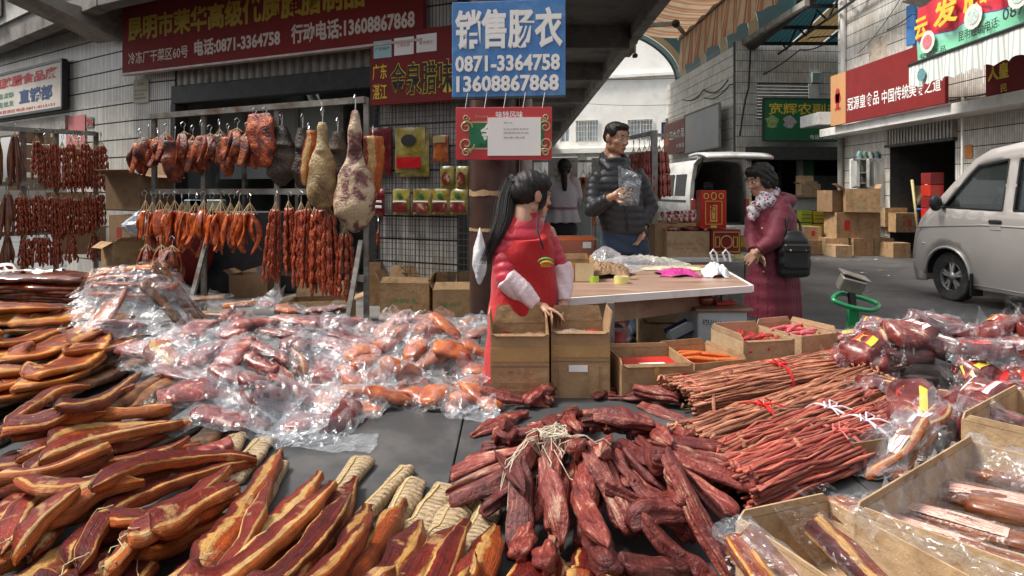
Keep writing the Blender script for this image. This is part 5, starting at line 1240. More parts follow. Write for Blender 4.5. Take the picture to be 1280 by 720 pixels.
def boxat(px0,px1,py,z,**k):
 """front edge from px0 to px1 with its base at image row py on height z -> centre x, front y, width"""
 p0,p1=G(px0,py,z),G(px1,py,z);return (p0.x+p1.x)/2,p0.y,p1.x-p0.x
# --- two tall cartons in front of the saleswoman
x,y,w_=boxat(612,685,503,TZ);d_=.25
carton('tall open carton of sausages under the hands of the saleswoman, left of the pair',x+.005,y+d_/2,TZ+.001,w_,d_,.30,mat=m_card,seam=.53,
       flaps=(('f',.012,150),('b',.085,8),('l',.085,8),('r',.07,-6)),prints=(('text','云南食品厂',.12,.40,.07,m_print,.72),('patch',.15,.8,.28,.285,m_print,'printed_line'),('patch',.15,.8,.16,.165,m_print,'printed_line'),('text','净重 20kg',.15,.2,.05,m_print,.3),('text','生产日期',.55,.2,.05,m_print,.3),('text','保质期',.15,.08,.05,m_print,.22),('tape',.0,1,.60,.80)))
b1=(x+.005,y+d_/2,w_,d_)
x,y,w_=boxat(690,764,500,TZ)
carton('tall open carton with a small white label, right of the pair before the saleswoman',x,y+d_/2+.02,TZ+.001,w_,d_,.30,rz=-.02,mat=m_card,seam=.56,
       flaps=(('f',.012,150),('b',.075,6),('l',.06,-4),('r',.085,10)),prints=(('text','云南',.25,.40,.06,m_print,.3),('patch',.30,.62,.40,.5,m_paper,'white_label'),('patch',.12,.125,0,.5,m_cardd,'printed_line'),('patch',.82,.825,0,.5,m_cardd,'printed_line'),('tape',.0,1,.62,.80)))
b2=(x,y+d_/2+.02,w_,d_)
def contents(b,z,items):
 for (dx,dy,L,W_,T,mt,an,label,film_,cat) in items:
  SEED[0]+=1;xx,yy=b[0]+dx,b[1]+dy;i0,j0=hidx(xx-L,yy-L);i1,j1=hidx(xx+L,yy+L);sv=HM[i0:i1,j0:j1].copy();HM[i0:i1,j0:j1]=z-TZ
  pts=[(xx-L/2*math.cos(an),yy-L/2*math.sin(an)),(xx+L/2*math.cos(an),yy+L/2*math.sin(an))]
  V=laymesh(pts,W_,T,'taper',n=14,m=10,rag=.06,write=film_ is not None);o0=origin_of(V);root=thing('sausage_pack',label,cat,o0);obj('meat',ringmesh(V,o0),mt,root)
  if film_: obj('plastic_film',filmmesh(film(xx,yy,an,L,W_,.01,SEED[0],.02,.03,n=(12,9)),o0),film_,root)
  HM[i0:i1,j0:j1]=sv
m_saus=blob_mat('pink_sausage',[(.3,(.30,.07,.05)),(.5,(.45,.13,.09)),(.7,(.62,.32,.25))],40,.25,.4,.3,fine=60)
m_rsaus=M('red_sausage_casing',(.52,.022,.03),.22,.12,20,coat=.5,rnd=.15);m_psaus=M('pink_sausage_casing',(.62,.12,.14),.25,.12,20,coat=.5,rnd=.15);m_osaus=M('orange_sausage_casing',(.62,.13,.02),.25,.12,20,coat=.5,rnd=.15)
for i,dx in enumerate((-.09,-.045,.0,.045,.085)):
 contents(b1,TZ+.262,[(dx,-.06+.01*(i % 2),.09,.036,.036,m_saus,1.5,['first','second','third','fourth','fifth'][i]+' pink sausage from the left, standing in the tall left carton',m_film3 if i>2 else None,'sausage')])
contents(b2,TZ+.262,[(-.04,-.05,.12,.07,.04,m_pink,.3,'clear wrapped pack at the left in the tall right carton',m_film2,'meat pack'),(.07,-.03,.09,.06,.04,m_rsaus,-.5,'bright red wrapped pack in the right corner of the tall right carton',None,'meat pack')])
for b in (b1,b2): fill(b[0]-b[2]/2,b[0]+b[2]/2,b[1]-b[3]/2-.0,b[1]+b[3]/2,.30)
# --- low open cartons to the right
def low(px0,px1,py,d_,h,label,rz,fl,mat=m_card,**k):
 x,y,w_=boxat(px0,px1,py,TZ);r=carton(label,x+math.sin(-rz)*d_/2,y+d_/2,TZ+.001,w_,d_,h,rz=rz,mat=mat,flaps=fl,**k);return (x+math.sin(-rz)*d_/2,y+d_/2,w_,d_,h,rz)
b3=low(776,868,500,.32,.16,'low open carton holding one red tray, right of the tall cartons',.10,(('f',.015,160),('b',.02,0),('l',.02,5)),prints=(('tape',.45,.52,.0,1),))
b4=low(864,940,487,.34,.13,'low open carton of orange wrapped sausages',.32,(('b',.03,0),('r',.02,5)))
b5=low(926,998,470,.32,.18,'open carton of bright red sausages, on the left of the two joined cartons',.22,(('f',.01,150),('b',.03,0),('l',.03,5)),m_card2)
b6=low(996,1056,459,.34,.17,'open carton of pink wrapped sausages at the right end of the carton row',.38,(('b',.03,0),('r',.03,5)),m_card2)
def stacklinks(b,mt,n,label,cat,group,zf=.5,L=.15,r_=.011,an0=.3,wrap=False):
 x,y,w_,d_,h,rz=b;r=random.Random(n)
 for i in range(n):
  lx=r.uniform(-w_/2+.06,w_/2-.06);ly=r.uniform(-d_/2+.05,d_/2-.07);lz=h*zf+.016*(i//6)+r.uniform(0,.006);an=rz+an0+r.uniform(-.35,.35);l=L*r.uniform(.8,1)*.5
  cx_,cy_=x+lx*math.cos(rz)-ly*math.sin(rz),y+lx*math.sin(rz)+ly*math.cos(rz);mb=MB()
  mb.tube([(-l*1.08,0,0),(-l,0,0),(-l*.93,0,0),(-l*.5,.004,.0),(0,.006,0),(l*.5,.004,0),(l*.93,0,0),(l,0,0),(l*1.08,0,0)],[.006,.002,r_*.8,r_,r_,r_,r_*.8,.002,.006],8)
  me=mb.mesh();me.shade_smooth();o=obj('wrapped_sausage',me,mt if not wrap or i % 3 else m_wlet);o.location=(cx_,cy_,TZ+lz+.01);o.rotation_euler=(0,r.uniform(-.05,.12),an)
  tag(o,label,cat,group)
 mb=MB();mb.bx(-w_/2+.006,w_/2-.006,-d_/2+.006,d_/2-.006,.008,h*zf);q=mb.build('packed_filling',mt,None,world=False);q.location=(x,y,TZ);q.rotation_euler=(0,0,rz);tag(q,'packed lower layers under the '+group,'sausages')
stacklinks(b5,m_rsaus,26,'bright red cased sausage lying in the left of the two joined cartons','sausage','red sausages in their carton',.62,.16,an0=.9)
stacklinks(b6,m_psaus,24,'pink wrapped sausage in the rightmost carton of the row','sausage','pink sausages in their carton',.62,.17,an0=.25)
stacklinks(b4,m_osaus,26,'orange wrapped sausage in the low carton behind the pale sticks','sausage','orange sausages in their carton',.45,.16,an0=-.1,wrap=False)
q=thing('red_tray','shiny red plastic packet with a white strip inside the low open carton','packet',(b3[0],b3[1]-.03,TZ+.01));mb=MB();mb.box((b3[0],b3[1]-.03,TZ+.115),(b3[2]*.84,.20,.05),rz=.1,b=.015);mb.build('tray',M('red_plastic',(.6,.02,.015),.25,.1,4,coat=.5),q,smooth=False)
mb=MB();mb.box((b3[0]+.01,b3[1]-.075,TZ+.1415),(.12,.03,.002),rz=.1);mb.build('white_strip',m_paper,q)
# --- bottom right cartons
def cbox(corners_px,z,h): pass
g0=G(1055,640,TZ)
rb1=carton('open carton lined with clear plastic holding labelled smoked sticks, at the right edge',1.28,1.60,TZ+.001,.75,.55,.17,rz=.655,mat=m_card2,flaps=(('b',.02,0),('l',.02,0),('f',.01,0)))
rb2=carton('open carton of bagged smoked meat at the bottom right edge',.735,1.44,TZ+.001,.29,.40,.16,rz=.37,mat=m_card2,flaps=(('b',.02,0),('l',.01,0)))
rb3=carton('half empty brown carton at the right edge behind the plastic lined carton',1.80,2.13,TZ+.001,.54,.46,.20,rz=.655,mat=m_card2,flaps=(('b',.02,0),('l',.02,0),('f',.02,0)))
rb4=carton('low brown carton under the bags of long slices',1.26,2.37,TZ+.001,.34,.22,.10,rz=.32,mat=m_cardd,flaps=())
# contents of the lined carton
def inbox(label,x,y,z,ang,L,W_,T,mt,fm,lab=None,cat='vacuum pack',name='vacuum_pack',kind='slab',mu=.035,group=None,tilt=0):
 i0,j0=hidx(x-L,y-L);i1,j1=hidx(x+L,y+L);sv=HM[i0:i1,j0:j1].copy()
 X=HX0+HS*np.arange(i0,i1)[:,None];Yy=HY0+HS*np.arange(j0,j1)[None,:]
 HM[i0:i1,j0:j1]=z-TZ+((X-x)*math.cos(ang)+(Yy-y)*math.sin(ang))*tilt
 r=bagged(x,y,ang,L,W_,T,mt,group,name,cat,fmat=fm,mu=mu,amp=.015,rise=.04,kind=kind,label=label,lab=lab,pxm=False,bend=.02);REG.pop();HM[i0:i1,j0:j1]=sv;return r
t=NT('pink_ingredient_label');u,v=uvxy(t);nn=t.noise(1,2,.5);
ln_=t.math('LESS_THAN',t.math('FRACT',t.math('MULTIPLY',v,9)),.35);wn_=t.n('ShaderNodeTexWhiteNoise',noise_dimensions='2D');cb=t.n('ShaderNodeCombineXYZ');t.l(t.math('FLOOR',t.math('MULTIPLY',u,26)),cb.inputs[0]);t.l(t.math('FLOOR',t.math('MULTIPLY',v,9)),cb.inputs[1]);t.l(cb.outputs[0],wn_.inputs['Vector'])
tx=t.math('MULTIPLY',ln_,t.math('GREATER_THAN',wn_.outputs[0],.45));c=t.mix((.62,.40,.33),(.32,.10,.07),tx);c=t.mix(c,(.62,.40,.33),t.math('GREATER_THAN',u,.95));t.col(c);t.set(Roughness=.35);m_plab=t.m
m_stk=blob_mat('smoked_stick',[(.32,(.07,.018,.010)),(.5,(.17,.045,.015)),(.62,(.30,.11,.035)),(.75,(.45,.24,.10))],9,.25,.5,.5,fib=.6)
A0=-1.02
for i,(px,py,L,W_,an,lb_) in enumerate(((1165,668,.46,.058,-.80,1),(1200,650,.44,.062,-.74,1),(1240,620,.36,.085,-.62,1),(1235,590,.30,.06,-.60,0),(1290,640,.3,.08,-.6,0),(1195,605,.34,.055,-.66,0),(1130,650,.36,.05,-.84,0))):
 p=G(px,py,TZ+.10)
 r_=inbox(['narrow smoked stick with a pale pink label, nearest the box edge','second smoked stick with a pink label and printed gold word','thick smoked piece with a wide pink label in the lined carton','unlabelled smoked stick at the back of the lined carton','smoked piece cut off by the right edge of the photo','plain smoked stick behind the pink labelled ones','plain thin smoked stick along the near wall of the lined carton'][i],p.x,p.y,TZ+.075,an,L,W_,.045,m_stk,m_film3,(m_plab,-.02,L*.5,W_*.92) if lb_ else None)
 if i==1:
  me_=[k for k in r_.children if k.name.startswith('printed_label')][0];zt=max(v.co.z for v in me_.data.vertices)+.003
  o=text('TANUFEC',(0,0,0),(1,0,0),(0,1,0),.014,m_dwlet,None,.07,2,'printed_word',.0);o.parent=r_;o.location=Vector((.0,-.005,zt));o.rotation_euler=(0,0,an)
# the plastic liner rising over the carton walls
def liner(x,y,rz,w,d,z0,h,seed,label):
 r=np.random.RandomState(seed);nu,nv=44,34;U,V_=np.meshgrid(np.linspace(-1,1,nu),np.linspace(-1,1,nv),indexing='ij');k=1.18
 lx=np.clip(U*k,-1.02,1.02)*w/2;ly=np.clip(V_*k,-1.02,1.02)*d/2;e=np.maximum(np.abs(U),np.abs(V_))*k
 z=np.where(e>.80,np.clip((e-.80)/.2,0,1)**.8*(h*1.03),0.)-np.clip(e-1.02,0,1)*.25
 for q in range(8): a=r.rand()*6.3;f=r.uniform(20,70);z=z+.004*(np.abs((np.cos(a)*lx*f+np.sin(a)*ly*f+r.rand()*3) % 2-1)-.5)*(1+2.5*(e>.75))
 z=z+r.randn(nu,nv)*.0006;lx=lx+np.where(e>1.02,np.sign(U)*(np.abs(U)*k>1.02)*(np.abs(U)*k-1.02)*.12*w,0);ly=ly+np.where(e>1.02,np.sign(V_)*(np.abs(V_)*k>1.02)*(np.abs(V_)*k-1.02)*.12*d,0)
 Pp=np.stack([lx,ly,z],-1);me=filmmesh(Pp,(0,0,0));me.shade_smooth();o=obj('plastic_liner',me,m_film);o.location=(x,y,z0);o.rotation_euler=(0,0,rz);return tag(o,label,'plastic liner')
liner(1.28,1.60,.655,.75,.55,TZ+.02,.165,3,'crumpled clear plastic liner turned over the rim of the right hand carton')
# bags in the bottom carton
for i,(px,py,L,W_,an,mt) in enumerate(((985,712,.22,.065,2.2,m_stk),(1062,700,.24,.075,1.9,m_belly2),(1085,660,.26,.05,-1.1,m_stk),(945,716,.18,.05,1.8,m_amber))):
 p=G(px,py,TZ+.13);inbox(['bagged brown smoked piece with a pointed bag top','bagged dark red piece upright in a crinkled bag','long thin dark piece leaning on the wall of the bottom carton','pale amber piece in the near left corner of the bottom carton'][i],p.x,p.y,TZ+.115,an,L,W_,.05,mt,m_film3 if i else m_film,tilt=.3 if i != 2 else-.1,mu=.05)
inbox('pink meat in the half empty carton at the right edge',1.85,2.13,TZ+.03,.3,.3,.2,.05,m_pink,m_film)
mb=MB()
# ================================================================ PACKING DESK BEHIND THE CARTONS
dk=thing('packing_desk','worn brown topped desk with a pale edge behind the cartons','desk',(1.0,4.4,.18))
q=[(G(660,376,.82)),(G(938,357,.82)),(G(893,331,.82)),(G(655,331,.82))];q[3]=Vector((q[0].x+.0,q[2].y,.82))
mb=MB();mb.prism([(p.x,p.y) for p in q],.79,.82);mb.build('desk_top',smear('worn_desk_top',(.22,.12,.085),(.40,.27,.20),2,14,8,rough=.4),dk)
mb=MB();mb.bar(q[0]+Vector((0,-.012,-.018)),q[1]+Vector((0,-.012,-.018)),.018,.04);mb.build('edge_strip',m_white,dk)
mb=MB();mb.bar(q[1]+Vector((.012,0,-.018)),q[2]+Vector((.012,0,-.018)),.018,.04);mb.build('edge_strip',m_white,dk)
mb=MB();mb.bar(q[0]+Vector((.25,.10,-.10)),q[1]+Vector((-.25,.10,-.10)),.02,.12);mb.build('apron_board',m_wood,dk)
for p in (q[0]+Vector((.45,.12,0)),q[1]+Vector((-.12,.12,0)),q[2]+Vector((-.1,-.1,0))): mb=MB();mb.bar((p.x,p.y,.19),(p.x,p.y,.79),.04);mb.build('leg',m_steel,dk)
mb=MB();mb.bx(q[0].x+.02,q[0].x+.55,3.78,4.3,.60,.62);mb.build('shelf',m_steel,dk)
# small cabinet under the desk
cb_=thing('small_cabinet','grey cabinet with a worn sticker and black handwriting under the right end of the desk','cabinet',(1.22,4.3,.18))
x0,x1=G(868,415,.4).x,G(932,415,.4).x;yf=4.05;x0,x1=(872-640)/F*yf,(934-640)/F*yf
mb=MB();mb.bx(x0,x1,yf,yf+.42,.19,.665,b=.006);mb.build('body',M('grey_cabinet',(.50,.53,.55),.5,.1,3,dirt=(.32,.32,.3),dscale=4),cb_)
mb=MB();mb.bx(x0-.02,x1+.03,yf-.03,yf+.44,.667,.685,b=.004);mb.build('top',m_wood,cb_)
text('四川太阳',(x0+.03,yf,.585),(1,0,-.12),(0.1,0,1),.035,m_blklet,cb_,.17,1,'handwriting',.001)
mb=MB();mb.add([(x0+.13,yf-.002,.44)]+[(x0+.13+.07*math.cos(k*.524)*(1+.2*math.sin(k*3)),yf-.002,.44+.07*math.sin(k*.524)) for k in range(12)],[(0,k+1,(k+1) % 12+1) for k in range(12)]);mb.build('worn_sticker',M('sticker',(.62,.50,.38),.6,.5,30),cb_)
# reddish brown teapot and red packets on the cabinet
tp=thing('teapot','small round brown clay teapot on the grey cabinet','teapot',(x0+.07,yf+.1,.686));c_=(x0+.07,yf+.1,.686);m_clay=M('brown_clay',(.20,.05,.02),.3,.2,8,coat=.4)
mb=MB();mb.lathe([(.028,0),(.048,.015),(.055,.04),(.045,.062),(.025,.07)],20,c_);mb.build('pot',m_clay,tp,smooth=True)
mb=MB();mb.lathe([(.026,.071),(.02,.078),(.006,.082),(.008,.09),(.003,.094)],14,c_);mb.build('lid',m_clay,tp,smooth=True)
mb=MB();mb.tube([(c_[0]+.045,c_[1],c_[2]+.035),(c_[0]+.07,c_[1],c_[2]+.045),(c_[0]+.085,c_[1],c_[2]+.065)],[.014,.009,.007],8);mb.build('spout',m_clay,tp,smooth=True)
mb=MB();mb.tube([(c_[0]-.045,c_[1],c_[2]+.055),(c_[0]-.075,c_[1],c_[2]+.05),(c_[0]-.075,c_[1],c_[2]+.025),(c_[0]-.05,c_[1],c_[2]+.02)],.006,8);mb.build('handle',m_clay,tp,smooth=True)
for k in range(2):
 mb=MB();mb.box((x0+.17+.05*k,yf+.09+.02*k,.70+.0),(.07,.05,.022),rz=.2*k,b=.003);mb.build('red_packet',MT['red_print'],None,label=['red packet nearer the teapot on the grey cabinet','red packet at the edge of the grey cabinet'][k],cat='packet')
# blue mug
mg=thing('mug','small blue mug with a white emblem on the shelf under the desk','mug',(.30,3.82,.621));c_=(.24*3.9/3.9,3.85,.621);c_=((733-640)/F*3.85,3.85,.621);mg.location=c_;m_cob=M('cobalt_glaze',(.02,.045,.26),.15,.1,4,coat=.6)
mb=MB();mb.lathe([(.03,0),(.05,.012),(.053,.045),(.04,.062),(.036,.066),(.033,.06),(.045,.04),(.04,.01)],20,c_,cap=False);mb.build('cup',m_cob,mg,smooth=True)
mb=MB();mb.tube([(c_[0]+.045,c_[1],c_[2]+.05),(c_[0]+.08,c_[1],c_[2]+.05),(c_[0]+.078,c_[1],c_[2]+.02),(c_[0]+.045,c_[1],c_[2]+.015)],.006,8);mb.build('handle',m_wlet,mg,smooth=True)
mb=MB();mb.sph((c_[0]-.005,c_[1]-.05,c_[2]+.035),(.014,.004,.012));mb.build('emblem',m_wlet,mg,smooth=True)
# cartons and computer scale on the floor under the desk
Yb=5.1
carton('flat pale carton on the pavement under the desk, upper of two',(830-640)/F*Yb,Yb,.42,.30,.3,.16,mat=m_card2,open_=False,prints=(('text','食品',.3,.4,.3,m_gprint,.4),))
carton('pale carton on the pavement under the desk, lower of two',(828-640)/F*Yb,Yb-.01,.185,.34,.32,.22,mat=m_card2,open_=False)
sc_=thing('desk_scale','tilted electronic scale with a dark blue keypad leaning under the desk','scale',((845-640)/F*4.3,4.3,.19));X_=(845-640)/F*4.25
mb=MB();mb.bx(X_-.06,X_+.20,4.12,4.4,.185,.40,b=.01);mb.build('stand_box',m_steel,sc_)
mb=MB();mb.box((X_+.02,4.2,.50),(.20,.14,.07),rot=(R(-40),R(-25),.1),b=.02);mb.build('housing',M('scale_housing',(.42,.44,.46),.4,.1,4),sc_)
mb=MB();mb.box((X_-.005,4.165,.525),(.16,.10,.008),rot=(R(50),R(-25),.1));mb.build('keypad',M('navy_panel',(.02,.03,.09),.3,.2,30),sc_)
mb=MB();mb.box((X_-.005,4.158,.545),(.12,.02,.010),rot=(R(50),R(-25),.1));mb.build('display',m_paper,sc_)
# bag of red sausages hanging under the desk
def blobbag(c,r_,label,inner,seed,top=None,name='shopping_bag',fm=None):
 rt=thing(name,label,'plastic bag',(c[0],c[1],c[2]-r_[2]));nz=vnoise(seed,7,30)
 if inner:
  mb=MB();mb.sph(c,[x*.82 for x in r_],20,14);V=np.array(mb.v);mb.v=[tuple(p) for p in V+((V-np.array(c))*(nz(V)[:,None]*.18))];mb.build('filling',inner,rt,smooth=True)
 mb=MB();mb.sph(c,r_,26,18);V=np.array(mb.v);f=nz(V*1.6)*.10+vnoise(seed+1,7,70)(V)*.06;V=V+(V-np.array(c))*f[:,None]
 hi=V[:,2]>c[2]+r_[2]*.55;V[hi,0]=c[0]+(V[hi,0]-c[0])*.45;V[hi,2]+=r_[2]*.35;mb.v=[tuple(p) for p in V];mb.build('plastic_film',fm or m_film,rt)
 if top:
  for sg in (-1,1):
   mb=MB();a=(c[0]+sg*r_[0]*.2,c[1],c[2]+r_[2]*1.1);mb.tube([a,(a[0]+sg*.03,a[1],a[2]+.06),(c[0]+sg*.005,a[1],top)],[.012,.01,.006],6);mb.build('handle',m_film2,rt,smooth=True)
 return rt
blobbag(((770-640)/F*3.95,3.95,.56),(.085,.07,.13),'clear bag stuffed with red sausages hanging beside the second tall carton',m_rsaus,5,.80)
blobbag(((790-640)/F*3.9,3.9,.275),(.16,.1,.085),'clear crumpled bag lying on the pavement under the desk',None,9,fm=m_film2)
# things on the desk
def desk(px,py,z=.821): return G(px,py,z)
p=desk(716,352);cr_=carton('small open carton with an orange printed front on the left of the desk',p.x,p.y+.08,.822,.26,.20,.12,mat=m_card,flaps=(('b',.04,4),('l',.03,8),('r',.03,0)),prints=(('patch',.0,.52,.02,.98,M('orange_carton_print',(.62,.26,.03),.5),'orange_panel'),('patch',.55,1,.02,.98,M('cream_carton_print',(.62,.50,.30),.6),'cream_panel')))
mb=MB();mb.bx(-.13+.035,-.13+.105,-.1035,-.1025,.045,.068,b=.0003);mb.build('handle_hole',m_dark,cr_,world=False)
for px,py,mt,ra,hh,lb_ in ((743,353,M('green_tape_roll',(.38,.62,.05),.3),.033,.034,'bright green roll of tape on the desk'),(778,355,M('yellow_tape_roll',(.66,.62,.22),.3),.045,.042,'larger pale yellow roll of tape on the desk')):
 p=desk(px,py);r_=thing('tape_roll',lb_,'tape roll',p+Vector((0,ra,0)));mb=MB();mb.lathe([(ra*.62,0),(ra,0),(ra,hh),(ra*.62,hh),(ra*.62,0)],28,p+Vector((0,ra,0)),cap=False);autosmooth(mb.build('roll',mt,r_));mb=MB();mb.lathe([(ra*.58,.001),(ra*.62,.001),(ra*.62,hh+.001),(ra*.58,hh+.001),(ra*.58,.001)],28,p+Vector((0,ra,0)),cap=False);mb.build('core',m_card2,r_,smooth=True)
def heap(px,py,rx,ry,h,mat,label,cat,seed,name,fold=.35,n=(30,22),z=.822):
 p=desk(px,py,z);r=np.random.RandomState(seed);nu,nv=n;V=[]
 ks=[(r.rand()*6.3,r.uniform(30,90),r.rand()*2) for _ in range(7)]
 def fn(u,v):
  a,b=u*2-1,v*2-1;e=a*a+b*b;base=max(0,1-e*.8)**.7;f=sum(abs((math.cos(q)*a*rx*w+math.sin(q)*b*ry*w+s) % 2-1) for q,w,s in ks)/7
  return (p.x+a*rx*(1-.12*math.sin(b*5+seed)),p.y+b*ry*(1-.15*math.sin(a*6)),z+.001+h*base*(1-fold+2*fold*f)+.003*f)
 mb=MB();mb.grid(nu,nv,fn);o=mb.build(name,mat,None,smooth=False);return tag(o,label,cat)
heap(846,343,.13,.14,.04,M('magenta_cloth',(.40,.02,.18),.6,.2,14,bump=.3),'crumpled magenta cloth on the desk','cloth',3,'magenta_cloth')
heap(752,343,.20,.22,.08,m_cardd,'heap of torn brown wrapping behind the tape rolls','wrapping',4,'torn_wrapping')
heap(800,338,.34,.28,.10,m_film2,'crumpled clear bags spread over the middle of the desk','plastic bag',5,'crumpled_bags')
heap(757,338,.13,.14,.17,m_film2,'peak of clear plastic standing up before the jeans of the man','plastic bag',6,'crumpled_bags',fold=.2,n=(14,11))
heap(840,336,.22,.10,.012,M('yellow_wrapper',(.62,.58,.30),.5,.15,10),'pale yellow and white wrappers behind the magenta cloth','wrapper',7,'flat_wrappers')
M('white_carrier',(.66,.68,.70),.35,.1,9,coat=.3);cbg=heap(893,345,.085,.09,.085,MT['white_carrier'],'white carrier bag with upright handles at the far right corner of the desk','plastic bag',12,'carrier_bag');p=desk(893,336)
for sg in (-1,1):
 mb=MB();a=(p.x-.01+sg*.045,p.y-.15,.90);mb.tube([a,(a[0]-.02,a[1],a[2]+.05),(a[0],a[1],a[2]+.075),(a[0]+.025,a[1],a[2]+.045),(a[0]+.035,a[1],a[2]-.01)],.008,6);mb.build('handle',MT['white_carrier'],cbg)
# orange slab box behind
mb=MB();p=P(717,320,5.6);rbx=thing('orange_box','wrapped orange brown slab box behind the young saleswoman','box',(p.x,p.y,.18));mb.box((p.x,p.y,.92),(.36,.2,.20),b=.03,rz=.1);mb.build('slab',M('orange_leather',(.33,.075,.025),.3,.3,6,coat=.5),rbx)
mb=MB();mb.box((p.x,p.y,.50),(.30,.22,.62),b=.01);mb.build('stand',m_cardd,rbx);mb=MB();mb.box((p.x+.1,p.y-.11,.95),(.07,.006,.05),rz=.1);mb.build('white_label',m_paper,rbx)
# pale apron/bag pinned on the pillar (590-615, 295-350)
# ================================================================ HANGING RACKS
def rot2(a): return Vector((math.cos(a),math.sin(a),0))
class Rack:
 def __init__(s,px0,Ya,px1,Yb): s.a=Vector(((px0-640)/F*Ya,Ya,0));s.b=Vector(((px1-640)/F*Yb,Yb,0));s.W=Wall((s.a.x,s.a.y),(s.b.x,s.b.y))
 def at(s,px): t,_=s.W.tz(px);return s.W.p(t,0)
R2=Rack(190,6.5,457,5.3);R1=Rack(-60,7.0,119,8.0)
def rack(Rk,px0,px1,zs,posts,label,feet=True,legs=()):
 r=thing('hanging_rack',label,'rack',(Rk.at((px0+px1)/2)+Vector((0,0,.18))))
 a,b=Rk.at(px0),Rk.at(px1)
 for z in zs:
  a2,b2=(a,b) if z>.8 else (Rk.at(max(px0,px1-135)),b);mb=MB();mb.bar((a2.x,a2.y,z),(b2.x,b2.y,z),.045,.05);mb.build('rail',m_steel,r)
 for px in posts:
  p=Rk.at(px);zt=zs[0]+.02;mb=MB();mb.bar((p.x,p.y+.03,.18),(p.x,p.y+.03,zt),.04,.04,up=(0,1,0));mb.build('post',m_steel,r)
 for px,dy in legs:
  p=Rk.at(px);mb=MB();mb.bar((p.x-.07,p.y-.35,.18),(p.x,p.y-.02,1.0),.035,.04,up=(0,1,0));mb.build('brace_leg',m_steel,r)
 return r
rk2=rack(R2,190,457,(2.12,1.39,.70),(191,253,345,457),'steel rack before the shutter hung with dark meats, orange strips, sausages and two hams',legs=((262,0),(452,0)))
rk1=rack(R1,-60,119,(2.08,1.47,.92),(-58,27,68,118),'steel rack at the far left hung with three rows of sausages')
# --- bundle prototypes, local frame: hangs from (0,0,0) downwards
m_sausd=blob_mat('dark_sausage',[(.32,(.06,.008,.004)),(.46,(.24,.026,.008)),(.58,(.46,.08,.02)),(.70,(.66,.30,.11))],60,.25,.5,.5,rnd=.3,fine=90)
m_strip=blob_mat('orange_smoked_strip',[(.32,(.10,.012,.003)),(.46,(.34,.045,.006)),(.60,(.60,.12,.012)),(.74,(.72,.24,.05))],16,.3,.4,.6,rnd=.3)
m_dstrip=blob_mat('dark_hung_meat',[(.36,(.02,.005,.003)),(.46,(.12,.014,.005)),(.55,(.30,.05,.009)),(.68,(.50,.14,.03))],11,.42,.1,1.0,rnd=.7,bd=.01)
m_rsausd=blob_mat('red_dry_sausage',[(.32,(.18,.02,.015)),(.5,(.34,.05,.035)),(.68,(.52,.16,.10))],50,.35,.3,.5,rnd=.2)
m_hook=M('steel_hook',(.5,.5,.5),.3,.1,4,metal=.8)
def mk_hook(root,ln):
 mb=MB();mb.tube([(0,-.03,-.01),(0,-.035,.02),(0,-.01,.04),(0,.02,.02),(0,.0,-.01),(0,0,-ln)],.0035,5);mb.build('hook',m_hook,root,world=False)
def mk_strings(root,n,ln,top,rad):
 mb=MB()
 for k in range(n): a=6.28*k/n;mb.tube([(0,0,top),(rad*.5*math.cos(a),rad*.5*math.sin(a),top-ln*.5),(rad*math.cos(a),rad*math.sin(a),top-ln)],.0022,4)
 mb.build('string',m_string,root,world=False)['kind']='stuff'
def proto_saus(n,L,rad,seed,links=5,mat=None,r_=.013):
 root=thing('sausage_bunch',None,'sausages');r=random.Random(seed);mk_hook(root,.06);mk_strings(root,8,.09,-.05,rad*.5)
 for k in range(n):
  a=6.28*k/n+r.uniform(-.2,.2);rr_=rad*r.choice([.55,.9,1.0]);x0,y0=rr_*.5*math.cos(a),rr_*.5*math.sin(a);x1,y1=rr_*math.cos(a),rr_*math.sin(a);l=L*r.uniform(.85,1.05);pts=[];rs=[]
  m=links*6
  for q in range(m+1):
   f=q/m;g_=abs(math.sin(f*links*math.pi))**.5;w_=math.sin(f*math.pi*.5);pts.append((x0+(x1-x0)*w_+.004*math.sin(q*1.3+k),y0+(y1-y0)*w_+.004*math.cos(q+k),-.12-l*f));rs.append(r_*(.35+.65*g_))
  mb=MB();mb.tube(pts,rs,7);mb.build('sausage_string',mat or m_sausd,root,smooth=True,world=False)
 return root
def proto_strips(n,L,rad,seed,mat,wd=.05,name='meat_strip_bunch',th=.022,top=.16,curl=.06):
 root=thing(name,None,'hanging meat');r=random.Random(seed);mk_hook(root,.08);mk_strings(root,n+4,top-.04,-.05,rad*.8)
 for k in range(n):
  a=6.28*k/n+r.uniform(-.3,.3);l=L*r.uniform(.7,1.05);nz=vnoise(seed*7+k,5,16);m,q=16,10;c1=r.uniform(-curl,curl);V=np.zeros((m,q,3));ww=wd*r.uniform(.75,1.25)
  for i in range(m):
   s=i/(m-1);w_=ww*(.3+.7*math.sin(math.pi*min(1,s*.85+.12))**.7)/2;t_=th*(.5+.5*math.sin(math.pi*s))/2;cx_=rad*(.35+.75*s**.6)*math.cos(a)+c1*math.sin(math.pi*s);cy_=rad*(.35+.75*s**.6)*math.sin(a)
   for j in range(q):
    b=6.283*j/q;u_,v_=w_*math.cos(b),t_*math.sin(b)*1.4+.35*w_*math.cos(b)**2;ta=a+math.pi/2;V[i,j]=(cx_+u_*math.cos(ta)+v_*math.cos(a),cy_+u_*math.sin(ta)+v_*math.sin(a),-top-l*s)
  f=nz(V.reshape(-1,3)).reshape(m,q,1)*.14*ww;V=V+(V-V.mean(1,keepdims=True))/(ww*.5)*f*1.6;me=ringmesh(V,(0,0,0));obj('meat_strip',me,mat,root)
 return root
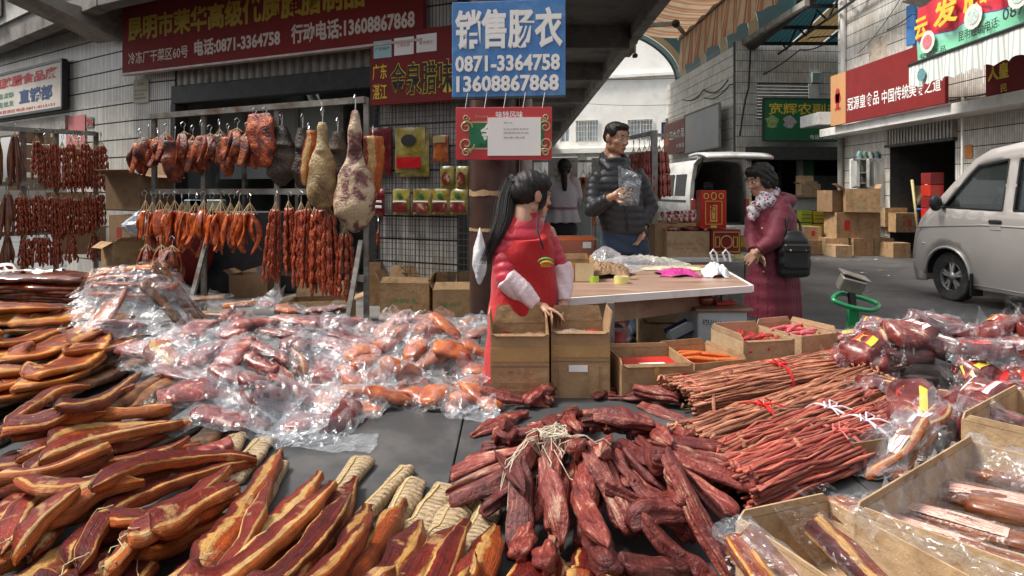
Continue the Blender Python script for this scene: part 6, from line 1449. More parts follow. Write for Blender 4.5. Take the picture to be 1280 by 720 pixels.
def proto_slab(L,wd,th,seed,mat,name='hanging_meat_piece',top=.10,cat='hanging meat'):
 root=thing(name,None,cat);r=random.Random(seed);mk_hook(root,top+.03);nz=vnoise(seed*3,6,14);nz2=vnoise(seed*3+1,6,40);m,q=22,18;V=np.zeros((m,q,3))
 for i in range(m):
  s=i/(m-1);w_=wd*(.25+.75*math.sin(math.pi*min(1,s*.8+.14))**.55)/2;t_=th*(.4+.6*math.sin(math.pi*s))/2
  for j in range(q): b=6.283*j/q;V[i,j]=(w_*math.cos(b)+.02*math.sin(s*4+seed),t_*math.sin(b),-top-L*s)
 f=(nz(V.reshape(-1,3))*.22+nz2(V.reshape(-1,3))*.12).reshape(m,q,1);V=V+(V-V.mean(1,keepdims=True))*f;obj('meat',ringmesh(V,(0,0,0)),mat,root);return root
def hang(proto,Rk,px,z,rz,label,group,off=-.05,first=[None]):
 p=Rk.at(px)+Rk.W.n*(-off)
 used=proto.get('used',0)
 if used: r=dup(proto)
 else: r=proto;proto['used']=1
 r.location=(p.x,p.y,z);r.rotation_euler=(rh.uniform(-.05,.05),rh.uniform(-.06,.06),rz);q_=rh.uniform(.86,1.08);r.scale=(q_*rh.uniform(.92,1.12),q_,rh.uniform(.84,1.06));r['label']=label;r['group']=group;r.name=proto.name.split('.')[0]
 if 'used' in r and r is not proto: del r['used']
 return r
ORD=['first','second','third','fourth','fifth','sixth','seventh','eighth','ninth','tenth','eleventh','twelfth','thirteenth','fourteenth','fifteenth','sixteenth','seventeenth','eighteenth','nineteenth','twentieth']
rh=random.Random(3)
sa1=proto_saus(11,.52,.075,1,5);sa2=proto_saus(12,.46,.07,2,4);sa3=proto_saus(10,.34,.07,3,3);sa4=proto_saus(13,.62,.075,4,5,r_=.0145)
for i,px in enumerate((44,55,66,76,86,96,106,115,124)): hang(sa1,R1,px,2.06-.05*(i % 2),rh.uniform(0,6),ORD[i]+' sausage bunch from left, top rail of the left rack','dark sausage bunches on the left rack')
for i,px in enumerate((24,34,45,55,65,75,85,95,105,115,124)): hang(sa2,R1,px,1.45-.04*(i % 2),rh.uniform(0,6),ORD[i]+' sausage bunch from left, middle rail of the left rack','dark sausage bunches on the left rack')
for i,px in enumerate((30,46,56,70,88,118)): hang(sa3,R1,px,.98,rh.uniform(0,6),ORD[i]+' short sausage bunch from left, bottom rail of the left rack','dark sausage bunches on the left rack')
ls=proto_strips(6,.55,.05,11,m_stk,.045,'smoked_strip_bunch',.03,.10,.02)
for px,z,lb_ in ((-5,2.06,'smoked strip bunch cut off by the left edge on the top rail'),(16,2.10,'long brown smoked strip bunch on the top rail at the far left'),(8,1.45,'long orange brown strip bunch on the middle rail at the far left'),(8,.98,'orange strip bunch at the lower left of the left rack')): hang(ls,R1,px,z,rh.uniform(0,6),lb_,'strip bunches on the left rack')
d1=proto_slab(.34,.20,.10,21,m_dstrip);d2=proto_slab(.30,.17,.12,22,m_dstrip);d3=proto_slab(.40,.16,.10,23,m_dstrip)
d5=proto_strips(4,.30,.07,25,m_dstrip,.12,'hanging_meat_piece',.04,.10,.04);d6=proto_strips(5,.34,.08,26,m_dstrip,.10,'hanging_meat_piece',.035,.08,.05)
for i,px in enumerate((181,192,203,214,225,236,247,258,269,280,291,303,315)): hang((d5,d2,d6,d5,d3,d6)[i % 6],R2,px,2.08-.12+.04*(i % 2),rh.uniform(-.6,.6),ORD[i]+' dark red meat piece from left, top rail of shutter rack','dark meat pieces on the top rail')
d4=proto_slab(.50,.17,.10,24,m_dstrip,top=.02)
for i,px in enumerate((325,338)): hang(d4,R2,px,2.08,rh.uniform(-.6,.6),['narrow dark meat piece left of the black smoked leg','brownish meat piece hanging next to the black smoked leg'][i],'dark meat pieces on the top rail')
o1=proto_strips(6,.36,.075,31,m_strip,.055);o2=proto_strips(5,.42,.08,32,m_strip,.06,curl=.08);o3=proto_strips(7,.32,.07,33,m_strip,.05)
for i,px in enumerate((188,197,206,215,224,233,242,251,261,272,282,294,305,318)): hang((o1,o2,o3)[i % 3],R2,px,1.36-.02*(i % 2),rh.uniform(0,6),ORD[i]+' orange strip bunch from left, middle rail of shutter rack','orange strip bunches on the middle rail')
for i,(px,ln) in enumerate(((351,0),(366,0),(382,0),(391,0),(399,-.03),(407,.0),(416,-.02),(437,-.18))): hang(sa4 if i<7 else sa1,R2,px,1.36+ln,rh.uniform(0,6),ORD[i]+' sausage bunch from left in right half of the shutter rack','sausage bunches on the shutter rack')
lw=proto_strips(7,.30,.09,35,m_dstrip,.05,'dark_offcut_bunch',.02,.1)
for i,px in enumerate((208,226,240,216,232)): hang(lw,R2,px,.95 if i<3 else .75,rh.uniform(0,6),ORD[i]+' dark bunch hanging low in the shade under the orange strips','dark bunches under the orange strips',off=-.2 if i<3 else-.28)
# --- big hams
def ham(px,y0,y1,wpx,Y,mat,shank_mat,label,seed,prof_,tilt=0.):
 top=P(px,y0,Y);bot=P(px,y1,Y);L=top.z-bot.z;root=thing('whole_ham',label,'ham',(top.x,Y,top.z),group='large hams and legs on the shutter rack');nz=vnoise(seed,6,12);nz2=vnoise(seed+1,6,34);m,q=40,26;V=np.zeros((m,q,3));W_=wpx/F*Y
 for i in range(m):
  s=i/(m-1);w_=W_*np.interp(s,*prof_)/2;t_=w_*(.62 if s>.35 else .9)
  for j in range(q): b=6.283*j/q;V[i,j]=(w_*math.cos(b)+tilt*L*math.sin(s*3)*.3,t_*math.sin(b),-L*s)
 f=(nz(V.reshape(-1,3))*.15+nz2(V.reshape(-1,3))*.08).reshape(m,q,1);V=V+(V-V.mean(1,keepdims=True))*f;obj('leg_meat',ringmesh(V,(0,0,0)),mat,root)
 mb=MB();mb.tube([(0,-.03,.05),(0,-.04,.09),(0,-.01,.12),(0,.02,.10),(0,.01,.04),(0,0,-.05)],.005,6);mb.build('hook',m_hook,root,world=False)
 return root
def ham_mat(name,skin,stops,mid,sc_=6):
 t=NT(name);ov=obj_vec(t);n1=t.noise(sc_,6,.65,ov,.5);c=t.ramp(n1,stops);n3=t.noise(3.0,4,.6,ov);k=t.ramp(n3,[(mid,(0,0,0)),(mid+.05,(1,1,1))]);c=t.mix(c,skin,k);t.col(c);n2=t.noise(50,5,.6,ov)
 t.set(Roughness=t.math('MULTIPLY_ADD',n2,.3,.3));t.bump(t.math('ADD',n2,t.math('MULTIPLY',n1,2)),.9,.014);return t.m
hm1=ham_mat('cured_ham_gold',(.42,.30,.13),[(.3,(.10,.055,.02)),(.45,(.30,.20,.085)),(.6,(.50,.38,.20)),(.75,(.60,.50,.30))],.60)
hm2=ham_mat('cured_ham_marbled',(.56,.42,.24),[(.33,(.07,.018,.018)),(.45,(.18,.06,.05)),(.52,(.48,.34,.22)),(.68,(.62,.50,.34))],.56,8)
hm3=ham_mat('black_smoked_leg',(.07,.05,.035),[(.3,(.012,.010,.009)),(.5,(.045,.03,.022)),(.7,(.14,.085,.05))],.66)
pr1=([0,.06,.18,.32,.5,.7,.85,.95,1],[.22,.32,.36,.50,.85,1.0,.98,.72,.3]);pr2=([0,.03,.12,.3,.42,.55,.7,.85,.95,1],[.12,.22,.28,.34,.52,.86,1.0,.92,.62,.2])
ham(403,153,262,37,5.35,hm1,None,'golden cured ham hanging by its shank, left of the two large hams',5,pr1);ham(444,138,290,52,5.15,hm2,None,'largest marbled raw ham with a long pale shank, hanging near the rack post',9,pr2)
ham(352,158,232,40,5.75,hm3,None,'black smoked leg hanging left of the golden ham',14,([0,.2,.5,.8,1],[.3,.55,1,.95,.3]),.1);ham(378,160,240,26,5.7,hm3,None,'narrow black smoked piece between the black leg and the golden ham',15,([0,.3,.7,1],[.4,.7,1,.4]));ham(422,165,235,30,5.6,hm3,None,'dark leg hanging behind and between the two large hams',16,([0,.3,.7,1],[.4,.8,1,.5]))
bp_=proto_slab(.50,.17,.05,44,m_belly3,'belly_slab',.04,'pork belly');p=P(466,164,5.25);bp_.location=p;bp_['label']='pale orange belly slab hanging at the right post of the shutter rack';bp_.rotation_euler=(0,0,.3)
bp2=proto_slab(.45,.12,.06,45,m_belly3,'belly_slab',.02,'pork belly');bp2.location=P(386,160,5.5);bp2['label']='pink belly slab peeking out beside the golden ham'
# --- pale hanging sheet / plastic twist on the rack top
mb=MB();a=P(396,118,5.35);mb.tube([a,a+Vector((.04,0,-.08)),a+Vector((.06,0,-.14))],[.012,.006,.003],6);mb.build('plastic_twist',m_film2,None,label='twisted clear plastic tied to the top rail above the golden ham',cat='plastic tie')
# ================================================================ WIRE DISPLAY GRID WITH PACKETS
wg=thing('wire_display_grid','black wire grid fixed to the white wall beside the rack, hung with packets','wire grid',W1.p(W1.tz(530)[0],.6,.06))
t0,_=W1.tz(471);t1,_=W1.tz(592);zt=W1.tz(530,50)[1];zb_=W1.tz(530,372)[1]
x=t0
m_wire=M('dark_wire',(.10,.10,.11),.4,.1,4,metal=.5)
while x<t1: mb=MB();p=W1.p(x,0,.05);mb.box((p.x,p.y,(zt+zb_)/2),(.005,.005,zt-zb_));mb.build('upright_wire',m_wire,wg);x+=.058
z=zb_
while z<zt: mb=MB();mb.bar(W1.p(t0,z,.056),W1.p(t1,z,.056),.005);mb.build('cross_wire',m_wire,wg);z+=.062
m_goldp=blob_mat('gold_packet',[(.35,(.16,.11,.015)),(.55,(.32,.25,.045)),(.75,(.50,.42,.14))],9,.22,.6,.3,rnd=.1);m_dredp=blob_mat('dark_red_packet',[(.35,(.07,.006,.008)),(.6,(.20,.015,.018)),(.78,(.4,.08,.06))],9,.2,.7,.3,rnd=.1)
def packet(px0,px1,y0,y1,mat,label,seed,lab=None,group='packets hung on the wire grid',win=None,off=.085):
 ta,tb_=W1.tz(px0)[0],W1.tz(px1)[0];z1,z0=W1.tz((px0+px1)/2,y0)[1],W1.tz((px0+px1)/2,y1)[1];r=thing('food_packet',label,'food packet',W1.p((ta+tb_)/2,z0,off),group=group);nz=vnoise(seed,5,30)
 def fn(u,v):
  e=(1-abs(2*u-1)**4)*(1-abs(2*v-1)**5);p=W1.p(ta+(tb_-ta)*u,z0+(z1-z0)*v,off+.022*e);d=float(nz(np.array(p)))*.006;return tuple(p+W1.n*d)
 mb=MB();mb.grid(12,14,fn);mb.build('pouch',mat,r,smooth=True)
 mb=MB();mb.grid(2,2,lambda u,v: tuple(W1.p(ta+(tb_-ta)*u,z0+(z1-z0)*v,off-.004)));mb.build('pouch_back',mat,r)
 mb=MB();mb.tube([W1.p((ta+tb_)/2,z1-.01,off+.004),W1.p((ta+tb_)/2,z1+.03,off-.02)],.002,4);mb.build('hang_loop',m_wire,r)
 def patch(nm,u0,u1,v0,v1,m_,ov=False):
  c_=((u0+u1)/2,(v0+v1)/2);pts=[W1.p(ta+(tb_-ta)*c_[0],z0+(z1-z0)*c_[1],off+.034)]
  n=14 if ov else 4
  for k in range(n): a=6.283*(k+.5)/n;q=1 if ov else 1.414;pts.append(W1.p(ta+(tb_-ta)*(c_[0]+(u1-u0)/2*q*math.cos(a)),z0+(z1-z0)*(c_[1]+(v1-v0)/2*q*math.sin(a)),off+.031))
  mb=MB();mb.add(pts,[(0,k+1,(k+1) % n+1) for k in range(n)]);mb.build(nm,m_,r)
 for l in lab or (): patch(*l)
 return r
dark_oval=m_blklet
packet(463,495,160,216,m_dredp,'large dark red packet beside the rack post on the wire grid',1,[('brand_patch',.3,.8,.6,.8,MT['gold_print'],True)]);packet(466,495,164,219,m_dredp,'dark red packet behind the large red one',2,off=.075)
g1=packet(500,537,160,216,m_goldp,'large gold packet with a black oval emblem on the wire grid',3,[('brand_oval',.25,.75,.58,.84,dark_oval,True),('red_band',.1,.9,.10,.34,MT['red_print'])])
packet(504,541,166,221,m_goldp,'second gold packet half hidden behind the large gold one',4,off=.07)
packet(547,566,170,203,m_hamo,'small clear and gold packet of brown meat, highest small packet on the grid',5,[('gold_top',.1,.9,.72,.95,MT['gold_print'])])
packet(556,573,208,236,m_goldp,'small gold packet with a round red window, left of two',6,[('meat_window',.2,.8,.15,.75,m_dkham,True)]);packet(575,591,208,236,m_goldp,'small gold packet with a round red window, right of two near the pillar',7,[('meat_window',.2,.8,.15,.75,m_dkham,True)])
packet(470,487,236,270,m_dredp,'small red packet with white stripes at the left end of the lower row',8,[('white_stripe',.1,.9,.3,.4,m_paper),('white_stripe',.1,.9,.5,.58,m_paper)])
for i,(a,b) in enumerate(((497,518),(522,545),(546,568),(568,590))): packet(a,b,236,268,m_goldp,ORD[i]+' gold packet from the left with a red meat picture in the lower row',10+i,[('meat_picture',.1,.9,.10,.45,m_dkham),('green_patch',.35,.65,.62,.82,MT['green_print'],True),('white_strip',.1,.9,.48,.54,m_paper)])
sb=proto_saus(3,.14,.018,55,2,r_=.012);sb.location=W1.p(W1.tz(480)[0],W1.tz(480,275)[1],.1);sb['label']='tiny dark sausage bunch hung low on the wire grid'
# ================================================================ CARTONS AND GOODS AROUND THE LEFT SHOP
def gcar(px0,px1,pyb,h,d_,label,rz=0,mat=None,open_=True,flaps=(),prints=(),z=.182,Y=None,seam=None):
 if Y is None: x,y,w_=boxat(px0,px1,pyb,z)
 else: y=Y;x=((px0+px1)/2-640)/F*Y;w_=(px1-px0)/F*Y;z=H-(pyb-HY)/F*Y
 return carton(label,x-math.sin(rz)*d_/2,y+math.cos(rz)*d_/2,z,w_,d_,h,rz=rz,mat=mat or m_cardd,open_=open_,flaps=flaps,prints=prints,seam=seam)
WA=math.atan2(W1.d.y,W1.d.x)
gcar(474,537,392,.30,.32,'brown carton with green print under the left part of the wire grid',-.10,m_card,True,(('f',.06,-20),('l',.12,30),('r',.10,20),('b',.14,10)),(('text','绿色食品',.25,.35,.14,m_gprint,.5),('text','净含量',.1,.2,.08,m_gprint,.2)))
gcar(541,600,396,.26,.30,'brown carton with green print next to the pillar',.05,m_card,True,(('l',.10,30),('b',.14,-5),('r',.10,160),('f',.08,-30)),(('text','绿色',.15,.35,.16,m_gprint,.35),))
gcar(459,476,382,.46,.25,'narrow upright carton wedged beside the rack post',0,m_card,True,(('b',.08,0),('l',.05,20)))
gcar(362,440,408,.22,.35,'torn open carton on the pavement beneath the shutter rack',.15,m_card,True,(('f',.14,110),('l',.14,100),('b',.16,20),('r',.12,70)))
gcar(285,335,372,.25,.3,'dark carton in the shade behind the rack leg',-.1,m_cardd,True,(('l',.1,60),('b',.1,20)))
gcar(122,190,318,.42,.5,'large brown carton with two red squares at the bottom of the left pile',-.5,m_cardd,False,(),(('patch',.25,.4,.35,.7,M('dark_red_square',(.25,.03,.02),.8),'red_square'),('patch',.72,.86,.3,.65,MT['dark_red_square'],'red_square')),Y=7.3)
gcar(124,182,262,.38,.45,'open dark carton tipped on top of the left pile',-.35,m_cardd,True,(('f',.15,70),('l',.15,90),('r',.2,100),('b',.15,20)),Y=7.35)
gcar(128,190,350,.30,.5,'squashed carton at the foot of the left pile',-.4,m_cardd,False,(),Y=7.1);gcar(118,150,345,.35,.4,'carton with a torn flap left of the foot of the pile',-.6,m_card,True,(('f',.12,120),('r',.1,60)),Y=6.9)
blobbag(P(175,283,7.0),(.17,.12,.12),'pale bluish plastic bag stuffed between the left cartons',None,21,fm=M('bluish_bag',(.42,.46,.52),.35,.15,8,coat=.3))
for i,(px,py) in enumerate(((36,178),(36,197),(36,215),(40,238),(20,238))): gcar(px-12+i % 2*3,px+18,py,.20 if i else .16,.4,ORD[i]+' dim carton from the top in the shelf behind the left rack',.1,m_cardd,False,(),Y=10.6)
gcar(60,100,268,.3,.4,'dim carton seen between the middle sausages of the left rack',.2,m_cardd,False,(),Y=9.2);gcar(72,112,318,.35,.4,'dim carton behind the lowest sausages of the left rack',.1,m_cardd,False,(),Y=8.8)
# goods inside the shop opening: red cloth, teal jars, white sheets
p=P(232,292,7.6);mb=MB();mb.sph((p.x,p.y,.75),(.32,.25,.42),18,12);mb.build('red_sack',M('dark_red_cloth',(.16,.008,.010),.8,.2,9,bump=.4),None,smooth=True,label='dark red sack standing behind the orange strip bunches',cat='sack')
p=P(262,240,8.0);mb=MB();mb.bx(p.x-.5,p.x+1.2,7.9,8.4,.19,1.15,b=.01);mb.build('counter',m_darkmetal,None,label='dark counter inside the dim shop behind the shutter rack',cat='counter')
for i,(px,c,nm) in enumerate(((241,(.25,.34,.36),'pale teal tin'),(256,(.5,.5,.42),'white tin'),(248,(.02,.10,.25),'blue tray'),(272,(.36,.38,.3),'pale folded sheet'))):
 p=P(px,236,7.95);mb=MB();mb.box((p.x,7.95,1.22),(.16,.12,.14),b=.01);mb.build('tin',M('shop_'+nm.replace(' ','_'),c,.5),None,label=nm+' on the dark counter inside the shop',cat='tin')
# far-side white cloth/paper at (0-35,325)
p=G(12,345,.75);mb=MB();mb.grid(10,8,lambda u,v: (gx-.42+.45*u,gy-.10+.34*v,TZ+hget(gx-.42+.45*u,gy-.1+.34*v)*1+.012+.01*math.sin(u*9)));mb.build('white_sheet',m_paper,None,smooth=True,label='white paper sheet lying on the glazed pig faces at the left edge',cat='paper sheet')
# ================================================================ PEOPLE
def remesh(mb,voxel,smooth=4,name='body',mat=None,parent=None,disp=None):
 me=mb.mesh(parent.location if parent else None);o=bpy.data.objects.new('tmp',me);C.objects.link(o)
 m=o.modifiers.new('r','REMESH');m.mode='VOXEL';m.voxel_size=voxel
 if smooth: s=o.modifiers.new('s','SMOOTH');s.factor=.5;s.iterations=smooth
 dg=bpy.context.evaluated_depsgraph_get();dg.update();me2=bpy.data.meshes.new_from_object(o.evaluated_get(dg));bpy.data.objects.remove(o);bpy.data.meshes.remove(me)
 if disp is not None:
  n=len(me2.vertices);V=np.zeros(n*3);N=np.zeros(n*3);me2.vertices.foreach_get('co',V);me2.vertices.foreach_get('normal',N);V=V.reshape(-1,3);N=N.reshape(-1,3)
  W_=V+np.array(parent.location if parent else (0,0,0));d=disp(W_);V=V+N*d[:,None];me2.vertices.foreach_set('co',V.ravel());me2.update()
 me2.materials.clear();return obj(name,me2,mat,parent,smooth=True)
def limb(mb,pts,rs,n=14):
 for a,b,ra,rb in zip(pts[:-1],pts[1:],rs[:-1],rs[1:]): mb.caps(a,b,ra,rb,n)
def puff(mb,pts,rs,seg,pinch=.86,n=18,sq=(1,1)):
 """quilted tube: fat rings with tight seams between them"""
 pts=[Vector(p) for p in pts];L=[0]
 for a,b in zip(pts[:-1],pts[1:]): L.append(L[-1]+(b-a).length)
 tot=L[-1];m=max(8,int(tot/.008));P3=[];R3=[]
 for i in range(m+1):
  d=tot*i/m;k=max(j for j in range(len(L)) if L[j] <= d+1e-9);k=min(k,len(pts)-2);f=(d-L[k])/max(L[k+1]-L[k],1e-6);P3.append(pts[k].lerp(pts[k+1],f));r=rs[k]*(1-f)+rs[k+1]*f
  R3.append(r*(pinch+(1-pinch)*abs(math.sin(math.pi*d/seg))**.5))
 mb.tube(P3,R3,n)
def torso(mb,rows,n=28):
 """rows: (cx, cy, z, rx, ry) from bottom to top; oval sections, yaw about z"""
 V=[]
 for (cx_,cy_,z,rx,ry,yaw) in rows:
  for k in range(n):
   a=2*math.pi*k/n;x=rx*math.copysign(abs(math.cos(a))**.85,math.cos(a));y=ry*math.copysign(abs(math.sin(a))**.85,math.sin(a));V.append((cx_+x*math.cos(yaw)-y*math.sin(yaw),cy_+x*math.sin(yaw)+y*math.cos(yaw),z))
 m=len(rows);Fs=[(i*n+k,i*n+(k+1) % n,(i+1)*n+(k+1) % n,(i+1)*n+k) for i in range(m-1) for k in range(n)]+[tuple(range(n))[::-1],tuple((m-1)*n+k for k in range(n))];mb.add(V,Fs)
def interp_rows(keys,dz=.01):
 out=[];z0,z1=keys[0][2],keys[-1][2];n=int((z1-z0)/dz);zs_=[k[2] for k in keys]
 for i in range(n+1): z=z0+(z1-z0)*i/n;out.append(tuple(z if j==2 else float(np.interp(z,zs_,[k[j] for k in keys])) for j in range(6)))
 return out
def skin_mat(name,c,c2):
 t=NT(name);ov=t.coord();t.col(t.ramp(t.noise(14,4,.6,ov),[(.35,c),(.65,c2)]));t.set(Roughness=.45);t.b.inputs['Subsurface Weight'].default_value=.25;t.b.inputs['Subsurface Radius'].default_value=(.03,.012,.008);t.b.inputs['Subsurface Scale'].default_value=.25;t.bump(t.noise(180,3),.15,.001);return t.m
m_skin=skin_mat('skin',(.46,.26,.17),(.56,.33,.23));m_skin2=skin_mat('tanned_skin',(.36,.19,.12),(.46,.26,.17))
def hair_mat(name,c,hi):
 t=NT(name);mp=t.n('ShaderNodeMapping');mp.inputs['Scale'].default_value=(160,160,7);t.l(t.coord(),mp.inputs[0]);f=t.noise(1,3,.6,mp.outputs[0]);t.col(t.ramp(f,[(.35,c),(.7,hi)]));t.set(Roughness=.5);t.b.inputs['Specular IOR Level'].default_value=.35;t.bump(f,.8,.004);return t.m
m_hair=hair_mat('black_hair',(.006,.005,.005),(.020,.017,.015));m_lip=M('lips',(.42,.13,.11),.4,.1);m_eyew=M('eye_white',(.62,.58,.55),.3,.03);m_iris=M('dark_iris',(.02,.012,.01),.2,.1)
def cloth(name,c,rough=.8,var=.18,wr=14,bs=.5,fine=300,bd=.006):
 t=NT(name);t.col(t.ramp(t.noise(5,4),[(.3,tuple(x*(1-var) for x in c)),(.7,tuple(min(1,x*(1+var)) for x in c))]));t.set(Roughness=rough);t.b.inputs['Sheen Weight'].default_value=.15
 t.bump(t.math('ADD',t.math('MULTIPLY',t.noise(wr,4,.55,None,1.2),1.6),t.math('MULTIPLY',t.noise(fine,2),.25)),bs,bd);return t.m
class Head:
 """local frame: face looks along -Y, up +Z; placed by centre, yaw and pitch"""
 def __init__(s,c,yaw,pitch=0,roll=0,k=1.): s.M=Matrix.Translation(c) @ Matrix.Rotation(yaw,4,'Z') @ Matrix.Rotation(roll,4,'Y') @ Matrix.Rotation(pitch,4,'X') @ Matrix.Scale(k,4);s.k=k
 def p(s,x,y,z): return s.M @ Vector((x,y,z))
 def sph(s,mb,c,r,n=18,m=12): mb.sph(c,r,n,m,M=s.M)
 def skull(s,mb,slim=1.0):
  q=s.sph;q(mb,(0,.010,.035),(.074*slim,.090,.082));q(mb,(0,-.012,-.015),(.064*slim,.074,.080));q(mb,(0,-.028,-.065),(.046*slim,.050,.045));q(mb,(0,-.058,-.088),(.022,.022,.018))
  for sg in (-1,1): q(mb,(sg*.040*slim,-.052,-.020),(.024,.022,.022));q(mb,(sg*.050*slim,-.005,-.060),(.020,.040,.028));q(mb,(sg*.077*slim,.008,-.005),(.011,.020,.031));q(mb,(sg*.083*slim,.014,.006),(.007,.016,.021));q(mb,(sg*.028,-.074,.022),(.022,.010,.009))
  q(mb,(0,-.086,-.012),(.0105,.014,.026));q(mb,(0,-.097,-.026),(.0135,.013,.011))
  for sg in (-1,1): q(mb,(sg*.012,-.090,-.028),(.009,.010,.008))
  q(mb,(0,-.078,-.058),(.021,.012,.0075));q(mb,(0,-.077,-.068),(.018,.011,.0075))
  mb.caps(s.p(0,.030,-.04),s.p(0,.045,-.15),.052*s.k,.056*s.k,16)
 def face(s,par,brow=True,open_=False):
  off=par.location
  def put(mb,nm,mat,sm=True): return mb.build(nm,mat,par,smooth=sm)
  for sg in (-1,1):
   mb=MB();s.sph(mb,(sg*.030,-.0715,.006),(.014,.010,.0062),12,8);e=put(mb,'eye',m_eyew)
   mb=MB();s.sph(mb,(sg*.030,-.0785,.006),(.0062,.005,.0058),10,8);put(mb,'iris',m_iris)
   mb=MB();pts=[s.p(sg*(.013+.035*u),-.0795+.014*u*u,.0115+.004*math.sin(u*3.1)) for u in (0,.25,.5,.75,1)];mb.tube(pts,[.0015,.002,.002,.0018,.001],6);put(mb,'eyelid',m_hair)
   mb=MB();pts=[s.p(sg*(.012+.042*u),-.0865+.020*u*u,.027+.006*math.sin(u*2.6)) for u in (0,.25,.5,.75,1)];mb.tube(pts,[.0022,.0036,.0036,.003,.001],6);put(mb,'eyebrow',m_hair)
  mb=MB();s.sph(mb,(0,-.085,-.057),(.019,.008,.0042),14,8);s.sph(mb,(0,-.084,-.0665),(.016,.008,.005),14,8);q=put(mb,'lips',m_lip);q['kind']='stuff'
  if open_: mb=MB();s.sph(mb,(0,-.089,-.0615),(.012,.006,.003),12,6);put(mb,'mouth_gap',m_iris)
def hand(mb,wrist,d,palm_n,k=1.,curl=.5,side=1,spread=.12):
 """wrist point, direction to the knuckles, palm normal; five unequal bent fingers"""
 d=Vector(d).normalized();pn=Vector(palm_n);pn=(pn-d*pn.dot(d)).normalized();s=d.cross(pn)*side;w_=Vector(wrist)
 mb.caps(w_,w_+d*.035*k,.024*k,.028*k,12)
 for j in (-1,-.33,.33,1): mb.caps(w_+d*.025*k+s*j*.014*k,w_+d*.080*k+s*j*.029*k,.0155*k,.0125*k,10)
 for i,(ln,off) in enumerate(((.072,.031),(.080,.0105),(.074,-.0105),(.058,-.030))):
  b=w_+d*.082*k+s*off*k;dr=d+s*(off/.031)*spread;cur=b
  for q,(f,rad) in enumerate(((.42,.0098),(.32,.0088),(.26,.0078))):
   a=curl*(.35+.55*q)+.06*i;dv=(dr.normalized()*math.cos(a)+pn*math.sin(a));nx=cur+dv*ln*f*k;mb.caps(cur,nx,rad*k,(rad-.001)*k,9,3);cur=nx
 b=w_+d*.030*k+s*.026*k;t1=b+(d*.55+s*.75+pn*.35).normalized()*.040*k;t2=t1+(d*.85+s*.2+pn*.45).normalized()*.030*k;mb.caps(b,t1,.0135*k,.0115*k,10,3);mb.caps(t1,t2,.0115*k,.009*k,10,3)
FL=.182
# ---------------------------------------------------------------- the young saleswoman
Y=3.36;S=F/Y
def V_(px,py,dy=0): return P(px,py,Y+dy)
vw=thing('person','young woman in red jacket and apron with pale sleeve covers by the tall cartons','person',(V_(655,400).x,Y,FL))
hd=Head(V_(667,243),R(48),R(4),R(-3),1.02)     # face turned to the right and slightly away from us
hd=Head(V_(666,245),R(116),R(6),R(0),1.0)
nk=V_(655,283);shR=V_(632,293,-.04);shL=V_(686,290,.08);elR=V_(632,347,-.12);wrR=V_(672,383,-.12);elL=V_(704,345,.05);wrL=V_(706,380,-.02)
body=MB();hd.skull(body,.95);limb(body,[nk+Vector((0,0,-.02)),V_(657,270)],[.06,.05])
torso(body,interp_rows([(vw.location.x,Y,.82,.14,.10,.5),(vw.location.x,Y,.98,.115,.09,.5),(V_(656,300).x,Y,1.14,.11,.08,.5),(V_(656,300).x,Y,1.21,.09,.06,.5),(nk.x,Y,1.28,.05,.05,.5)],.02))
limb(body,[shR,elR,wrR],[.035,.036,.024]);limb(body,[shL,elL,wrL],[.035,.034,.024])
for dx in (-.075,.075): limb(body,[Vector((vw.location.x+dx,Y,.86)),Vector((vw.location.x+dx,Y-.02,.50)),Vector((vw.location.x+dx,Y,.24))],[.085,.055,.040]);body.caps((vw.location.x+dx,Y+.02,.22),(vw.location.x+dx,Y-.12,.205),.035,.028)
hand(body,wrR,(V_(698,390,-.14)-wrR),(0,-.2,-1),.95,.55,-1);hand(body,wrL,(V_(697,392,-.08)-wrL),(0,-.1,-1),.9,.7,1)
remesh(body,.0048,5,'body',m_skin,vw);hd.face(vw)
m_redj=cloth('red_quilted_nylon',(.48,.022,.045),.42,.1,24,.45);m_redap=cloth('red_apron_cotton',(.46,.008,.012),.8,.1,9,.7,bd=.012);m_slv=cloth('pale_pink_sleeve',(.80,.66,.69),.7,.1,22,.8);m_blk=cloth('black_trousers',(.015,.015,.017),.8)
j=MB();cxs=V_(654,300).x
rows=interp_rows([(vw.location.x,Y,.90,.165,.125,.5),(vw.location.x,Y,1.0,.150,.115,.5),(cxs,Y,1.10,.155,.115,.5),(cxs,Y,1.17,.146,.105,.5),(cxs,Y,1.21,.125,.09,.5),(V_(656,280).x,Y,1.255,.082,.07,.5),(V_(660,275).x,Y,1.29,.068,.066,.5)],.006)
rows=[(a,b,z,rx*(.91+.09*abs(math.sin(z*math.pi/.055))**.5),ry*(.91+.09*abs(math.sin(z*math.pi/.055))**.5),yw) for a,b,z,rx,ry,yw in rows];torso(j,rows)
puff(j,[shR+Vector((.03,0,.01)),shR+Vector((-.015,-.01,-.05)),elR,elR.lerp(wrR,.25)],[.052,.062,.060,.055],.046,.80);puff(j,[shL+Vector((-.03,0,0)),shL+Vector((.0,0,-.05)),elL],[.050,.056,.050],.046,.80)
limb(j,[V_(657,282),V_(660,272,-.0)],[.070,.060])
remesh(j,.0055,1,'quilted_jacket',m_redj,vw)
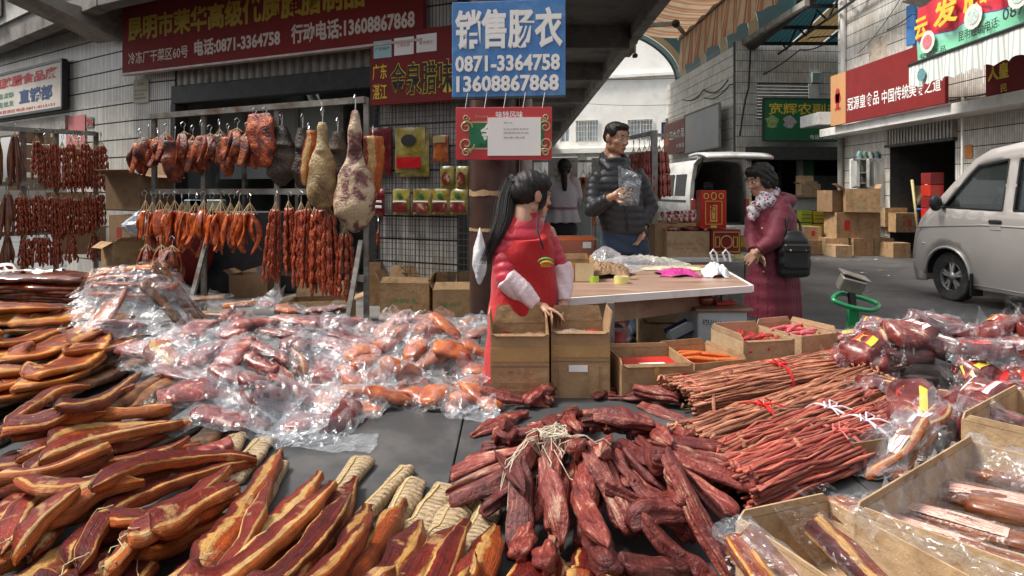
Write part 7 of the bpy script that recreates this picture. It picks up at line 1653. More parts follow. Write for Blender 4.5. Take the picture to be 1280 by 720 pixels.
# collar ring stands open: dark zip
mb=MB();mb.tube([V_(673,262,-.075),V_(672,275,-.10),V_(672,290,-.135),V_(680,312,-.15)],.0045,6);mb.build('zip',m_blk,vw,smooth=True)
a=MB();rws=interp_rows([(vw.location.x,Y,.30,.235,.165,.4),(vw.location.x,Y,.62,.205,.150,.4),(vw.location.x,Y,.86,.172,.135,.5),(vw.location.x,Y,.99,.160,.128,.5),(cxs+.004,Y-.006,1.09,.158,.125,.5),(cxs+.012,Y-.012,1.16,.115,.118,.5)],.012);torso(a,rws)
limb(a,[V_(640,292,-.085),V_(644,276,-.05)],[.03,.022]);limb(a,[V_(679,300,-.06),V_(684,282,.03)],[.03,.022])
def fold(Wp):
 return .008*np.sin(Wp[:,0]*38+Wp[:,2]*6)*np.clip((1.05-Wp[:,2])*2.2,0,1)+.003*np.sin(Wp[:,2]*30+Wp[:,0]*25)
remesh(a,.0075,3,'apron',m_redap,vw,fold)
mb=MB();puff(mb,[elR.lerp(wrR,-.02),elR.lerp(wrR,.5),elR.lerp(wrR,.93)],[.066,.058,.035],.03,.95);remesh(mb,.006,1,'sleeve_cover',m_slv,vw,lambda W_: .003*np.sin(W_[:,0]*95+W_[:,2]*60))
mb=MB();puff(mb,[shL.lerp(elL,.75),elL,elL.lerp(wrL,.9)],[.060,.057,.035],.03,.95);remesh(mb,.006,1,'sleeve_cover',m_slv,vw,lambda W_: .003*np.sin(W_[:,0]*95+W_[:,2]*60))
# hair: cap, fringe strands and a long ponytail
h=MB();hd.sph(h,(0,.022,.052),(.084,.093,.080));hd.sph(h,(0,.050,.020),(.078,.072,.082));hd.sph(h,(0,-.030,.088),(.066,.052,.034))
for sg in (-1,1): hd.sph(h,(sg*.060,-.020,.062),(.024,.050,.042))
remesh(h,.006,3,'hair',m_hair,vw,lambda W_: .0016*np.sin(W_[:,0]*200+W_[:,2]*60))
h=MB();r8=random.Random(8);root_=hd.p(0,.098,.060)
tail=[root_,V_(642,222,.02),V_(634,245,.0),V_(629,275,-.06),V_(619,300,-.10),V_(608,330,-.10)]
h2=MB();cv_=spline([tuple(p) for p in tail],26)
for k in range(230):
 ox,oy=r8.gauss(0,1),r8.gauss(0,1);ph=r8.random()*6;e=r8.randint(20,26);pts=[]
 for i in range(e):
  f=i/25;w_=.009+.016*math.sin(min(1,f*1.2)*math.pi*.75);pts.append((cv_[i][0]+ox*w_*.8+.0015*math.sin(ph+f*5),cv_[i][1]+oy*w_*.8,cv_[i][2]+.0015*math.cos(ph+f*5)))
 h2.tube(pts,[.0024*(1-.7*i/e) for i in range(e)],4)
q=h2.build('ponytail',m_hair,vw,smooth=True);q['kind']='stuff'
mb=MB();mb.lathe([(.018,-.01),(.024,0),(.018,.01)],12,(0,0,0),M=Matrix.Translation(tail[1]) @ Matrix.Rotation(.6,4,'Y'));mb.build('hair_tie',m_blk,vw,smooth=True)
h3=MB()
for k in range(7): sg=1 if k % 2 else-1;h3.tube([hd.p(-.058,-.045+.004*k,.055),hd.p(-.073,-.040+.006*k,.0),hd.p(-.070,-.036+.006*k,-.04-.006*k),hd.p(-.066,-.028,-.055-.006*k)],[.004,.003,.002,.001],5)
q=h3.build('side_strands',m_hair,vw,smooth=True);q['kind']='stuff'
# emblem on the apron: green and yellow oval mark with small letters
pc=V_(682,331,-.165)
for k,(cc,rr_,dz) in enumerate(((M('emblem_green',(.10,.22,.05),.6),.036,.010),(M('emblem_yellow',(.70,.42,.05),.6),.030,0))):
 mb=MB();pts=[pc+Vector((rr_*math.cos(t_)*1.0+.004*k,-.002*k-.006,dz+rr_*.55*math.sin(t_))) for t_ in [math.pi*(.05+.9*i/12) for i in range(13)]];mb.tube(pts,[.003+.005*math.sin(math.pi*i/12) for i in range(13)],6);mb.build('emblem_arc',cc,vw,smooth=True)
text('FOODS',pc+Vector((-.022,-.008,-.012)),(1,.25,.05),(0,0,1),.018,MT['emblem_yellow'],vw,.05,2,'emblem_letters',.002)
# pale bag at her back by the pillar
blobbag(P(600,325,4.6),(.05,.05,.16),'pale apron bag hanging on the dark pillar behind the ponytail',None,31,fm=MT['white_carrier'])
# ---------------------------------------------------------------- the man in the black puffer jacket
Y=5.45
mn=thing('person','tall man in black quilted jacket and jeans holding a clear food bag','person',(P(778,300,Y).x,Y,FL));cx0=P(772,250,Y).x
hd=Head(P(771,174,Y),R(36),R(8),R(2),1.12)
b=MB();hd.skull(b,1.02);nk=P(768,203,Y)
shR=P(746,222,Y-.02);shL=P(798,219,Y+.02);elR=P(740,262,Y-.10);wrR=P(764,246,Y-.24);elL=P(813,258,Y+.03);wrL=P(803,286,Y-.06)
torso(b,interp_rows([(mn.location.x,Y,.95,.13,.09,.1),(cx0,Y,1.25,.13,.09,.1),(cx0,Y,1.46,.14,.09,.1),(cx0,Y,1.56,.08,.07,.1)],.02));limb(b,[nk+Vector((0,0,-.08)),nk+Vector((0,0,.02))],[.07,.06])
limb(b,[shR,elR,wrR],[.042,.042,.03]);limb(b,[shL,elL,wrL],[.042,.042,.03]);hp=[(P(768,300,Y).x,.97),(P(795,300,Y).x,.97)]
ft=[P(775,404,Y-.05),P(797,402,Y-.12)]
for (hx,hz),f_ in zip(hp,ft): limb(b,[Vector((hx,Y,hz)),Vector((f_.x*.5+hx*.5,Y-.03,.60)),Vector((f_.x,f_.y,.27))],[.10,.065,.045]);b.caps((f_.x,f_.y+.03,FL+.04),(f_.x+.05,f_.y-.16,FL+.035),.038,.032)
hand(b,wrR,P(782,240,Y-.30)-wrR,(.3,-.9,.2),1.1,.9,1);hand(b,wrL,P(797,298,Y-.08)-wrL,(-.6,-.5,0),1.05,.4,-1)
remesh(b,.0065,4,'body',m_skin2,mn);hd.face(mn,open_=True)
m_puf=cloth('black_puffer_nylon',(.010,.011,.014),.42,.2,20,.5);m_jean=cloth('dark_blue_denim',(.022,.040,.075),.85,.35,10,.5);m_shoe=M('black_shoe',(.015,.015,.016),.5)
j=MB();rows=interp_rows([(P(781,300,Y).x,Y,1.05,.180,.135,.1),(P(780,300,Y).x,Y,1.09,.192,.145,.1),(cx0+.01,Y,1.30,.196,.148,.1),(cx0,Y,1.46,.205,.142,.1),(cx0-.005,Y,1.54,.165,.12,.1),(nk.x,Y,1.61,.108,.10,.1),(nk.x+.005,Y-.01,1.665,.090,.088,.1)],.006)
rows=[(a_,b_,z,rx*(.955+.045*abs(math.sin((z+.18*(a_-cx0)**2*4)*math.pi/.058))**.5),ry*(.945+.055*abs(math.sin(z*math.pi/.058))**.5),yw) for a_,b_,z,rx,ry,yw in rows];torso(j,rows)
puff(j,[shR+Vector((.04,0,.02)),shR+Vector((-.02,0,-.06)),elR,elR.lerp(wrR,.88)],[.078,.078,.070,.050],.058,.90);puff(j,[shL+Vector((-.04,0,.02)),shL+Vector((.02,0,-.06)),elL,elL.lerp(wrL,.85)],[.078,.076,.068,.050],.058,.90)
limb(j,[nk+Vector((-.09,.0,.0)),nk+Vector((-.06,.09,.045)),nk+Vector((.05,.09,.045)),nk+Vector((.09,.0,.0)),nk+Vector((.04,-.08,-.055))],[.048,.055,.055,.048,.036]);limb(j,[nk+Vector((-.09,0,0)),nk+Vector((-.05,-.08,-.06))],[.048,.034])
remesh(j,.0075,1,'puffer_jacket',m_puf,mn)
mb=MB();mb.tube([P(776,207,Y-.13),P(780,225,Y-.165),P(783,255,Y-.172),P(785,290,Y-.16)],.006,6);mb.build('zip',MT['black_letters'],mn,smooth=True)
mb=MB();mb.tube([P(791,221,Y-.165),P(794,219,Y-.165),P(797,220.5,Y-.16)],[.004,.007,.004],6);mb.build('chest_logo',m_wlet,mn,smooth=True)
jn=MB();torso(jn,interp_rows([(mn.location.x,Y,.90,.185,.125,.1),(mn.location.x,Y,1.10,.175,.125,.1)],.02))
for (hx,hz),f_ in zip(hp,ft): limb(jn,[Vector((hx,Y,hz-.02)),Vector((f_.x*.5+hx*.5,Y-.03,.60)),Vector((f_.x,f_.y,.28))],[.112,.080,.062])
remesh(jn,.010,2,'jeans',m_jean,mn,lambda W_: .004*np.sin(W_[:,2]*55+W_[:,0]*30))
for f_ in ft:
 mb=MB();mb.caps((f_.x,f_.y+.05,FL+.045),(f_.x+.06,f_.y-.18,FL+.038),.048,.040,14);mb.box((f_.x+.03,f_.y-.065,FL+.012),(.10,.28,.022),rz=.25,b=.01);remesh(mb,.008,2,'shoe',m_shoe,mn)
h=MB();hd.sph(h,(0,.020,.060),(.080,.092,.070));hd.sph(h,(0,.048,.020),(.076,.066,.070));hd.sph(h,(0,-.035,.092),(.060,.050,.030))
for sg in (-1,1): hd.sph(h,(sg*.064,-.010,.050),(.016,.040,.040));hd.sph(h,(sg*.070,.006,.020),(.009,.020,.030))
remesh(h,.0065,2,'hair',m_hair,mn,lambda W_: .0012*np.sin(W_[:,0]*260+W_[:,2]*90))
bgp=thing('clear_bag','small clear bag of dried pieces held up in the hand of the man','plastic bag',P(780,250,Y-.36))
pts=[(775,207),(800,218),(797,250),(793,263),(776,256),(772,230)]
mb=MB();c_=P(786,235,Y-.33);nzb=vnoise(77,6,40)
def bf(u,v):
 x=774+24*u+6*(1-v)*(u-.3);y=207+12*u*(1-v)+50*v;p=P(x,y,Y-.35);d=float(nzb(np.array(p)))*.012;return (p.x,p.y+d-.035*math.sin(math.pi*u)*math.sin(math.pi*v),p.z)
mb.grid(14,16,bf);mb.build('plastic_film',m_film2,bgp)
mb=MB()
for k in range(9): p=P(777+r8.random()*13,237+r8.random()*10,Y-.34-.01*(k % 3));mb.caps(p,p+Vector((r8.uniform(-.03,.03),0,r8.uniform(-.02,.03))),.010,.006,8)
mb.build('dried_pieces',MT['dark_cardboard'],bgp,smooth=True)['kind']='stuff'
# ---------------------------------------------------------------- the woman in the maroon coat
Y=5.5
wm=thing('person','woman in long maroon coat and patterned scarf with clasped hands looking down','person',(P(965,300,Y).x,Y,0))
hd=Head(P(950,226,Y),R(-76),R(14),R(0),1.13);ux=P(966,260,Y).x
b=MB();hd.skull(b,1.0);nk=P(962,246,Y);shR=P(950,258,Y-.10);shL=P(982,256,Y+.06);sh0=P(973,261,Y-.11);elR=P(966,300,Y-.20);wrR=P(947,314,Y-.20)
limb(b,[P(958,240,Y),nk+Vector((.02,0,-.04))],[.055,.06]);torso(b,interp_rows([(ux,Y,.75,.14,.11,.2),(ux,Y,1.05,.13,.11,.2),(ux,Y,1.20,.11,.08,.2),(nk.x,Y,1.30,.05,.05,.2)],.02))
limb(b,[sh0+Vector((0,.03,-.03)),elR,wrR],[.036,.038,.028]);elL=P(940,295,Y-.02);wrL=P(942,316,Y-.16);limb(b,[P(943,262,Y+.05),elL,wrL],[.036,.038,.028])
for dx,dy in ((-.07,0),(.07,.03)): limb(b,[Vector((ux+dx,Y+dy,.8)),Vector((ux+dx,Y+dy-.02,.45)),Vector((ux+dx,Y+dy,.10))],[.09,.06,.042]);b.caps((ux+dx+.03,Y+dy,.045),(ux+dx-.13,Y+dy,.035),.036,.028)
hand(b,wrR,P(938,322,Y-.22)-wrR,(0,.8,-.4),.95,.5,1);hand(b,wrL,P(952,323,Y-.20)-wrL,(0,-.6,-.6),.9,.5,1)
remesh(b,.0065,4,'body',m_skin2,wm);hd.face(wm)
m_coat=cloth('maroon_coat',(.155,.010,.028),.62,.15,13,.5,bd=.008)
j=MB();rows=interp_rows([(ux+.0,Y,.37,.235,.20,.2),(ux,Y,.60,.222,.185,.2),(ux,Y,.90,.185,.155,.2),(ux,Y,1.10,.190,.15,.2),(ux,Y,1.22,.185,.14,.2),(ux-.01,Y,1.30,.13,.11,.2),(nk.x+.01,Y,1.36,.075,.085,.2)],.008)
torso(j,rows);puff(j,[sh0+Vector((.02,.05,.02)),sh0+Vector((.03,0,-.04)),elR,elR.lerp(wrR,.95)],[.085,.088,.075,.050],.09,.93);puff(j,[P(946,262,Y+.0),elL,elL.lerp(wrL,.9)],[.075,.07,.048],.09,.93)
limb(j,[nk+Vector((.04,.08,.0)),nk+Vector((.13,.06,-.02)),nk+Vector((.15,-.04,-.03)),nk+Vector((.07,-.11,-.04))],[.05,.06,.055,.04])
def coatd(W_):
 z=W_[:,2];v=.006*np.sin(W_[:,0]*42+W_[:,1]*30)*np.clip((.95-z)*2,0,1);g_=-.005*(np.abs(np.sin(np.arctan2(W_[:,1]-Y,W_[:,0]-ux)*9))<.16)*(z<.92);return v+g_+.002*np.sin(z*60)
remesh(j,.0085,2,'long_coat',m_coat,wm,coatd)
t=NT('patterned_scarf');vo=t.n('ShaderNodeTexVoronoi');vo.inputs['Scale'].default_value=42;t.l(t.coord(),vo.inputs['Vector']);c=t.ramp(vo.outputs['Distance'],[(.25,(.03,.02,.04)),(.4,(.55,.48,.52)),(.7,(.68,.64,.66))],'LINEAR');c=t.mix(c,t.ramp(t.noise(30,3),[(.55,(1,1,1)),(.62,(.7,.2,.3))]),.8,'MULTIPLY');t.col(c);t.set(Roughness=.8);t.bump(t.noise(25,4),.8,.01)
sf=MB();limb(sf,[P(968,240,Y+.03),P(962,252,Y-.09),P(948,256,Y-.10),P(941,262,Y-.07),P(940,272,Y-.10)],[.045,.048,.05,.05,.03]);limb(sf,[P(955,246,Y-.05),P(944,268,Y-.06)],[.055,.045]);remesh(sf,.007,2,'scarf',t.m,wm,lambda W_: .005*np.sin(W_[:,0]*60+W_[:,2]*90))
h=MB();hd.sph(h,(0,.020,.055),(.088,.100,.078));hd.sph(h,(0,.060,-.005),(.086,.066,.090));hd.sph(h,(0,-.045,.075),(.066,.050,.040));
for sg in (-1,1): hd.sph(h,(sg*.070,.010,.0),(.022,.055,.065))
remesh(h,.007,1,'hair',m_hair,wm,lambda W_: .006*np.sin(W_[:,0]*70+W_[:,2]*60)*np.sin(W_[:,2]*55+W_[:,1]*50)+.0015*np.sin(W_[:,0]*260+W_[:,2]*160))
for f_,dx in ((1,-.07),(1,.07)): mb=MB();mb.caps((ux+dx+.04,Y+.02,.05),(ux+dx-.15,Y+.02,.045),.046,.036,12);mb.bx(ux+dx-.18,ux+dx+.08,Y-.025,Y+.065,.0,.03);remesh(mb,.009,2,'shoe',m_shoe,wm)
for k in range(4): mb=MB();mb.sph(P(953+k*.5,286+k*18,Y-.205+.01*k),(.011,.006,.011));mb.build('button',M('brass_button',(.5,.3,.15),.35,.1,4,metal=.7),wm,smooth=True)
# shoulder bag
bag=thing('shoulder_bag','black leather shoulder bag at the hip of the woman in maroon','handbag',P(993,345,Y-.22));m_leath=M('black_leather',(.012,.012,.013),.32,.3,30,bump=.5,bscale=90)
mb=MB();c_=P(992,315,Y-.22);rr2=[]
for (z,rx,ry) in ((-.20,.085,.03),(-.185,.115,.05),(-.12,.13,.062),(.0,.128,.06),(.10,.105,.045),(.165,.06,.03),(.175,.02,.012)): rr2.append((c_.x+.0,c_.y,c_.z+z,rx,ry,-.15))
torso(mb,interp_rows(rr2,.012));remesh(mb,.008,2,'bag_body',m_leath,bag,lambda W_: .003*np.sin(W_[:,2]*70))
mb=MB();mb.box((c_.x-.0,c_.y-.058,c_.z-.045),(.19,.035,.17),b=.016,rz=-.15);mb.build('front_pocket',m_leath,bag);mb=MB();mb.box((c_.x,c_.y-.07,c_.z+.035),(.20,.035,.07),b=.014,rz=-.15);mb.build('pocket_flap',m_leath,bag)
for dx in (-.06,.06): mb=MB();mb.sph((c_.x+dx,c_.y-.092,c_.z+.02),(.009,.006,.009));mb.build('stud',MT['brass_button'],bag,smooth=True)
mb=MB();mb.tube([(c_.x-.07,c_.y,c_.z+.12),P(984,275,Y-.22),P(978,250,Y-.08),P(985,256,Y+.09),P(1000,280,Y+.06),(c_.x+.07,c_.y+.02,c_.z+.12)],.010,8);mb.build('strap',m_leath,bag,smooth=True)
# ---------------------------------------------------------------- far woman seen from behind
Y=8.3
fw=thing('person','woman in a belted grey jacket and black trousers seen from behind under the canopy','person',(P(704,300,Y).x,Y,FL));x0=fw.location.x
hd=Head(P(705,212,Y),R(180),R(0),0,1.1);b=MB();hd.skull(b);limb(b,[P(705,222,Y),P(705,230,Y)],[.055,.06])
torso(b,interp_rows([(x0,Y,.95,.15,.11,0),(x0,Y,1.45,.17,.10,0)],.03));aR=[P(690,228,Y),P(686,245,Y),P(691,258,Y+.12)];aL=[P(718,228,Y),P(722,245,Y),P(721,255,Y+.15)]
limb(b,aR,[.05,.04,.03]);limb(b,aL,[.05,.04,.03]);hand(b,aR[2],(0.1,1,0),(1,0,0));hand(b,aL[2],(-.1,1,0),(-1,0,0))
for dx in (-.08,.08): limb(b,[Vector((x0+dx,Y,.95)),Vector((x0+dx,Y,.58)),Vector((x0+dx,Y,.27))],[.09,.06,.045]);b.caps((x0+dx,Y,.225),(x0+dx,Y+.15,.215),.035,.03)
remesh(b,.010,3,'body',m_skin,fw)
m_gj=cloth('grey_mauve_jacket',(.52,.46,.47),.8,.1,12);j=MB();torso(j,interp_rows([(x0,Y,1.0,.235,.17,0),(x0,Y,1.18,.165,.13,0),(x0,Y,1.36,.185,.125,0),(x0,Y,1.46,.17,.10,0),(x0,Y,1.53,.08,.07,0)],.02));limb(j,aR,[.075,.065,.05]);limb(j,aL,[.075,.065,.05]);remesh(j,.011,2,'jacket',m_gj,fw,lambda W_: .006*np.sin(W_[:,0]*50)*(W_[:,2]<1.2))
mb=MB();torso(mb,[(x0,Y,1.165,.178,.143,0),(x0,Y,1.195,.176,.141,0)]);mb.build('belt',M('mauve_belt',(.30,.12,.15),.7),fw)
j=MB();torso(j,[(x0,Y,.86,.17,.125,0),(x0,Y,1.05,.16,.12,0)]);
for dx in (-.08,.08): limb(j,[Vector((x0+dx,Y,.93)),Vector((x0+dx,Y,.58)),Vector((x0+dx,Y,.27))],[.10,.072,.058])
remesh(j,.011,2,'trousers',m_blk,fw)
h=MB();hd.sph(h,(0,.015,.045),(.086,.10,.085));hd.sph(h,(0,.05,.0),(.07,.06,.07));h.caps(P(705,218,Y-.12),P(706,236,Y-.13),.045,.03);remesh(h,.009,2,'hair',m_hair,fw)
for dx in (-.08,.08): mb=MB();mb.caps((x0+dx,Y-.02,FL+.045),(x0+dx,Y+.17,FL+.04),.045,.036);mb.build('shoe',m_shoe,fw,smooth=True)
# ================================================================ VEHICLES
def panel_mesh(mb,pts,th,M=None):
 """flat outline in the x-z plane (y = 0) with thickness th towards +y"""
 n=len(pts);V=[(x,0,z) for x,z in pts]+[(x,th,z) for x,z in pts]
 a=sum(pts[i][0]*pts[(i+1) % n][1]-pts[(i+1) % n][0]*pts[i][1] for i in range(n));Fs=[tuple(range(n)),tuple(range(n,2*n))[::-1]]+[(i,i+n,(i+1) % n+n,(i+1) % n) for i in range(n)]
 if a>0: pass
 else: Fs=[f[::-1] for f in Fs]
 mb.add(V,Fs,M)
t=NT('silver_brown_paint');t.col(t.ramp(t.noise(2,5,.6),[(.35,(.50,.46,.43)),(.7,(.58,.53,.50))]));t.set(Metallic=.35,Roughness=.34);t.b.inputs['Coat Weight'].default_value=1;t.b.inputs['Coat Roughness'].default_value=.04;m_car=t.m
m_carw=M('white_van_paint',(.62,.62,.60),.3,.06,3,coat=.5,dirt=(.4,.38,.34),dscale=2)
m_rub=M('tyre_rubber',(.022,.022,.022),.85,.2,12,bump=.3,dirt=(.10,.095,.085),dscale=5);m_rim=M('alloy_rim',(.42,.41,.40),.35,.15,8,metal=.7);m_blackp=M('black_plastic',(.018,.018,.018),.5,.1)
t=NT('car_glass');tr=t.n('ShaderNodeBsdfTransparent');tr.inputs[0].default_value=(.62,.66,.65,1);t.col((.02,.025,.025));t.set(Roughness=.03);lw=t.n('ShaderNodeLayerWeight');lw.inputs[0].default_value=.3;mx=t.n('ShaderNodeMixShader');t.l(t.math('MULTIPLY_ADD',lw.outputs['Fresnel'],.8,.10),mx.inputs[0]);t.l(tr.outputs[0],mx.inputs[1]);t.l(t.b.outputs[0],mx.inputs[2]);t.l(mx.outputs[0],t.out.inputs[0]);m_cglass=t.m
def wheel(par,x,y,z,r,side,rim=True):
 Mx=Matrix.Translation((x,y,z)) @ Matrix.Rotation(R(90),4,'X')
 w_=thing('wheel',None,None,(x,y,z));w_.parent=par
 Ml=Matrix.Rotation(R(90),4,'X')
 mb=MB();mb.lathe([(r*.62,-.075),(r*.80,-.085),(r*.95,-.080),(r,-.062),(r,.062),(r*.95,.080),(r*.80,.085),(r*.62,.075),(r*.62,-.075)],40,M=Ml,cap=False);autosmooth(mb.build('tyre',m_rub,w_,world=False),30)
 s_=side*.045
 mb=MB();mb.lathe([(r*.63,.07),(r*.60,.05),(r*.58,-.05),(r*.63,-.07)],36,M=Ml,cap=False);mb.build('rim_barrel',m_rim,w_,world=False,smooth=True)
 mb=MB();mb.lathe([(.001,.02),(r*.56,.02),(r*.56,-.02),(.001,-.02)],30,M=Ml,cap=False);mb.build('brake_disc',m_darkmetal,w_,world=False)
 for k in range(5):
  a=2*math.pi*k/5+.3
  for da in (-.17,.17):
   c0=Vector((math.cos(a+da*.6)*r*.12,s_*-1,math.sin(a+da*.6)*r*.12));c1=Vector((math.cos(a+da)*r*.60,s_*-.8,math.sin(a+da)*r*.60));mb=MB();mb.bar(c0,c1,.03,.026,up=(0,1,0));mb.build('spoke',m_rim,w_,world=False)
 mb=MB();mb.lathe([(.001,.03),(r*.17,.022),(r*.19,-.02)],18,M=Matrix.Translation((0,-s_,0)) @ Ml);mb.build('hub_cap',m_rim,w_,world=False,smooth=True)
 mb=MB();mb.lathe([(r*.64,-.008),(r*.66,.008),(r*.60,.010),(r*.58,-.008)],36,M=Matrix.Translation((0,-s_*1.5,0)) @ Ml,cap=False);mb.build('rim_lip',m_rim,w_,world=False,smooth=True)
# --- silver microvan. Local frame: +x forward, y: -w/2 = side away, +w/2 = left side; built with length 3.7
def van_shell(root,prof_top,prof_bot,Wd,mat,side_holes,tumble=.16,belt=.98,x0=-1.75,x1=1.85):
 """body skin: side sheets with holes, roof and nose swept between the two sides"""
 pass
def side_y(z,Wd,belt,top,tumble): return Wd/2-(0 if z<belt else tumble*((z-belt)/(top-belt))**1.15)-.02*max(0,(.45-z))/.45
def build_van(root,out,Wd,belt,topz,tumble,mat,windows,arches,nose_n=None):
 """out: side outline (x,z) clockwise from front-bottom; windows: list of outlines; arches: (x, r)"""
 # side skins by dense grid with cells dropped inside openings
 def inside(p,poly):
  x,z=p;c=False;n=len(poly)
  for i in range(n):
   a,b=poly[i],poly[(i+1) % n]
   if (a[1]>z) != (b[1]>z) and x<(b[0]-a[0])*(z-a[1])/(b[1]-a[1])+a[0]: c=not c
  return c
 for sg in (1,-1):
  bm=bmesh.new();vs=[bm.verts.new((x,0,z)) for x,z in out];fc=bm.faces.new(vs);holes=[]
  # clip against windows by building a constrained fill
  bmesh.ops.delete(bm,geom=[fc],context='FACES_ONLY')
  for w_ in windows+[arch_poly(a,r) for a,r in arches]:
   hv=[bm.verts.new((x,0,z)) for x,z in w_]
   for i in range(len(hv)): bm.edges.new((hv[i],hv[(i+1) % len(hv)]))
  bmesh.ops.triangle_fill(bm,use_beauty=True,use_dissolve=False,edges=bm.edges[:])
  for _ in range(3):
   le=[e for e in bm.edges if e.calc_length()>.16]
   if le: bmesh.ops.subdivide_edges(bm,edges=le,cuts=1);bmesh.ops.triangulate(bm,faces=bm.faces[:])
  for v in bm.verts: v.co.y=sg*(side_y(v.co.z,Wd,belt,topz,tumble)-.09*max(0,(v.co.x-(out_front-.42))/.42)**2)
  me=bpy.data.meshes.new('m');bm.to_mesh(me);bm.free();o=obj('side_panel',me,mat,root,smooth=True);me.set_sharp_from_angle(angle=R(30))
  sol=o.modifiers.new('s','SOLIDIFY');sol.thickness=.02;sol.offset=0
 top=[p for p in out]
 return
def arch_poly(x,r): return [(x+r*math.cos(a),.30+r*math.sin(a)) for a in [math.pi*k/14 for k in range(15)]]+[(x-r,.17),(x+r,.17)]
out_front=1.78
van=thing('parked_van','silver brown minivan cut off by the right edge with a driver door window','van',(0,0,0))
outl=[(1.70,.18),(1.78,.34),(1.78,.52),(1.70,.78),(1.54,.98),(1.34,1.14),(1.02,1.46),(.80,1.68),(.60,1.78),(.2,1.84),(-.6,1.86),(-1.5,1.84),(-1.75,1.74),(-1.85,1.4),(-1.88,.9),(-1.86,.4),(-1.78,.24),(-1.0,.20)]
AR=[(1.12,.345),(-1.22,.345)]
def arch_pts(x,r,z0): return [(x-r*math.cos(a),.29+r*math.sin(a)) for a in [math.pi*k/12 for k in range(13)]]
# fold the arches into the outline (bottom edge runs rear -> front)
o2=outl[:-1]+[(-1.22-.345,.22)]+arch_pts(-1.22,.345,.2)+[(-1.22+.345,.20),(1.12-.345,.20)]+arch_pts(1.12,.345,.2)+[(1.12+.345,.2)]
wf=[(1.18,1.12),(.84,1.50),(.74,1.60),(.34,1.66),(.34,1.10)]   # driver window
wq=[(.20,1.10),(.20,1.66),(-.72,1.68),(-.72,1.12)]
wr=[(-.84,1.12),(-.84,1.68),(-1.60,1.66),(-1.66,1.14)]
build_van(van,o2,1.50,1.02,1.86,.14,m_car,[wf,wq,wr],[])
# roof, screen, nose, rear swept across the width
def sweep(name,pts,mat,smooth=True,inset=0,n=13,crown=.03,parent=None,off=0):
 mb=MB();m=len(pts)
 def fn(u,v):
  k=u*(m-1);i=min(int(k),m-2);f=k-i;x=pts[i][0]*(1-f)+pts[i+1][0]*f;z=pts[i][1]*(1-f)+pts[i+1][1]*f
  yl=side_y(z,1.50,1.02,1.86,.14)-.09*max(0,(x-1.36)/.42)**2-inset;t_=(v*2-1);return (x-(crown*2.2*t_*t_ if x>1.3 else 0)+off,yl*t_,z+crown*(1-t_*t_)*(1 if z>1.5 else .3))
 mb.grid(m*2-1,n,fn);return mb.build(name,mat,parent or van,smooth=smooth,world=False)
sweep('nose_panel',[(1.70,.18),(1.78,.34),(1.78,.52),(1.70,.78),(1.54,.98),(1.34,1.14)],m_car);sweep('roof_panel',[(.80,1.68),(.60,1.78),(.2,1.84),(-.6,1.86),(-1.5,1.84),(-1.75,1.74)],m_car);sweep('rear_panel',[(-1.75,1.74),(-1.85,1.4),(-1.88,.9),(-1.86,.4),(-1.78,.24)],m_car)
sweep('windscreen',[(1.34,1.14),(1.02,1.46),(.80,1.68)],m_cglass,inset=.03)
for nm,w_ in (('side_window',wf),('side_window',wq),('side_window',wr)):
 for sg in (1,-1):
  mb=MB();mb.add([(x,sg*(side_y(z,1.5,1.02,1.86,.14)-.018),z) for x,z in w_],[tuple(range(len(w_)))]);mb.build(nm,m_cglass,van,world=False)
  mb=MB();P3=[(x,sg*(side_y(z,1.5,1.02,1.86,.14)+.004),z) for x,z in w_]
  for i in range(len(P3)): mb.bar(P3[i],P3[(i+1) % len(P3)],.022,.018,up=(0,1,0))
  q=mb.build('window_seal',m_blackp,van,world=False);q['kind']='stuff'
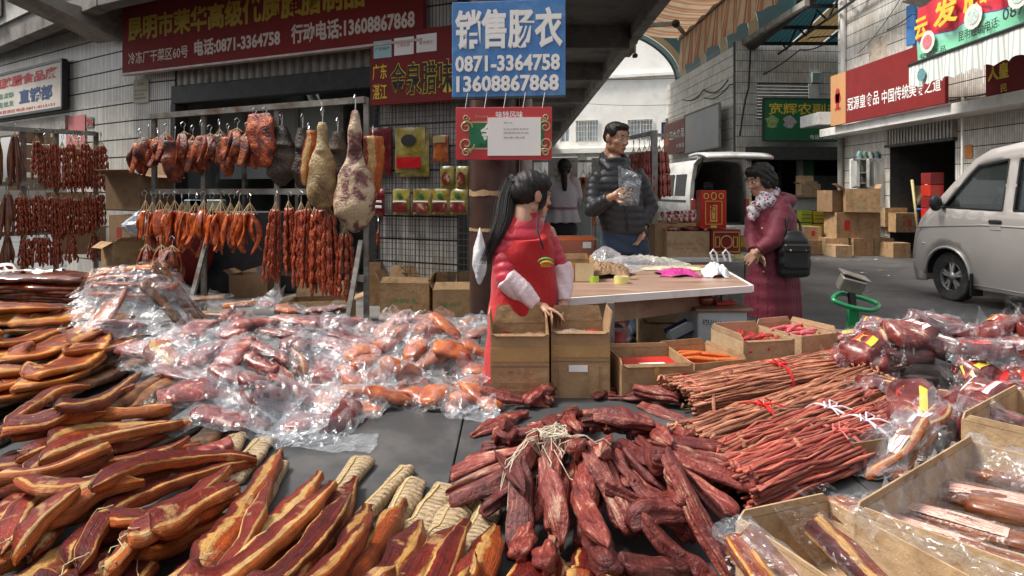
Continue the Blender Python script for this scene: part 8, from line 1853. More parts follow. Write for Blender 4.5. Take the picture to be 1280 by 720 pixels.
for sg in (1,-1):
 yy=lambda z: sg*(side_y(z,1.5,1.02,1.86,.14)+.004)
 for nm,a in (('door_gap',[(.27,.28),(.27,1.0),(.27,1.72)]),('door_gap',[(1.24,1.05),(1.20,.80),(.82,.64),(.72,.40),(.70,.26)]),('door_gap',[(-.78,.26),(-.78,1.74)]),('belt_crease',[(1.60,.86),(.6,.93),(-1.84,.93)]),('sill_strip',[(.76,.24),(-.86,.24)])):
  mb=MB();mb.tube([(x,yy(z)+sg*(0 if 'gap' in nm else .004),z) for x,z in a],.005 if 'gap' in nm else .011,6);mb.build(nm,m_blackp if 'gap' in nm else m_car,van,world=False,smooth=True)
 mb=MB();mb.box((.42,yy(.98)+sg*.012,.975),(.17,.03,.045),b=.012);mb.build('door_handle',m_blackp,van,world=False)
 mb=MB();mb.box((.42,yy(.90)+sg*.006,.905),(.15,.012,.05),b=.006);mb.build('handle_recess',m_car,van,world=False)
 mb=MB();mb.sph((1.20,yy(1.16)+sg*.10,1.17),(.055,.085,.10),16,10);mb.build('wing_mirror',m_blackp,van,world=False,smooth=True)
 mb=MB();mb.box((1.16,yy(1.12)+sg*.04,1.12),(.05,.08,.03),b=.01);mb.build('mirror_arm',m_blackp,van,world=False)
 mb=MB();mb.sph((1.60,sg*.54,.70),(.13,.14,.10),16,10);mb.build('headlight',M('lamp_glass',(.5,.52,.52),.1,.1,4,coat=.8),van,world=False,smooth=True)
 mb=MB();mb.box((1.50,yy(.72)+sg*.0,.66),(.05,.02,.022),b=.008);mb.build('side_lamp',MT['lamp_glass'],van,world=False)
 for ax in (1.12,-1.22):
  mb=MB();mb.tube([(ax+.352*math.cos(a),yy(.5)+sg*.002,.29+.352*math.sin(a)) for a in [math.pi*k/16 for k in range(17)]],.018,6);mb.build('arch_lip',m_car,van,world=False,smooth=True)
  mb=MB();mb.grid(17,2,lambda u,v: (ax+.35*math.cos(math.pi*u),sg*(.72-.30*v),.29+.35*math.sin(math.pi*u)));mb.build('arch_liner',m_blackp,van,world=False)
 mb=MB();mb.box((.74,sg*.70,.24),(.02,.16,.26));mb.build('mud_flap',m_blackp,van,world=False)
 wheel(van,1.12,sg*.63,.29,.29,-sg);wheel(van,-1.22,sg*.63,.29,.29,-sg)
mb=MB();mb.bx(-1.75,1.0,-.68,.68,.28,.34);mb.build('floor_pan',m_blackp,van,world=False)
mb=MB();mb.bx(1.70,1.79,-.55,.55,.26,.44,b=.02);mb.build('front_bumper',m_blackp,van,world=False)
mb=MB();mb.box((1.0,0,1.02),(.42,1.32,.14),b=.04);mb.build('dashboard',m_blackp,van,world=False)
for sg in (.36,-.36):
 mb=MB();mb.box((.20,sg,.68),(.45,.46,.16),b=.05);mb.box((-.02,sg,1.02),(.14,.44,.62),b=.06,rot=(0,R(-10),0));mb.box((-.07,sg,1.42),(.09,.25,.16),b=.04);mb.build('seat',m_darkmetal,van,world=False)['kind']='stuff'
mb=MB();pts=[(.62+.09*math.cos(a)*.5,.38+.19*math.sin(a),1.12+.165*math.cos(a)) for a in [6.283*k/24 for k in range(25)]];mb.tube(pts,.013,6);mb.tube([(.62,.20,1.12),(.62,.56,1.12)],.011,5);mb.tube([(.62,.38,1.12),(.80,.38,1.02)],.02,6);mb.build('steering_wheel',m_blackp,van,world=False,smooth=True)
ang=math.atan2(1,-.15);wc=G(1180,376,0);fx_,fy_=math.cos(ang),math.sin(ang)
# place so that the visible front wheel stands where the photo has it
lx,ly=1.12,.70;van.location=(5.60-(lx*fx_-ly*fy_),8.45-(lx*fy_+ly*fx_),0);van.rotation_euler=(0,0,ang);van.scale=(1.03,1.03,1.06)
bb=Matrix.Translation(van.location) @ Matrix.Rotation(ang,4,'Z')
c_=bb @ Vector((.55,.40,1.36));blobbag(c_,(.20,.17,.17),'stuffed pale plastic bag lying behind the side window of the silver van',M('pale_filling',(.45,.42,.33),.7),41)
# --- white van with raised tailgate, seen from behind
wv=thing('parked_van','white minibus with its rear hatch raised and a dark empty load bay','van',((900-640)/55.,15.2,0));
Wv,Lv,Hv=1.36,3.9,2.16;mb=MB()
rear=[(-Wv/2,.32),(-Wv/2,1.25),(-Wv/2+.03,1.6),(-Wv/2+.10,1.98),(-Wv/2+.2,2.10),(0,2.15),(Wv/2-.2,2.10),(Wv/2-.10,1.98),(Wv/2-.03,1.6),(Wv/2,1.25),(Wv/2,.32)]
def ringp(y,k=1.,dz=0): return [(x*k,y,z+dz if z>1.2 else z) for x,z in rear]
secs=[(0,.96,-.03),(.05,1,0),(Lv*.8,1,-.02),(Lv*.93,.97,-.25),(Lv,.9,-.75)]
V=[];n=len(rear)
for y,k,dz in secs: V+=ringp(y,k,dz)
Fs=[(i*n+j,i*n+j+1,(i+1)*n+j+1,(i+1)*n+j) for i in range(len(secs)-1) for j in range(n-1)]+[tuple((len(secs)-1)*n+j for j in range(n))]
mb.add(V,Fs);o=mb.build('body_shell',m_carw,wv,world=False);autosmooth(o,40);sol=o.modifiers.new('s','SOLIDIFY');sol.thickness=.05;sol.offset=-1
mb=MB()
for a,b in zip(ringp(-.005,.985),ringp(-.005,.985)[1:]): mb.bar(a,Vector(b)+(Vector(b)-Vector(a))*.04,.09,.06,up=(0,1,0))
mb.build('rear_frame',m_carw,wv,world=False)['kind']='stuff'
mb=MB();mb.box((0,-.02,.48),(Wv*.97,.12,.26),b=.03);mb.build('rear_bumper',m_carw,wv,world=False)
for sg in (-1,1):
 mb=MB();mb.box((sg*(Wv/2-.05),-.045,1.0),(.10,.06,.42),b=.015);mb.build('tail_lamp',M('tail_red',(.35,.01,.012),.2,.1,4,coat=.8),wv,world=False)
 for (y0,y1) in ((.35,1.05),(1.15,1.85),(1.95,2.6),(2.7,3.05)):
  mb=MB();mb.add([(sg*(Wv/2+.004),y0,1.27),(sg*(Wv/2+.004),y1,1.27),(sg*(Wv/2-.045),y1,1.78),(sg*(Wv/2-.045),y0,1.78)],[(0,1,2,3)]);mb.build('side_window',m_glass if 0 else m_darkmetal,wv,world=False)
 mb=MB();mb.box((sg*(Wv/2+.004),1.9,1.15),(.012,3.2,.05));mb.build('side_stripe',m_darkmetal,wv,world=False)
 for wy in (.75,3.1): wheel_parent=wv;mb=MB();mb.lathe([(.16,-.08),(.30,-.08),(.31,.0),(.30,.08),(.16,.08)],28,M=Matrix.Translation((sg*(Wv/2-.08),wy,.31)) @ Matrix.Rotation(R(90),4,'Y'));autosmooth(mb.build('wheel',m_rub,wv,world=False))
mb=MB();mb.bx(-Wv/2+.06,Wv/2-.06,.1,3.4,.60,.66);mb.build('load_floor',m_darkmetal,wv,world=False)
mb=MB();mb.bx(-Wv/2+.06,Wv/2-.06,3.2,3.3,.60,2.0);mb.build('inner_bulkhead',m_dark,wv,world=False)
for sx_v in (-.36,.30): mb=MB();mb.box((sx_v,1.4,1.05),(.48,.14,.78),b=.06,rot=(R(-8),0,0));mb.box((sx_v,1.37,1.52),(.26,.1,.18),b=.04);mb.build('seat',M('grey_seat',(.20,.20,.20),.8),wv,world=False)['kind']='stuff'
mb=MB();mb.grid(9,9,lambda u,v: ((u-.5)*Wv*1.08,-1.05*v-.02,2.14+.02*math.sin(math.pi*u)+.10*v-.18*v*v*v));o=mb.build('tailgate',m_carw,wv,smooth=True,world=False);sol=o.modifiers.new('s','SOLIDIFY');sol.thickness=.06
mb=MB();mb.bx(-.5,.5,-.95,-.45,2.09,2.115);mb.build('tailgate_glass',m_darkmetal,wv,world=False)
for sg in (-1,1): mb=MB();mb.tube([(sg*.60,-.02,1.6),(sg*.60,-.55,2.10)],.012,6);mb.build('gas_strut',m_darkmetal,wv,world=False)
wv.rotation_euler=(0,0,R(6))
# ================================================================ GOODS BEHIND THE DESK
Y=6.2
gt=thing('goods_table','narrow table with a pale edge carrying red gift boxes behind the desk','table',(P(885,325,Y).x,Y,0));x0,x1=P(835,0,Y).x,P(937,0,Y).x;zt=P(885,322,Y).z
mb=MB();mb.bx(x0,x1,Y-.05,Y+.8,zt-.04,zt,b=.004);mb.build('table_top',m_white,gt)
for px in (840,932): mb=MB();xx=P(px,0,Y).x;mb.bx(xx,xx+.04,Y,Y+.04,0.19 if px<860 else .0,zt-.041);mb.build('leg',m_steel,gt)
carton('wide brown carton of wrapped packs on the goods table',P(862,0,Y).x,Y+.22,zt+.002,.40,.34,.24,mat=m_card2,flaps=(('l',.03,30),),prints=(('text','冷冻食品 广东',.15,.45,.10,m_print,.7),('text','地址 昆明市',.2,.3,.06,m_print,.55)))
carton('brown carton left of and behind the wrapped packs carton',P(838,0,Y).x,Y+.30,zt+.002,.22,.3,.30,mat=m_card,flaps=(('r',.04,30),))
for k in range(8):
 q=tag(obj('wrapped_pack',ringmesh(np.array([[(.09*(f-.5)*2+0*b,.035*math.cos(b)*(1-.5*(2*f-1)**4),.022*math.sin(b)*(1-.5*(2*f-1)**4)) for b in np.linspace(0,6.283,10,endpoint=False)] for f in np.linspace(0,1,8)]),(0,0,0)),m_dkham if k % 2 else m_pink),ORD[k]+' dark wrapped pack from the left on top of the wide goods table carton','wrapped pack','wrapped packs in the goods table carton')
 q.location=(P(847+k*4.2,0,Y).x,Y+.14+.05*(k % 3),zt+.25+.012*(k % 2));q.rotation_euler=(0,.1,.5*k)
m_redbox=M('gift_box_red',(.48,.022,.010),.35,.12,3,coat=.3);m_dkrb=M('carved_red_box',(.20,.012,.012),.45,.2,20,bump=.3)
def giftbox(px0,px1,y0,y1,Y_,label,mat,deco):
 a,b=P(px0,y1,Y_),P(px1,y0,Y_);r=thing('gift_box',label,'gift box',((a.x+b.x)/2,Y_,a.z));mb=MB();mb.bx(a.x,b.x,Y_,Y_+.16,a.z+.002,b.z,b=.004);mb.build('box_body',mat,r);W_,Hh=b.x-a.x,b.z-a.z
 for (u0,u1,v0,v1,m_,k_) in deco:
  if k_=='ring':
   mb=MB();n_=16;cx_,cz_=a.x+W_*(u0+u1)/2,a.z+Hh*(v0+v1)/2;mb.tube([(cx_+W_*(u1-u0)/2*math.cos(6.283*k/n_),Y_-.003,cz_+Hh*(v1-v0)/2*math.sin(6.283*k/n_)) for k in range(n_+1)],.005,5);mb.build('printed_ring',m_,r)
  elif k_=='frame':
   mb=MB();c=[(a.x+W_*u,Y_-.003,a.z+Hh*v) for u,v in ((u0,v0),(u1,v0),(u1,v1),(u0,v1))]
   for i in range(4): mb.bar(c[i],c[(i+1) % 4],.007,.007,up=(0,1,0))
   mb.build('printed_frame',m_,r)
  else: mb=MB();mb.bx(a.x+W_*u0,a.x+W_*u1,Y_-.004,Y_-.001,a.z+Hh*v0,a.z+Hh*v1);mb.build('printed_panel',m_,r)
 return r,a,b
gold2=M('gold_print_bright',(.62,.42,.10),.35,.1)
r_,a,b=giftbox(876,908,238,286,6.22,'bright red gift box with a gold framed window standing on the dark red box',m_redbox,[(.18,.82,.12,.72,gold2,'frame'),(.36,.64,.18,.62,gold2,'panel'),(.12,.30,.78,.92,gold2,'ring'),(.40,.60,.76,.94,gold2,'ring'),(.70,.88,.78,.92,gold2,'ring'),(.42,.58,.24,.58,m_redbox,'frame'),(.38,.62,.02,.09,gold2,'panel')])
text('礼',(a.x+.085,6.215,a.z+.15),(1,0,0),(0,0,1),.09,MT['maroon_sign'],r_,.045,1,'printed_text',.0)
giftbox(890,926,287,318,6.20,'dark red patterned box under the bright red gift box',m_dkrb,[(.06,.94,.1,.9,gold2,'frame'),(.30,.70,.25,.75,gold2,'ring'),(.12,.26,.3,.7,gold2,'frame'),(.74,.88,.3,.7,gold2,'frame')])
mb=MB();p=P(923,317,6.12);mb.lathe([(.03,0),(.045,0),(.045,.035),(.03,.035),(.03,0)],24,(p.x,p.y,zt+.001),cap=False);autosmooth(mb.build('tape_roll',MT['yellow_tape_roll'],None,label='bright yellow tape roll at the right end of the goods table',cat='tape roll'))
# pile of red and white packs behind
t=NT('red_white_packs');v=t.n('ShaderNodeTexWave',wave_type='BANDS');v.inputs['Scale'].default_value=5;v.inputs['Distortion'].default_value=5;t.l(obj_vec(t),v.inputs['Vector']);t.col(t.ramp(v.outputs['Fac'],[(.35,(.62,.55,.52)),(.5,(.45,.05,.05)),(.7,(.35,.02,.03))]));t.set(Roughness=.3);m_rwp=t.m
carton('low carton filled level with red and white packs behind the gift boxes',P(858,0,7.4).x,7.5,.45,.62,.6,.60,mat=m_card,flaps=())
for i in range(5):
 for j in range(3):
  mb=MB();mb.box((P(836+i*11,0,7.4).x,7.3+j*.19,1.075+.03*(j)+.004*i),(.10,.17,.045),b=.012,rz=rr.uniform(-.15,.15));mb.build('meat_pack',m_rwp,None,label=ORD[i]+' pack from left, '+['front','middle','back'][j]+' row, on the carton behind the gift boxes',cat='meat pack',group='red and white packs behind the gift boxes')
# red sausage rack behind the man
pr_=thing('sausage_rack','slim steel post rack hung with red dry sausages right of the man','rack',P(818,330,6.9));xp=P(818,0,6.9).x
mb=MB();mb.bx(xp-.03,xp+.03,6.88,6.94,.18,P(0,163,6.9).z);mb.build('post',m_steel,pr_)
mb=MB();mb.bar((xp-.12,7.6,2.0),(xp,6.91,2.0),.04);mb.build('rail',m_steel,pr_);mb=MB();mb.bar((xp-.02,6.91,.2),(xp+.25,6.7,.7),.04);mb.build('brace',m_steel,pr_);mb=MB();mb.bar((xp-.02,6.91,1.98),(xp+.35,7.2,1.98),.03);mb.build('rail',m_steel,pr_)
rs_=proto_saus(9,.52,.07,61,4,m_rsausd,.016)
for i,(px,z,Yh) in enumerate(((799,1.93,7.3),(806,1.93,7.1),(812,1.93,6.95),(824,1.93,7.0),(830,1.93,7.1),(824,1.20,6.95),(830,1.18,7.0),(792,1.93,7.5))):
 if i==0: q=rs_
 else: q=dup(rs_)
 q.location=P(px,238,Yh)+Vector((0,0,z-H));q.rotation_euler=(0,0,i*1.3);q['label']=ORD[i]+' red dry sausage bunch on the post rack, counted from its hanging end';q['group']='red dry sausage bunches right of the man';q['category']='sausages'
# small goods under the canopy by the far woman
for i,(px0,px1,yb,h_,c,nm,Yc) in enumerate(((684,700,300,.6,(.25,.27,.27),'grey metal chest',9),(716,740,300,.5,(.30,.33,.30),'pale green chest',8.9),(722,742,262,.30,(.30,.16,.07),'orange brown goods crate',9.4),(672,690,262,.5,(.28,.30,.32),'dim shelf unit',13),(690,702,258,.35,(.45,.42,.38),'pale carton',12))):
 p=P((px0+px1)/2,yb,Yc);w_=(px1-px0)/F*Yc;z0_=max(FL,p.z);mb=MB();mb.bx(p.x-w_/2,p.x+w_/2,Yc,Yc+.5,z0_,z0_+h_,b=.02);o=mb.build('storage_chest',M('chest_%d' % i,c,.6,.2,6),None,label=nm+' standing under the canopy behind the man and the far woman',cat='chest')
hg=proto_strips(6,.38,.08,71,m_hamo,.07,'hanging_meat_bunch')
for i,(px,z) in enumerate(((729,1.75),(737,1.72),(681,1.75),(675,1.7),(735,1.35))):
 q=hg if i==0 else dup(hg);q.location=P(px,238,9.6)+Vector((0,0,z-H));q.rotation_euler=(0,0,i);q['label']=ORD[i]+' dim orange meat bunch hanging under the canopy near the far woman';q['group']='meat bunches under the canopy';q['category']='hanging meat'
mb=MB();a=P(665,0,9.6);mb.bar((a.x,9.6,1.82),(P(745,0,9.6).x,9.6,1.82),.035);q=mb.build('rail',m_steel,None,label='thin rail under the canopy carrying dim orange meat bunches',cat='rail')
for px in (666,744): mb=MB();xx=P(px,0,9.6).x;mb.bar((xx,9.62,.18),(xx,9.62,1.84),.03,up=(0,1,0));mb.build('rail_post',m_steel,None,label='slim '+('left' if px<700 else 'right')+' post of the meat rail under the canopy',cat='post')
# ================================================================ GREEN PLATFORM SCALE
gs=thing('platform_scale','steel display head on a green looped scale post beside the packs','scale',G(1070,440,0));Yg=4.75;m_grn=M('green_enamel',(.01,.22,.075),.35,.15,6,coat=.4)
def Pg(px,py,dy=0): return P(px,py,Yg+dy)
mb=MB();p0=Pg(1066,470);p1=Pg(1066,384);mb.bx(p1.x-.035,p1.x+.035,Yg-.02,Yg+.02,.0,p1.z);mb.build('column',m_grn,gs)
loop=[Pg(1042,371,.02),Pg(1052,367,.06),Pg(1075,372,.10),Pg(1096,379,.06),Pg(1097,385,-.02),Pg(1085,388,-.05),Pg(1060,383,-.06),Pg(1043,376,-.04),Pg(1042,371,.02)]
mb=MB();mb.tube([tuple(q) for q in spline([tuple(q) for q in loop],40)],.017,8);mb.build('loop_handle',m_grn,gs,smooth=True)
mb=MB();c_=Pg(1064,355);mb.box(c_,(.17,.08,.11),rot=(R(25),R(14),R(-5)),b=.008);mb.build('display_head',M('brushed_steel',(.42,.38,.35),.3,.15,8,metal=.7),gs)
mb=MB();mb.box(c_+Vector((.02,-.01,.062)),(.20,.12,.012),rot=(R(12),R(18),R(-5)),b=.004);mb.build('display_lid',m_steel,gs)
mb=MB();mb.bar(Pg(1064,366),Pg(1066,384),.04);mb.build('neck',m_blackp,gs)
mb=MB();mb.bx(p1.x-.22,p1.x+.30,Yg-.2,Yg+.25,.0,.10,b=.02);mb.build('platform',m_grn,gs)
# ================================================================ RIGHT SIDE OF THE LANE: cartons, cabinet, crates
def rc(px0,px1,pyb,h_px,label,rz=0,mat=None,open_=False,flaps=(),prints=(),z=0,d_=.35):
 x,y,w_=boxat(px0,px1,pyb,z);h=h_px/F*y;d2=d_;return carton(label,x-math.sin(rz)*d2/2,y+math.cos(rz)*d2/2,z+.002,w_,d2,h,rz=rz,mat=mat or m_card2,open_=open_,flaps=flaps,prints=prints)
mdia=M('red_diamond',(.5,.03,.02),.7)
bx1=rc(1104,1137,309,33,'tall pale carton with a red diamond mark, front of the lane pile',.25,m_card2,prints=(('patch',.55,.75,.35,.6,mdia,'red_diamond'),('tape',.4,.5,0,1)))
rc(1132,1150,308,30,'narrow pale carton at the right of the red diamond carton',.1,m_card2)
rc(1050,1078,299,24,'small brown carton with a red label lying before the lane pile',-.1,m_card,prints=(('patch',.4,.6,.75,.95,mdia,'red_label'),),open_=True,flaps=(('l',.1,60),('r',.1,120),('f',.08,20)))
rc(1012,1042,296,26,'open carton tipped beside the yellow crates',.2,m_card,open_=True,flaps=(('r',.15,110),('l',.12,20),('f',.1,30)))
rc(1066,1098,296,32,'pale taped carton in the middle of the lane pile',.05,m_card2,prints=(('tape',.3,.9,.1,.9),));rc(1036,1066,290,22,'brown carton behind the small labelled carton',0,m_card)
x,y,w_=boxat(1056,1094,262,.75);p=P(1078,265,14.3);carton('large brown carton perched on top of the lane pile',p.x,14.4,p.z,.68,.5,.50,rz=-.25,mat=m_card,open_=True,flaps=(('l',.2,60),('r',.1,20)),prints=(('text','食品',.3,.15,.12,m_gprint,.3),));carton('second brown carton leaning behind the large one on the lane pile',p.x-.42,14.7,p.z,.5,.45,.46,rz=.3,mat=m_cardd,open_=False)
for i,(dx,dy,z,w_,h) in enumerate(((-.5,.1,.004,.48,.36),(0,.05,.004,.46,.36),(.48,.1,.004,.44,.36),(-.3,.12,.37,.5,p.z-.385),(.2,.1,.37,.46,p.z-.385),(-.95,.3,.004,.40,.30),(-.85,.5,.31,.36,.28),(.55,-.45,.004,.36,.30),(-.6,-.35,.004,.34,.24))):
 carton(ORD[i]+' small carton of the lane pile under the large brown one',p.x+dx,14.5+dy,z,w_,.5,h,rz=rr.uniform(-.12,.12),mat=[m_card2,m_card][i % 2],open_=False,prints=(('patch',.35,.6,.3,.7,mdia,'red_mark'),) if i % 3==0 else (('text','食品',.3,.35,.25,m_print,.4),))
rc(1096,1116,294,40,'slanted brown sheet carton beside the white cabinet',.9,m_card,d_=.2)
for i,(px0,px1,yb,hp_) in enumerate(((1118,1148,268,20),(1112,1136,250,18),(1118,1142,232,16),(1126,1146,216,20),(1124,1144,198,14),(1112,1126,215,24),(1146,1160,262,24))):
 p=P((px0+px1)/2,yb,15.2+.1*(i % 3));
 carton(ORD[i]+' carton of the stack just inside the dark open shop, counted from the bottom',p.x,15.3+.12*(i % 3),p.z,(px1-px0)/F*15.2,.5,hp_/F*15.2,rz=.05*(i % 3),mat=[m_card,m_card2][i % 2],open_=False,prints=(('patch',.3,.5,.3,.7,mdia,'red_mark'),) if i % 2 else (),group='cartons stacked inside the dark shop')
for k,(px,yb) in enumerate(((1130,290),(1126,284))): p=P(px,yb,14.8);carton(['carton with a red print at the foot of the shop stack','taped carton just behind the red printed one'][k],p.x,14.9+.3*k,max(.003,p.z),.5,.45,.42,mat=[m_card,m_card2][k],open_=False,prints=(('text','火腿',.3,.3,.4,mdia,.4),) if not k else ())
# red boxes at the right jamb of the shop
for k in range(6): p=P(1191,212-k*-14 if 0 else 262-k*15,13.0);tag(MB().bx(8.15,8.42,13.0,13.3,.35+k*.235,.57+k*.235,b=.006).build('red_box',[m_redbox,MT['carved_red_box']][k % 2],None),ORD[k]+' red box from the bottom in the column at the shop doorway','box','red boxes at the shop doorway')
mb=MB();mb.bx(8.12,8.45,12.98,13.32,.004,.345,b=.01);mb.build('dark_stool',m_cardd,None,label='brown carton base under the column of red boxes',cat='box')
mb=MB();mb.lathe([(.07,0),(.07,.42),(.03,.48),(.03,.55)],14,(8.35,12.55,.0));autosmooth(mb.build('fire_extinguisher',m_redbox,None,label='red fire extinguisher standing by the shop doorway',cat='extinguisher'))
# white cabinet with glass doors
Yc=15.25;k_=thing('glass_cabinet','white metal cabinet with open glass doors against the right building corner','cabinet',P(1090,290,Yc));k_.location.z=0
def cx(px): return P(px,0,Yc).x
zc=lambda py: P(0,py,Yc).z
mb=MB();mb.bx(cx(1073),cx(1113),Yc+.38,Yc+.40,.02,zc(198));mb.build('back_panel',m_white,k_)
for a,b in ((1073,1074),(1087,1113)): mb=MB();mb.bx(cx(a),cx(b),Yc,Yc+.38,.02,zc(198));mb.build('side_body',m_white,k_)
for py in (198,215,228,240): mb=MB();mb.bx(cx(1074)+.002,cx(1087)-.002,Yc+.02,Yc+.375,zc(py)-.03,zc(py));mb.build('shelf',m_white,k_)
mb=MB();mb.bx(cx(1074)+.002,cx(1087)-.002,Yc,Yc+.37,.02,zc(240)-.04);mb.build('lower_body',m_white,k_)
def gdoor(x0,x1,y0,y1):
 a,b=Vector((x0,y0,0)),Vector((x1,y1,0));zb,zt_=zc(234),zc(200);mb=MB()
 for p,q in (((a,zb),(b,zb)),((a,zt_),(b,zt_)),((a,zb),(a,zt_)),((b,zb),(b,zt_))): mb.bar(p[0]+Vector((0,0,p[1])),q[0]+Vector((0,0,q[1])),.05,.04,up=(.3,1,0))
 mb.build('door_frame',m_white,k_);mb=MB();mb.poly([a+Vector((0,0,zb)),b+Vector((0,0,zb)),b+Vector((0,0,zt_)),a+Vector((0,0,zt_))]);mb.build('door_glass',m_cglass,k_)
gdoor(cx(1061),cx(1073),Yc-.15,Yc);gdoor(cx(1082),cx(1094),Yc-.1,Yc-.02)
mb=MB();mb.bx(cx(1099),cx(1106),Yc-.006,Yc-.001,zc(218),zc(203));mb.build('paper_note',m_paper,k_)
for i in range(9): tag(MB().lathe([(.05,0),(.055,.10),(.03,.15),(.025,.17)],10,(cx(1078+i*3.6),Yc+.15+.08*(i % 2),zc(198)+.001)).build('jar',M('jar_%d' % (i % 3),((.2,.35,.38),(.4,.42,.4),(.12,.2,.14))[i % 3],.3,.2),None,smooth=True),ORD[i]+' jar from the left on top of the white glass cabinet','jar','jars on the white cabinet')
for i in range(5): tag(MB().lathe([(.04,0),(.045,.1),(.02,.14),(.02,.2)],10,(cx(1076+(i % 2)*5),Yc+.15,zc((215,228,240)[i % 3])+.001)).build('bottle',M('bottle_%d' % (i % 2),((.35,.05,.03),(.5,.5,.45))[i % 2],.3),None,smooth=True),ORD[i]+' small bottle standing on the shelves of the white cabinet','bottle','bottles inside the white cabinet')
# grey bench table with yellow crates (995-1060, 240-295)
Yt=20.0;g_=thing('work_table','long grey table with yellow crates below by the black shop','table',P(1030,290,19.4));g_.location.z=0
mb=MB();mb.bx(P(994,0,19.2).x,P(1062,0,19.2).x,19.2,20.2,P(0,247,19.2).z,P(0,244,19.2).z,b=.005);mb.build('table_top',m_wood,g_)
mb=MB();mb.bx(P(996,0,19.3).x,P(1060,0,19.3).x,19.3,20.1,P(0,263,19.3).z,P(0,247.5,19.3).z);mb.build('side_panel',M('grey_tank',(.30,.31,.31),.5,.15,3),g_)
for px in (998,1028,1058): mb=MB();xx=P(px,0,19.4).x;mb.bx(xx-.03,xx+.03,19.4,19.46,0,P(0,263.5,19.3).z);mb.build('leg',m_steel,g_)
myel=M('yellow_crate',(.62,.46,.02),.45,.12,5);myg=M('yellow_green_crate',(.45,.50,.03),.45,.12,5)
for i,(px0,px1,y0,y1) in enumerate(((1001,1016,263,278),(1017,1030,264,279),(1031,1045,265,280),(1001,1016,279,294),(1046,1060,268,284),(1017,1030,280,295))):
 Y_=19.0;r=thing('plastic_crate',ORD[i]+' yellow crate under the long grey table, counted along its rows','crate',((P((px0+px1)/2,0,Y_).x),Y_,max(0.003,P(0,y1,Y_).z)),group='yellow crates under the grey table');a,b=P(px0+.5,y1-.4,Y_),P(px1-.5,y0+.4,Y_);az_=max(a.z,.004)
 mb=MB();mb.bx(a.x,b.x,Y_,Y_+.28,az_,b.z,b=.01);mb.build('crate_body',myel if i % 3 else myg,r)
 for v in (.3,.6): mb=MB();mb.bx(a.x+.02,b.x-.02,Y_-.006,Y_-.001,az_+(b.z-az_)*v,az_+(b.z-az_)*v+.03);mb.build('crate_slot',m_wood,r)
for (px0,px1,yb,hp_,lb_) in ((1000,1024,244,14,'open pale carton standing on the long grey table'),(1004,1020,230,3,'flattened carton sheet on the open pale carton')):
 p=P((px0+px1)/2,yb,19.5);carton(lb_,p.x,19.6,p.z,(px1-px0)/F*19.5,.4,hp_/F*19.5,mat=m_card2,open_=hp_>5,flaps=(('b',.25,10),('l',.1,60)) if hp_>5 else ())
tag(MB().lathe([(.02,0),(.09,.0),(.09,.08),(.02,.08)],12,(P(1044,0,19.6).x,19.6,P(0,244,19.2).z+.002)).build('tape_roll',myel,None),'yellow roll lying on the right of the long grey table','tape roll')
tag((lambda mb: (mb.bar(P(1046,245,19.1),P(1041,266,18.9),.05),mb)[1])(MB()).build('red_strap',m_redbox,None),'red strap hanging over the front of the grey table','strap')
# stack of yellow crates beside the white van
for k in range(4): tag(MB().bx(P(925,0,16.2).x,P(940,0,16.2).x,16.2,16.6,.004+k*.42,.40+k*.42,b=.02).build('plastic_crate',[myel,m_white][k % 2],None),ORD[k]+' crate from the bottom of the stack between the white van and the black shop','crate','crates stacked by the white van')
# motorbikes in the shade: simplified scooters
def scooter(px,Y_,label,rz):
 r=thing('scooter',label,'scooter',(P(px,0,Y_).x,Y_,0),rz=rz);g=m_blackp
 for x in (-.55,.6): mb=MB();mb.lathe([(.14,-.05),(.24,-.05),(.25,0),(.24,.05),(.14,.05),(.14,-.05)],20,M=Matrix.Translation((x,0,.25)) @ Matrix.Rotation(R(90),4,'X'),cap=False);mb.build('wheel',m_rub,r,world=False,smooth=True)
 mb=MB();mb.caps((-.7,0,.55),(-.1,0,.62),.13,.12);mb.build('rear_body',g,r,world=False,smooth=True);mb=MB();mb.caps((-.6,0,.74),(-.05,0,.72),.09,.08);mb.build('seat',m_darkmetal,r,world=False,smooth=True)
 mb=MB();mb.box((.1,0,.32),(.5,.28,.06),b=.02);mb.build('footboard',g,r,world=False);mb=MB();mb.box((.42,0,.62),(.08,.36,.55),b=.03,rot=(0,R(-14),0));mb.build('leg_shield',g,r,world=False)
 mb=MB();mb.tube([(.6,0,.28),(.38,0,.98)],.03,8);mb.build('fork',m_steel,r,world=False);mb=MB();mb.tube([(.32,-.32,1.0),(.40,0,.96),(.32,.32,1.0)],.015,6);mb.build('handlebar',m_steel,r,world=False)
 for s_ in (-1,1): mb=MB();mb.sph((.42,s_*.25,1.12),(.03,.05,.035));mb.tube([(.38,s_*.2,1.0),(.42,s_*.25,1.1)],.008,5);mb.build('mirror',g,r,world=False)
 return r
scooter(1048,20.9,'dim black scooter with round mirrors behind the right end of the grey table',.5);scooter(1030,21.2,'second dim scooter further left behind the grey table',2.6)
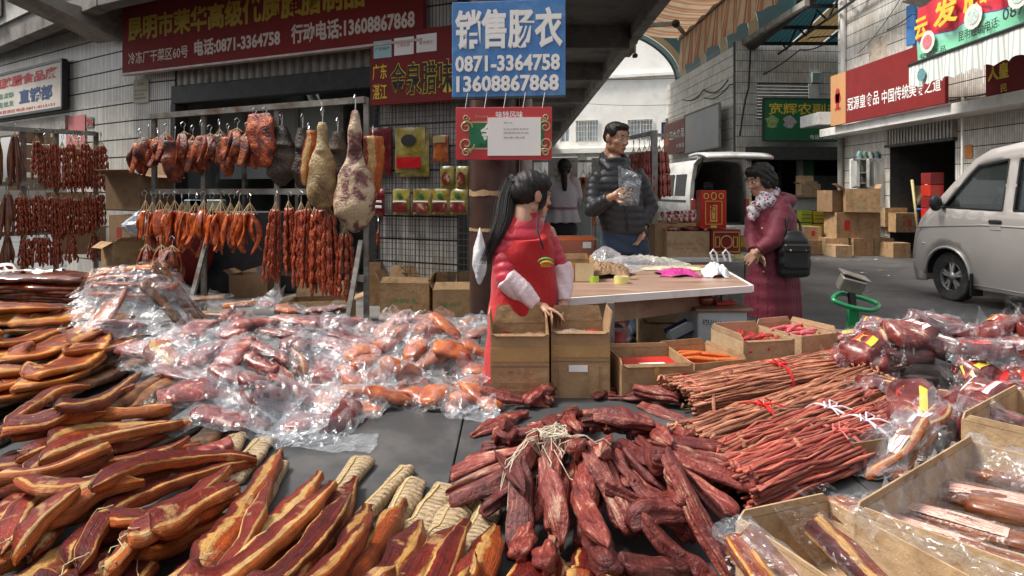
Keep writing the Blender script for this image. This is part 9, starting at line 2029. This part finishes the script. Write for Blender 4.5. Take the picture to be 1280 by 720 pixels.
# hand trolley with blue frame by the shop stack
ht=thing('hand_trolley','blue hand trolley with a yellowed sack leaning on the lane pile','trolley',P(1160,300,13.6));ht.location.z=0
def Ph(px,py,dy=0): return P(px,py,13.6+dy)
mbl=M('blue_paint',(.02,.06,.28),.5,.2,6);m_yst=M('worn_yellow_tube',(.45,.38,.18),.5,.2,6)
for a,b in (((1140,225),(1148,290)),((1157,224),(1167,290))): mb=MB();mb.tube([Ph(*a,.2),Ph(*b,-.1)],.03,7);mb.build('side_tube',m_yst,ht,smooth=True)
for py in (262,275,288): mb=MB();mb.tube([Ph(1145,py),Ph(1165,py)],.028,6);mb.build('cross_tube',mbl,ht,smooth=True)
mb=MB();mb.bx(Ph(1150,0).x,Ph(1167,0).x,13.4,13.5,.10,Ph(0,262).z);mb.build('blue_plate',mbl,ht);mb=MB();mb.grid(8,8,lambda u,v: tuple(Ph(1143+18*u,232+24*v,.1+.05*math.sin(u*6)*math.sin(v*5))));mb.build('sack',M('yellowed_sack',(.40,.33,.18),.8,.2,8,bump=.4),ht,smooth=True)
for s_ in (1148,1166): mb=MB();mb.lathe([(.03,-.03),(.13,-.03),(.13,.03),(.03,.03)],16,M=Matrix.Translation((Ph(s_,0).x,13.45,.13)) @ Matrix.Rotation(R(90),4,'Y'));mb.build('wheel',m_rub,ht)
rc(1160,1178,300,42,'open carton behind the blue trolley near the doorway',-.5,m_card,open_=True,flaps=(('f',.2,100),('r',.15,40)),z=0)
# litter on the road
for k in range(26):
 p=G(rr.uniform(980,1160),rr.uniform(300,372),0);s_=rr.uniform(.02,.07);mb=MB();n_=5;a0=rr.random()*6;mb.add([(p.x+s_*(.6+.4*rr.random())*math.cos(a0+6.283*q/n_),p.y+s_*.6*math.sin(a0+6.283*q/n_),.006+.01*rr.random()) for q in range(n_)],[tuple(range(n_))])
 mb.build('litter',rr.choice([m_paper,m_card,m_cardd,m_card2]),None)['kind']='stuff'
# red plastic crate behind the skirt of the maroon coat
mb=MB();p=G(990,395,0.);mb.bx(P(985,0,6.1).x,P(1003,0,6.1).x,6.1,6.4,.002,.52,b=.02);mb.build('plastic_crate',m_redbox,None,label='orange red crate half hidden behind the maroon coat',cat='crate')
# ================================================================ WORDING OF THE LABELS OF THE LAID PIECES
def nword(i):
 T1=ORD
 return T1[i] if i<20 else ['twenty','thirty','forty','fifty'][i//10-2 if False else (i+1)//10-2]+('-'+ORD[(i+1) % 10-1] if (i+1) % 10 else 'th')
FAMS={'crinkled': ('pale crinkled roll','of the row of crinkled rolls',1),'black_meat_piece': ('black glazed meat piece','along the left edge',1),'smoked_strip': ('dark smoked strip','beside the amber slabs',1),'amber_slab': ('amber yellow belly slab','of the left stack',1),
  'glazed_pig_face': ('glazed brown flat piece','of the stacks at the far left',2),'orange pack': ('wrapped orange slice pack','in the tall stack',1),'dark pack': ('wrapped dark strip pack','behind the pink packs',1),'pink pack': ('bag of pink pork','in the left heap',6),'ham pack': ('bag of orange ham','by the tall cartons',5),
  'belly': ('cured belly strip','in the front heap',6),'loin': ('dark red dried loin','in the centre heap',6),'loose stick': ('loose dried stick','across the bundles',1),'label pack': ('labelled deep red ham','in the right heap',5),'slice bag': ('long bag of sliced belly','by the lined carton',1),'cured_meat_piece': ('bare pink pork piece','on the metal',1)}
ROWS={1: [''],2: ['back row ','front row '],5: ['backmost row ','second row ','middle row ','fourth row ','front row '],6: ['backmost row ','second row ','third row ','fourth row ','fifth row ','front row ']}
for fam,noun,where in (('glazed_pig_face','glazed brown flat piece','stack at the far left'),('orange pack','wrapped orange slice pack','tall wrapped stack')):
 for sd,L in (('right ',[r for r in REG if r[1]==fam and r[0].location.x>gx-.4]),('left ',[r for r in REG if r[1]==fam and r[0].location.x <= gx-.4])):
  for i,r in enumerate(sorted(L,key=lambda r:-r[0].location.z)): r[0]['label']='%s, %s from the top of the %s%s' % (noun,nword(i),sd if fam[0]=='g' else '',where)
for fam,(noun,where,nr) in FAMS.items():
 if fam in ('glazed_pig_face','orange pack'): continue
 L=[r for r in REG if r[1]==fam]
 if not L: continue
 L.sort(key=lambda r: r[3]);per=math.ceil(len(L)/nr)
 for ri in range(nr):
  row=sorted(L[ri*per:(ri+1)*per],key=lambda r: r[2] if nr>1 or fam in ('crinkled','ham pack') else r[3])
  for i,r in enumerate(row):
   side='left' if nr>1 or fam=='crinkled' else 'the back'
   r[0]['label']='%s, %s from %s%s %s' % (noun,nword(i),side,(' in '+ROWS[nr][ri].strip()+',') if nr>1 else ',',where)
for grp,txt in (('red sausages in their carton','bright red sausage, %s from the left in its open carton'),('pink sausages in their carton','pink wrapped sausage, %s from the left in the rightmost carton'),('orange sausages in their carton','orange wrapped sausage, %s from the left in the low carton')):
 L=sorted([o for o in bpy.data.objects if o.get('group')==grp],key=lambda o: topx(o.location)[0])
 for i,o in enumerate(L): o['label']=txt % nword(i)
for o in [x for x in bpy.data.objects if x.name.startswith('hanging_meat_piece') and not x.parent and 'label' not in x]:
 for q in subtree(o)[::-1]: bpy.data.objects.remove(q)
for o in bpy.data.objects:
 if 'used' in o: del o['used']
 if o.name.startswith(('sausage_bunch','meat_strip_bunch','smoked_strip_bunch','hanging_meat','dark_offcut')) and not o.parent and 'category' not in o: o['category']='sausages' if o.name.startswith('sausage') else 'hanging meat'
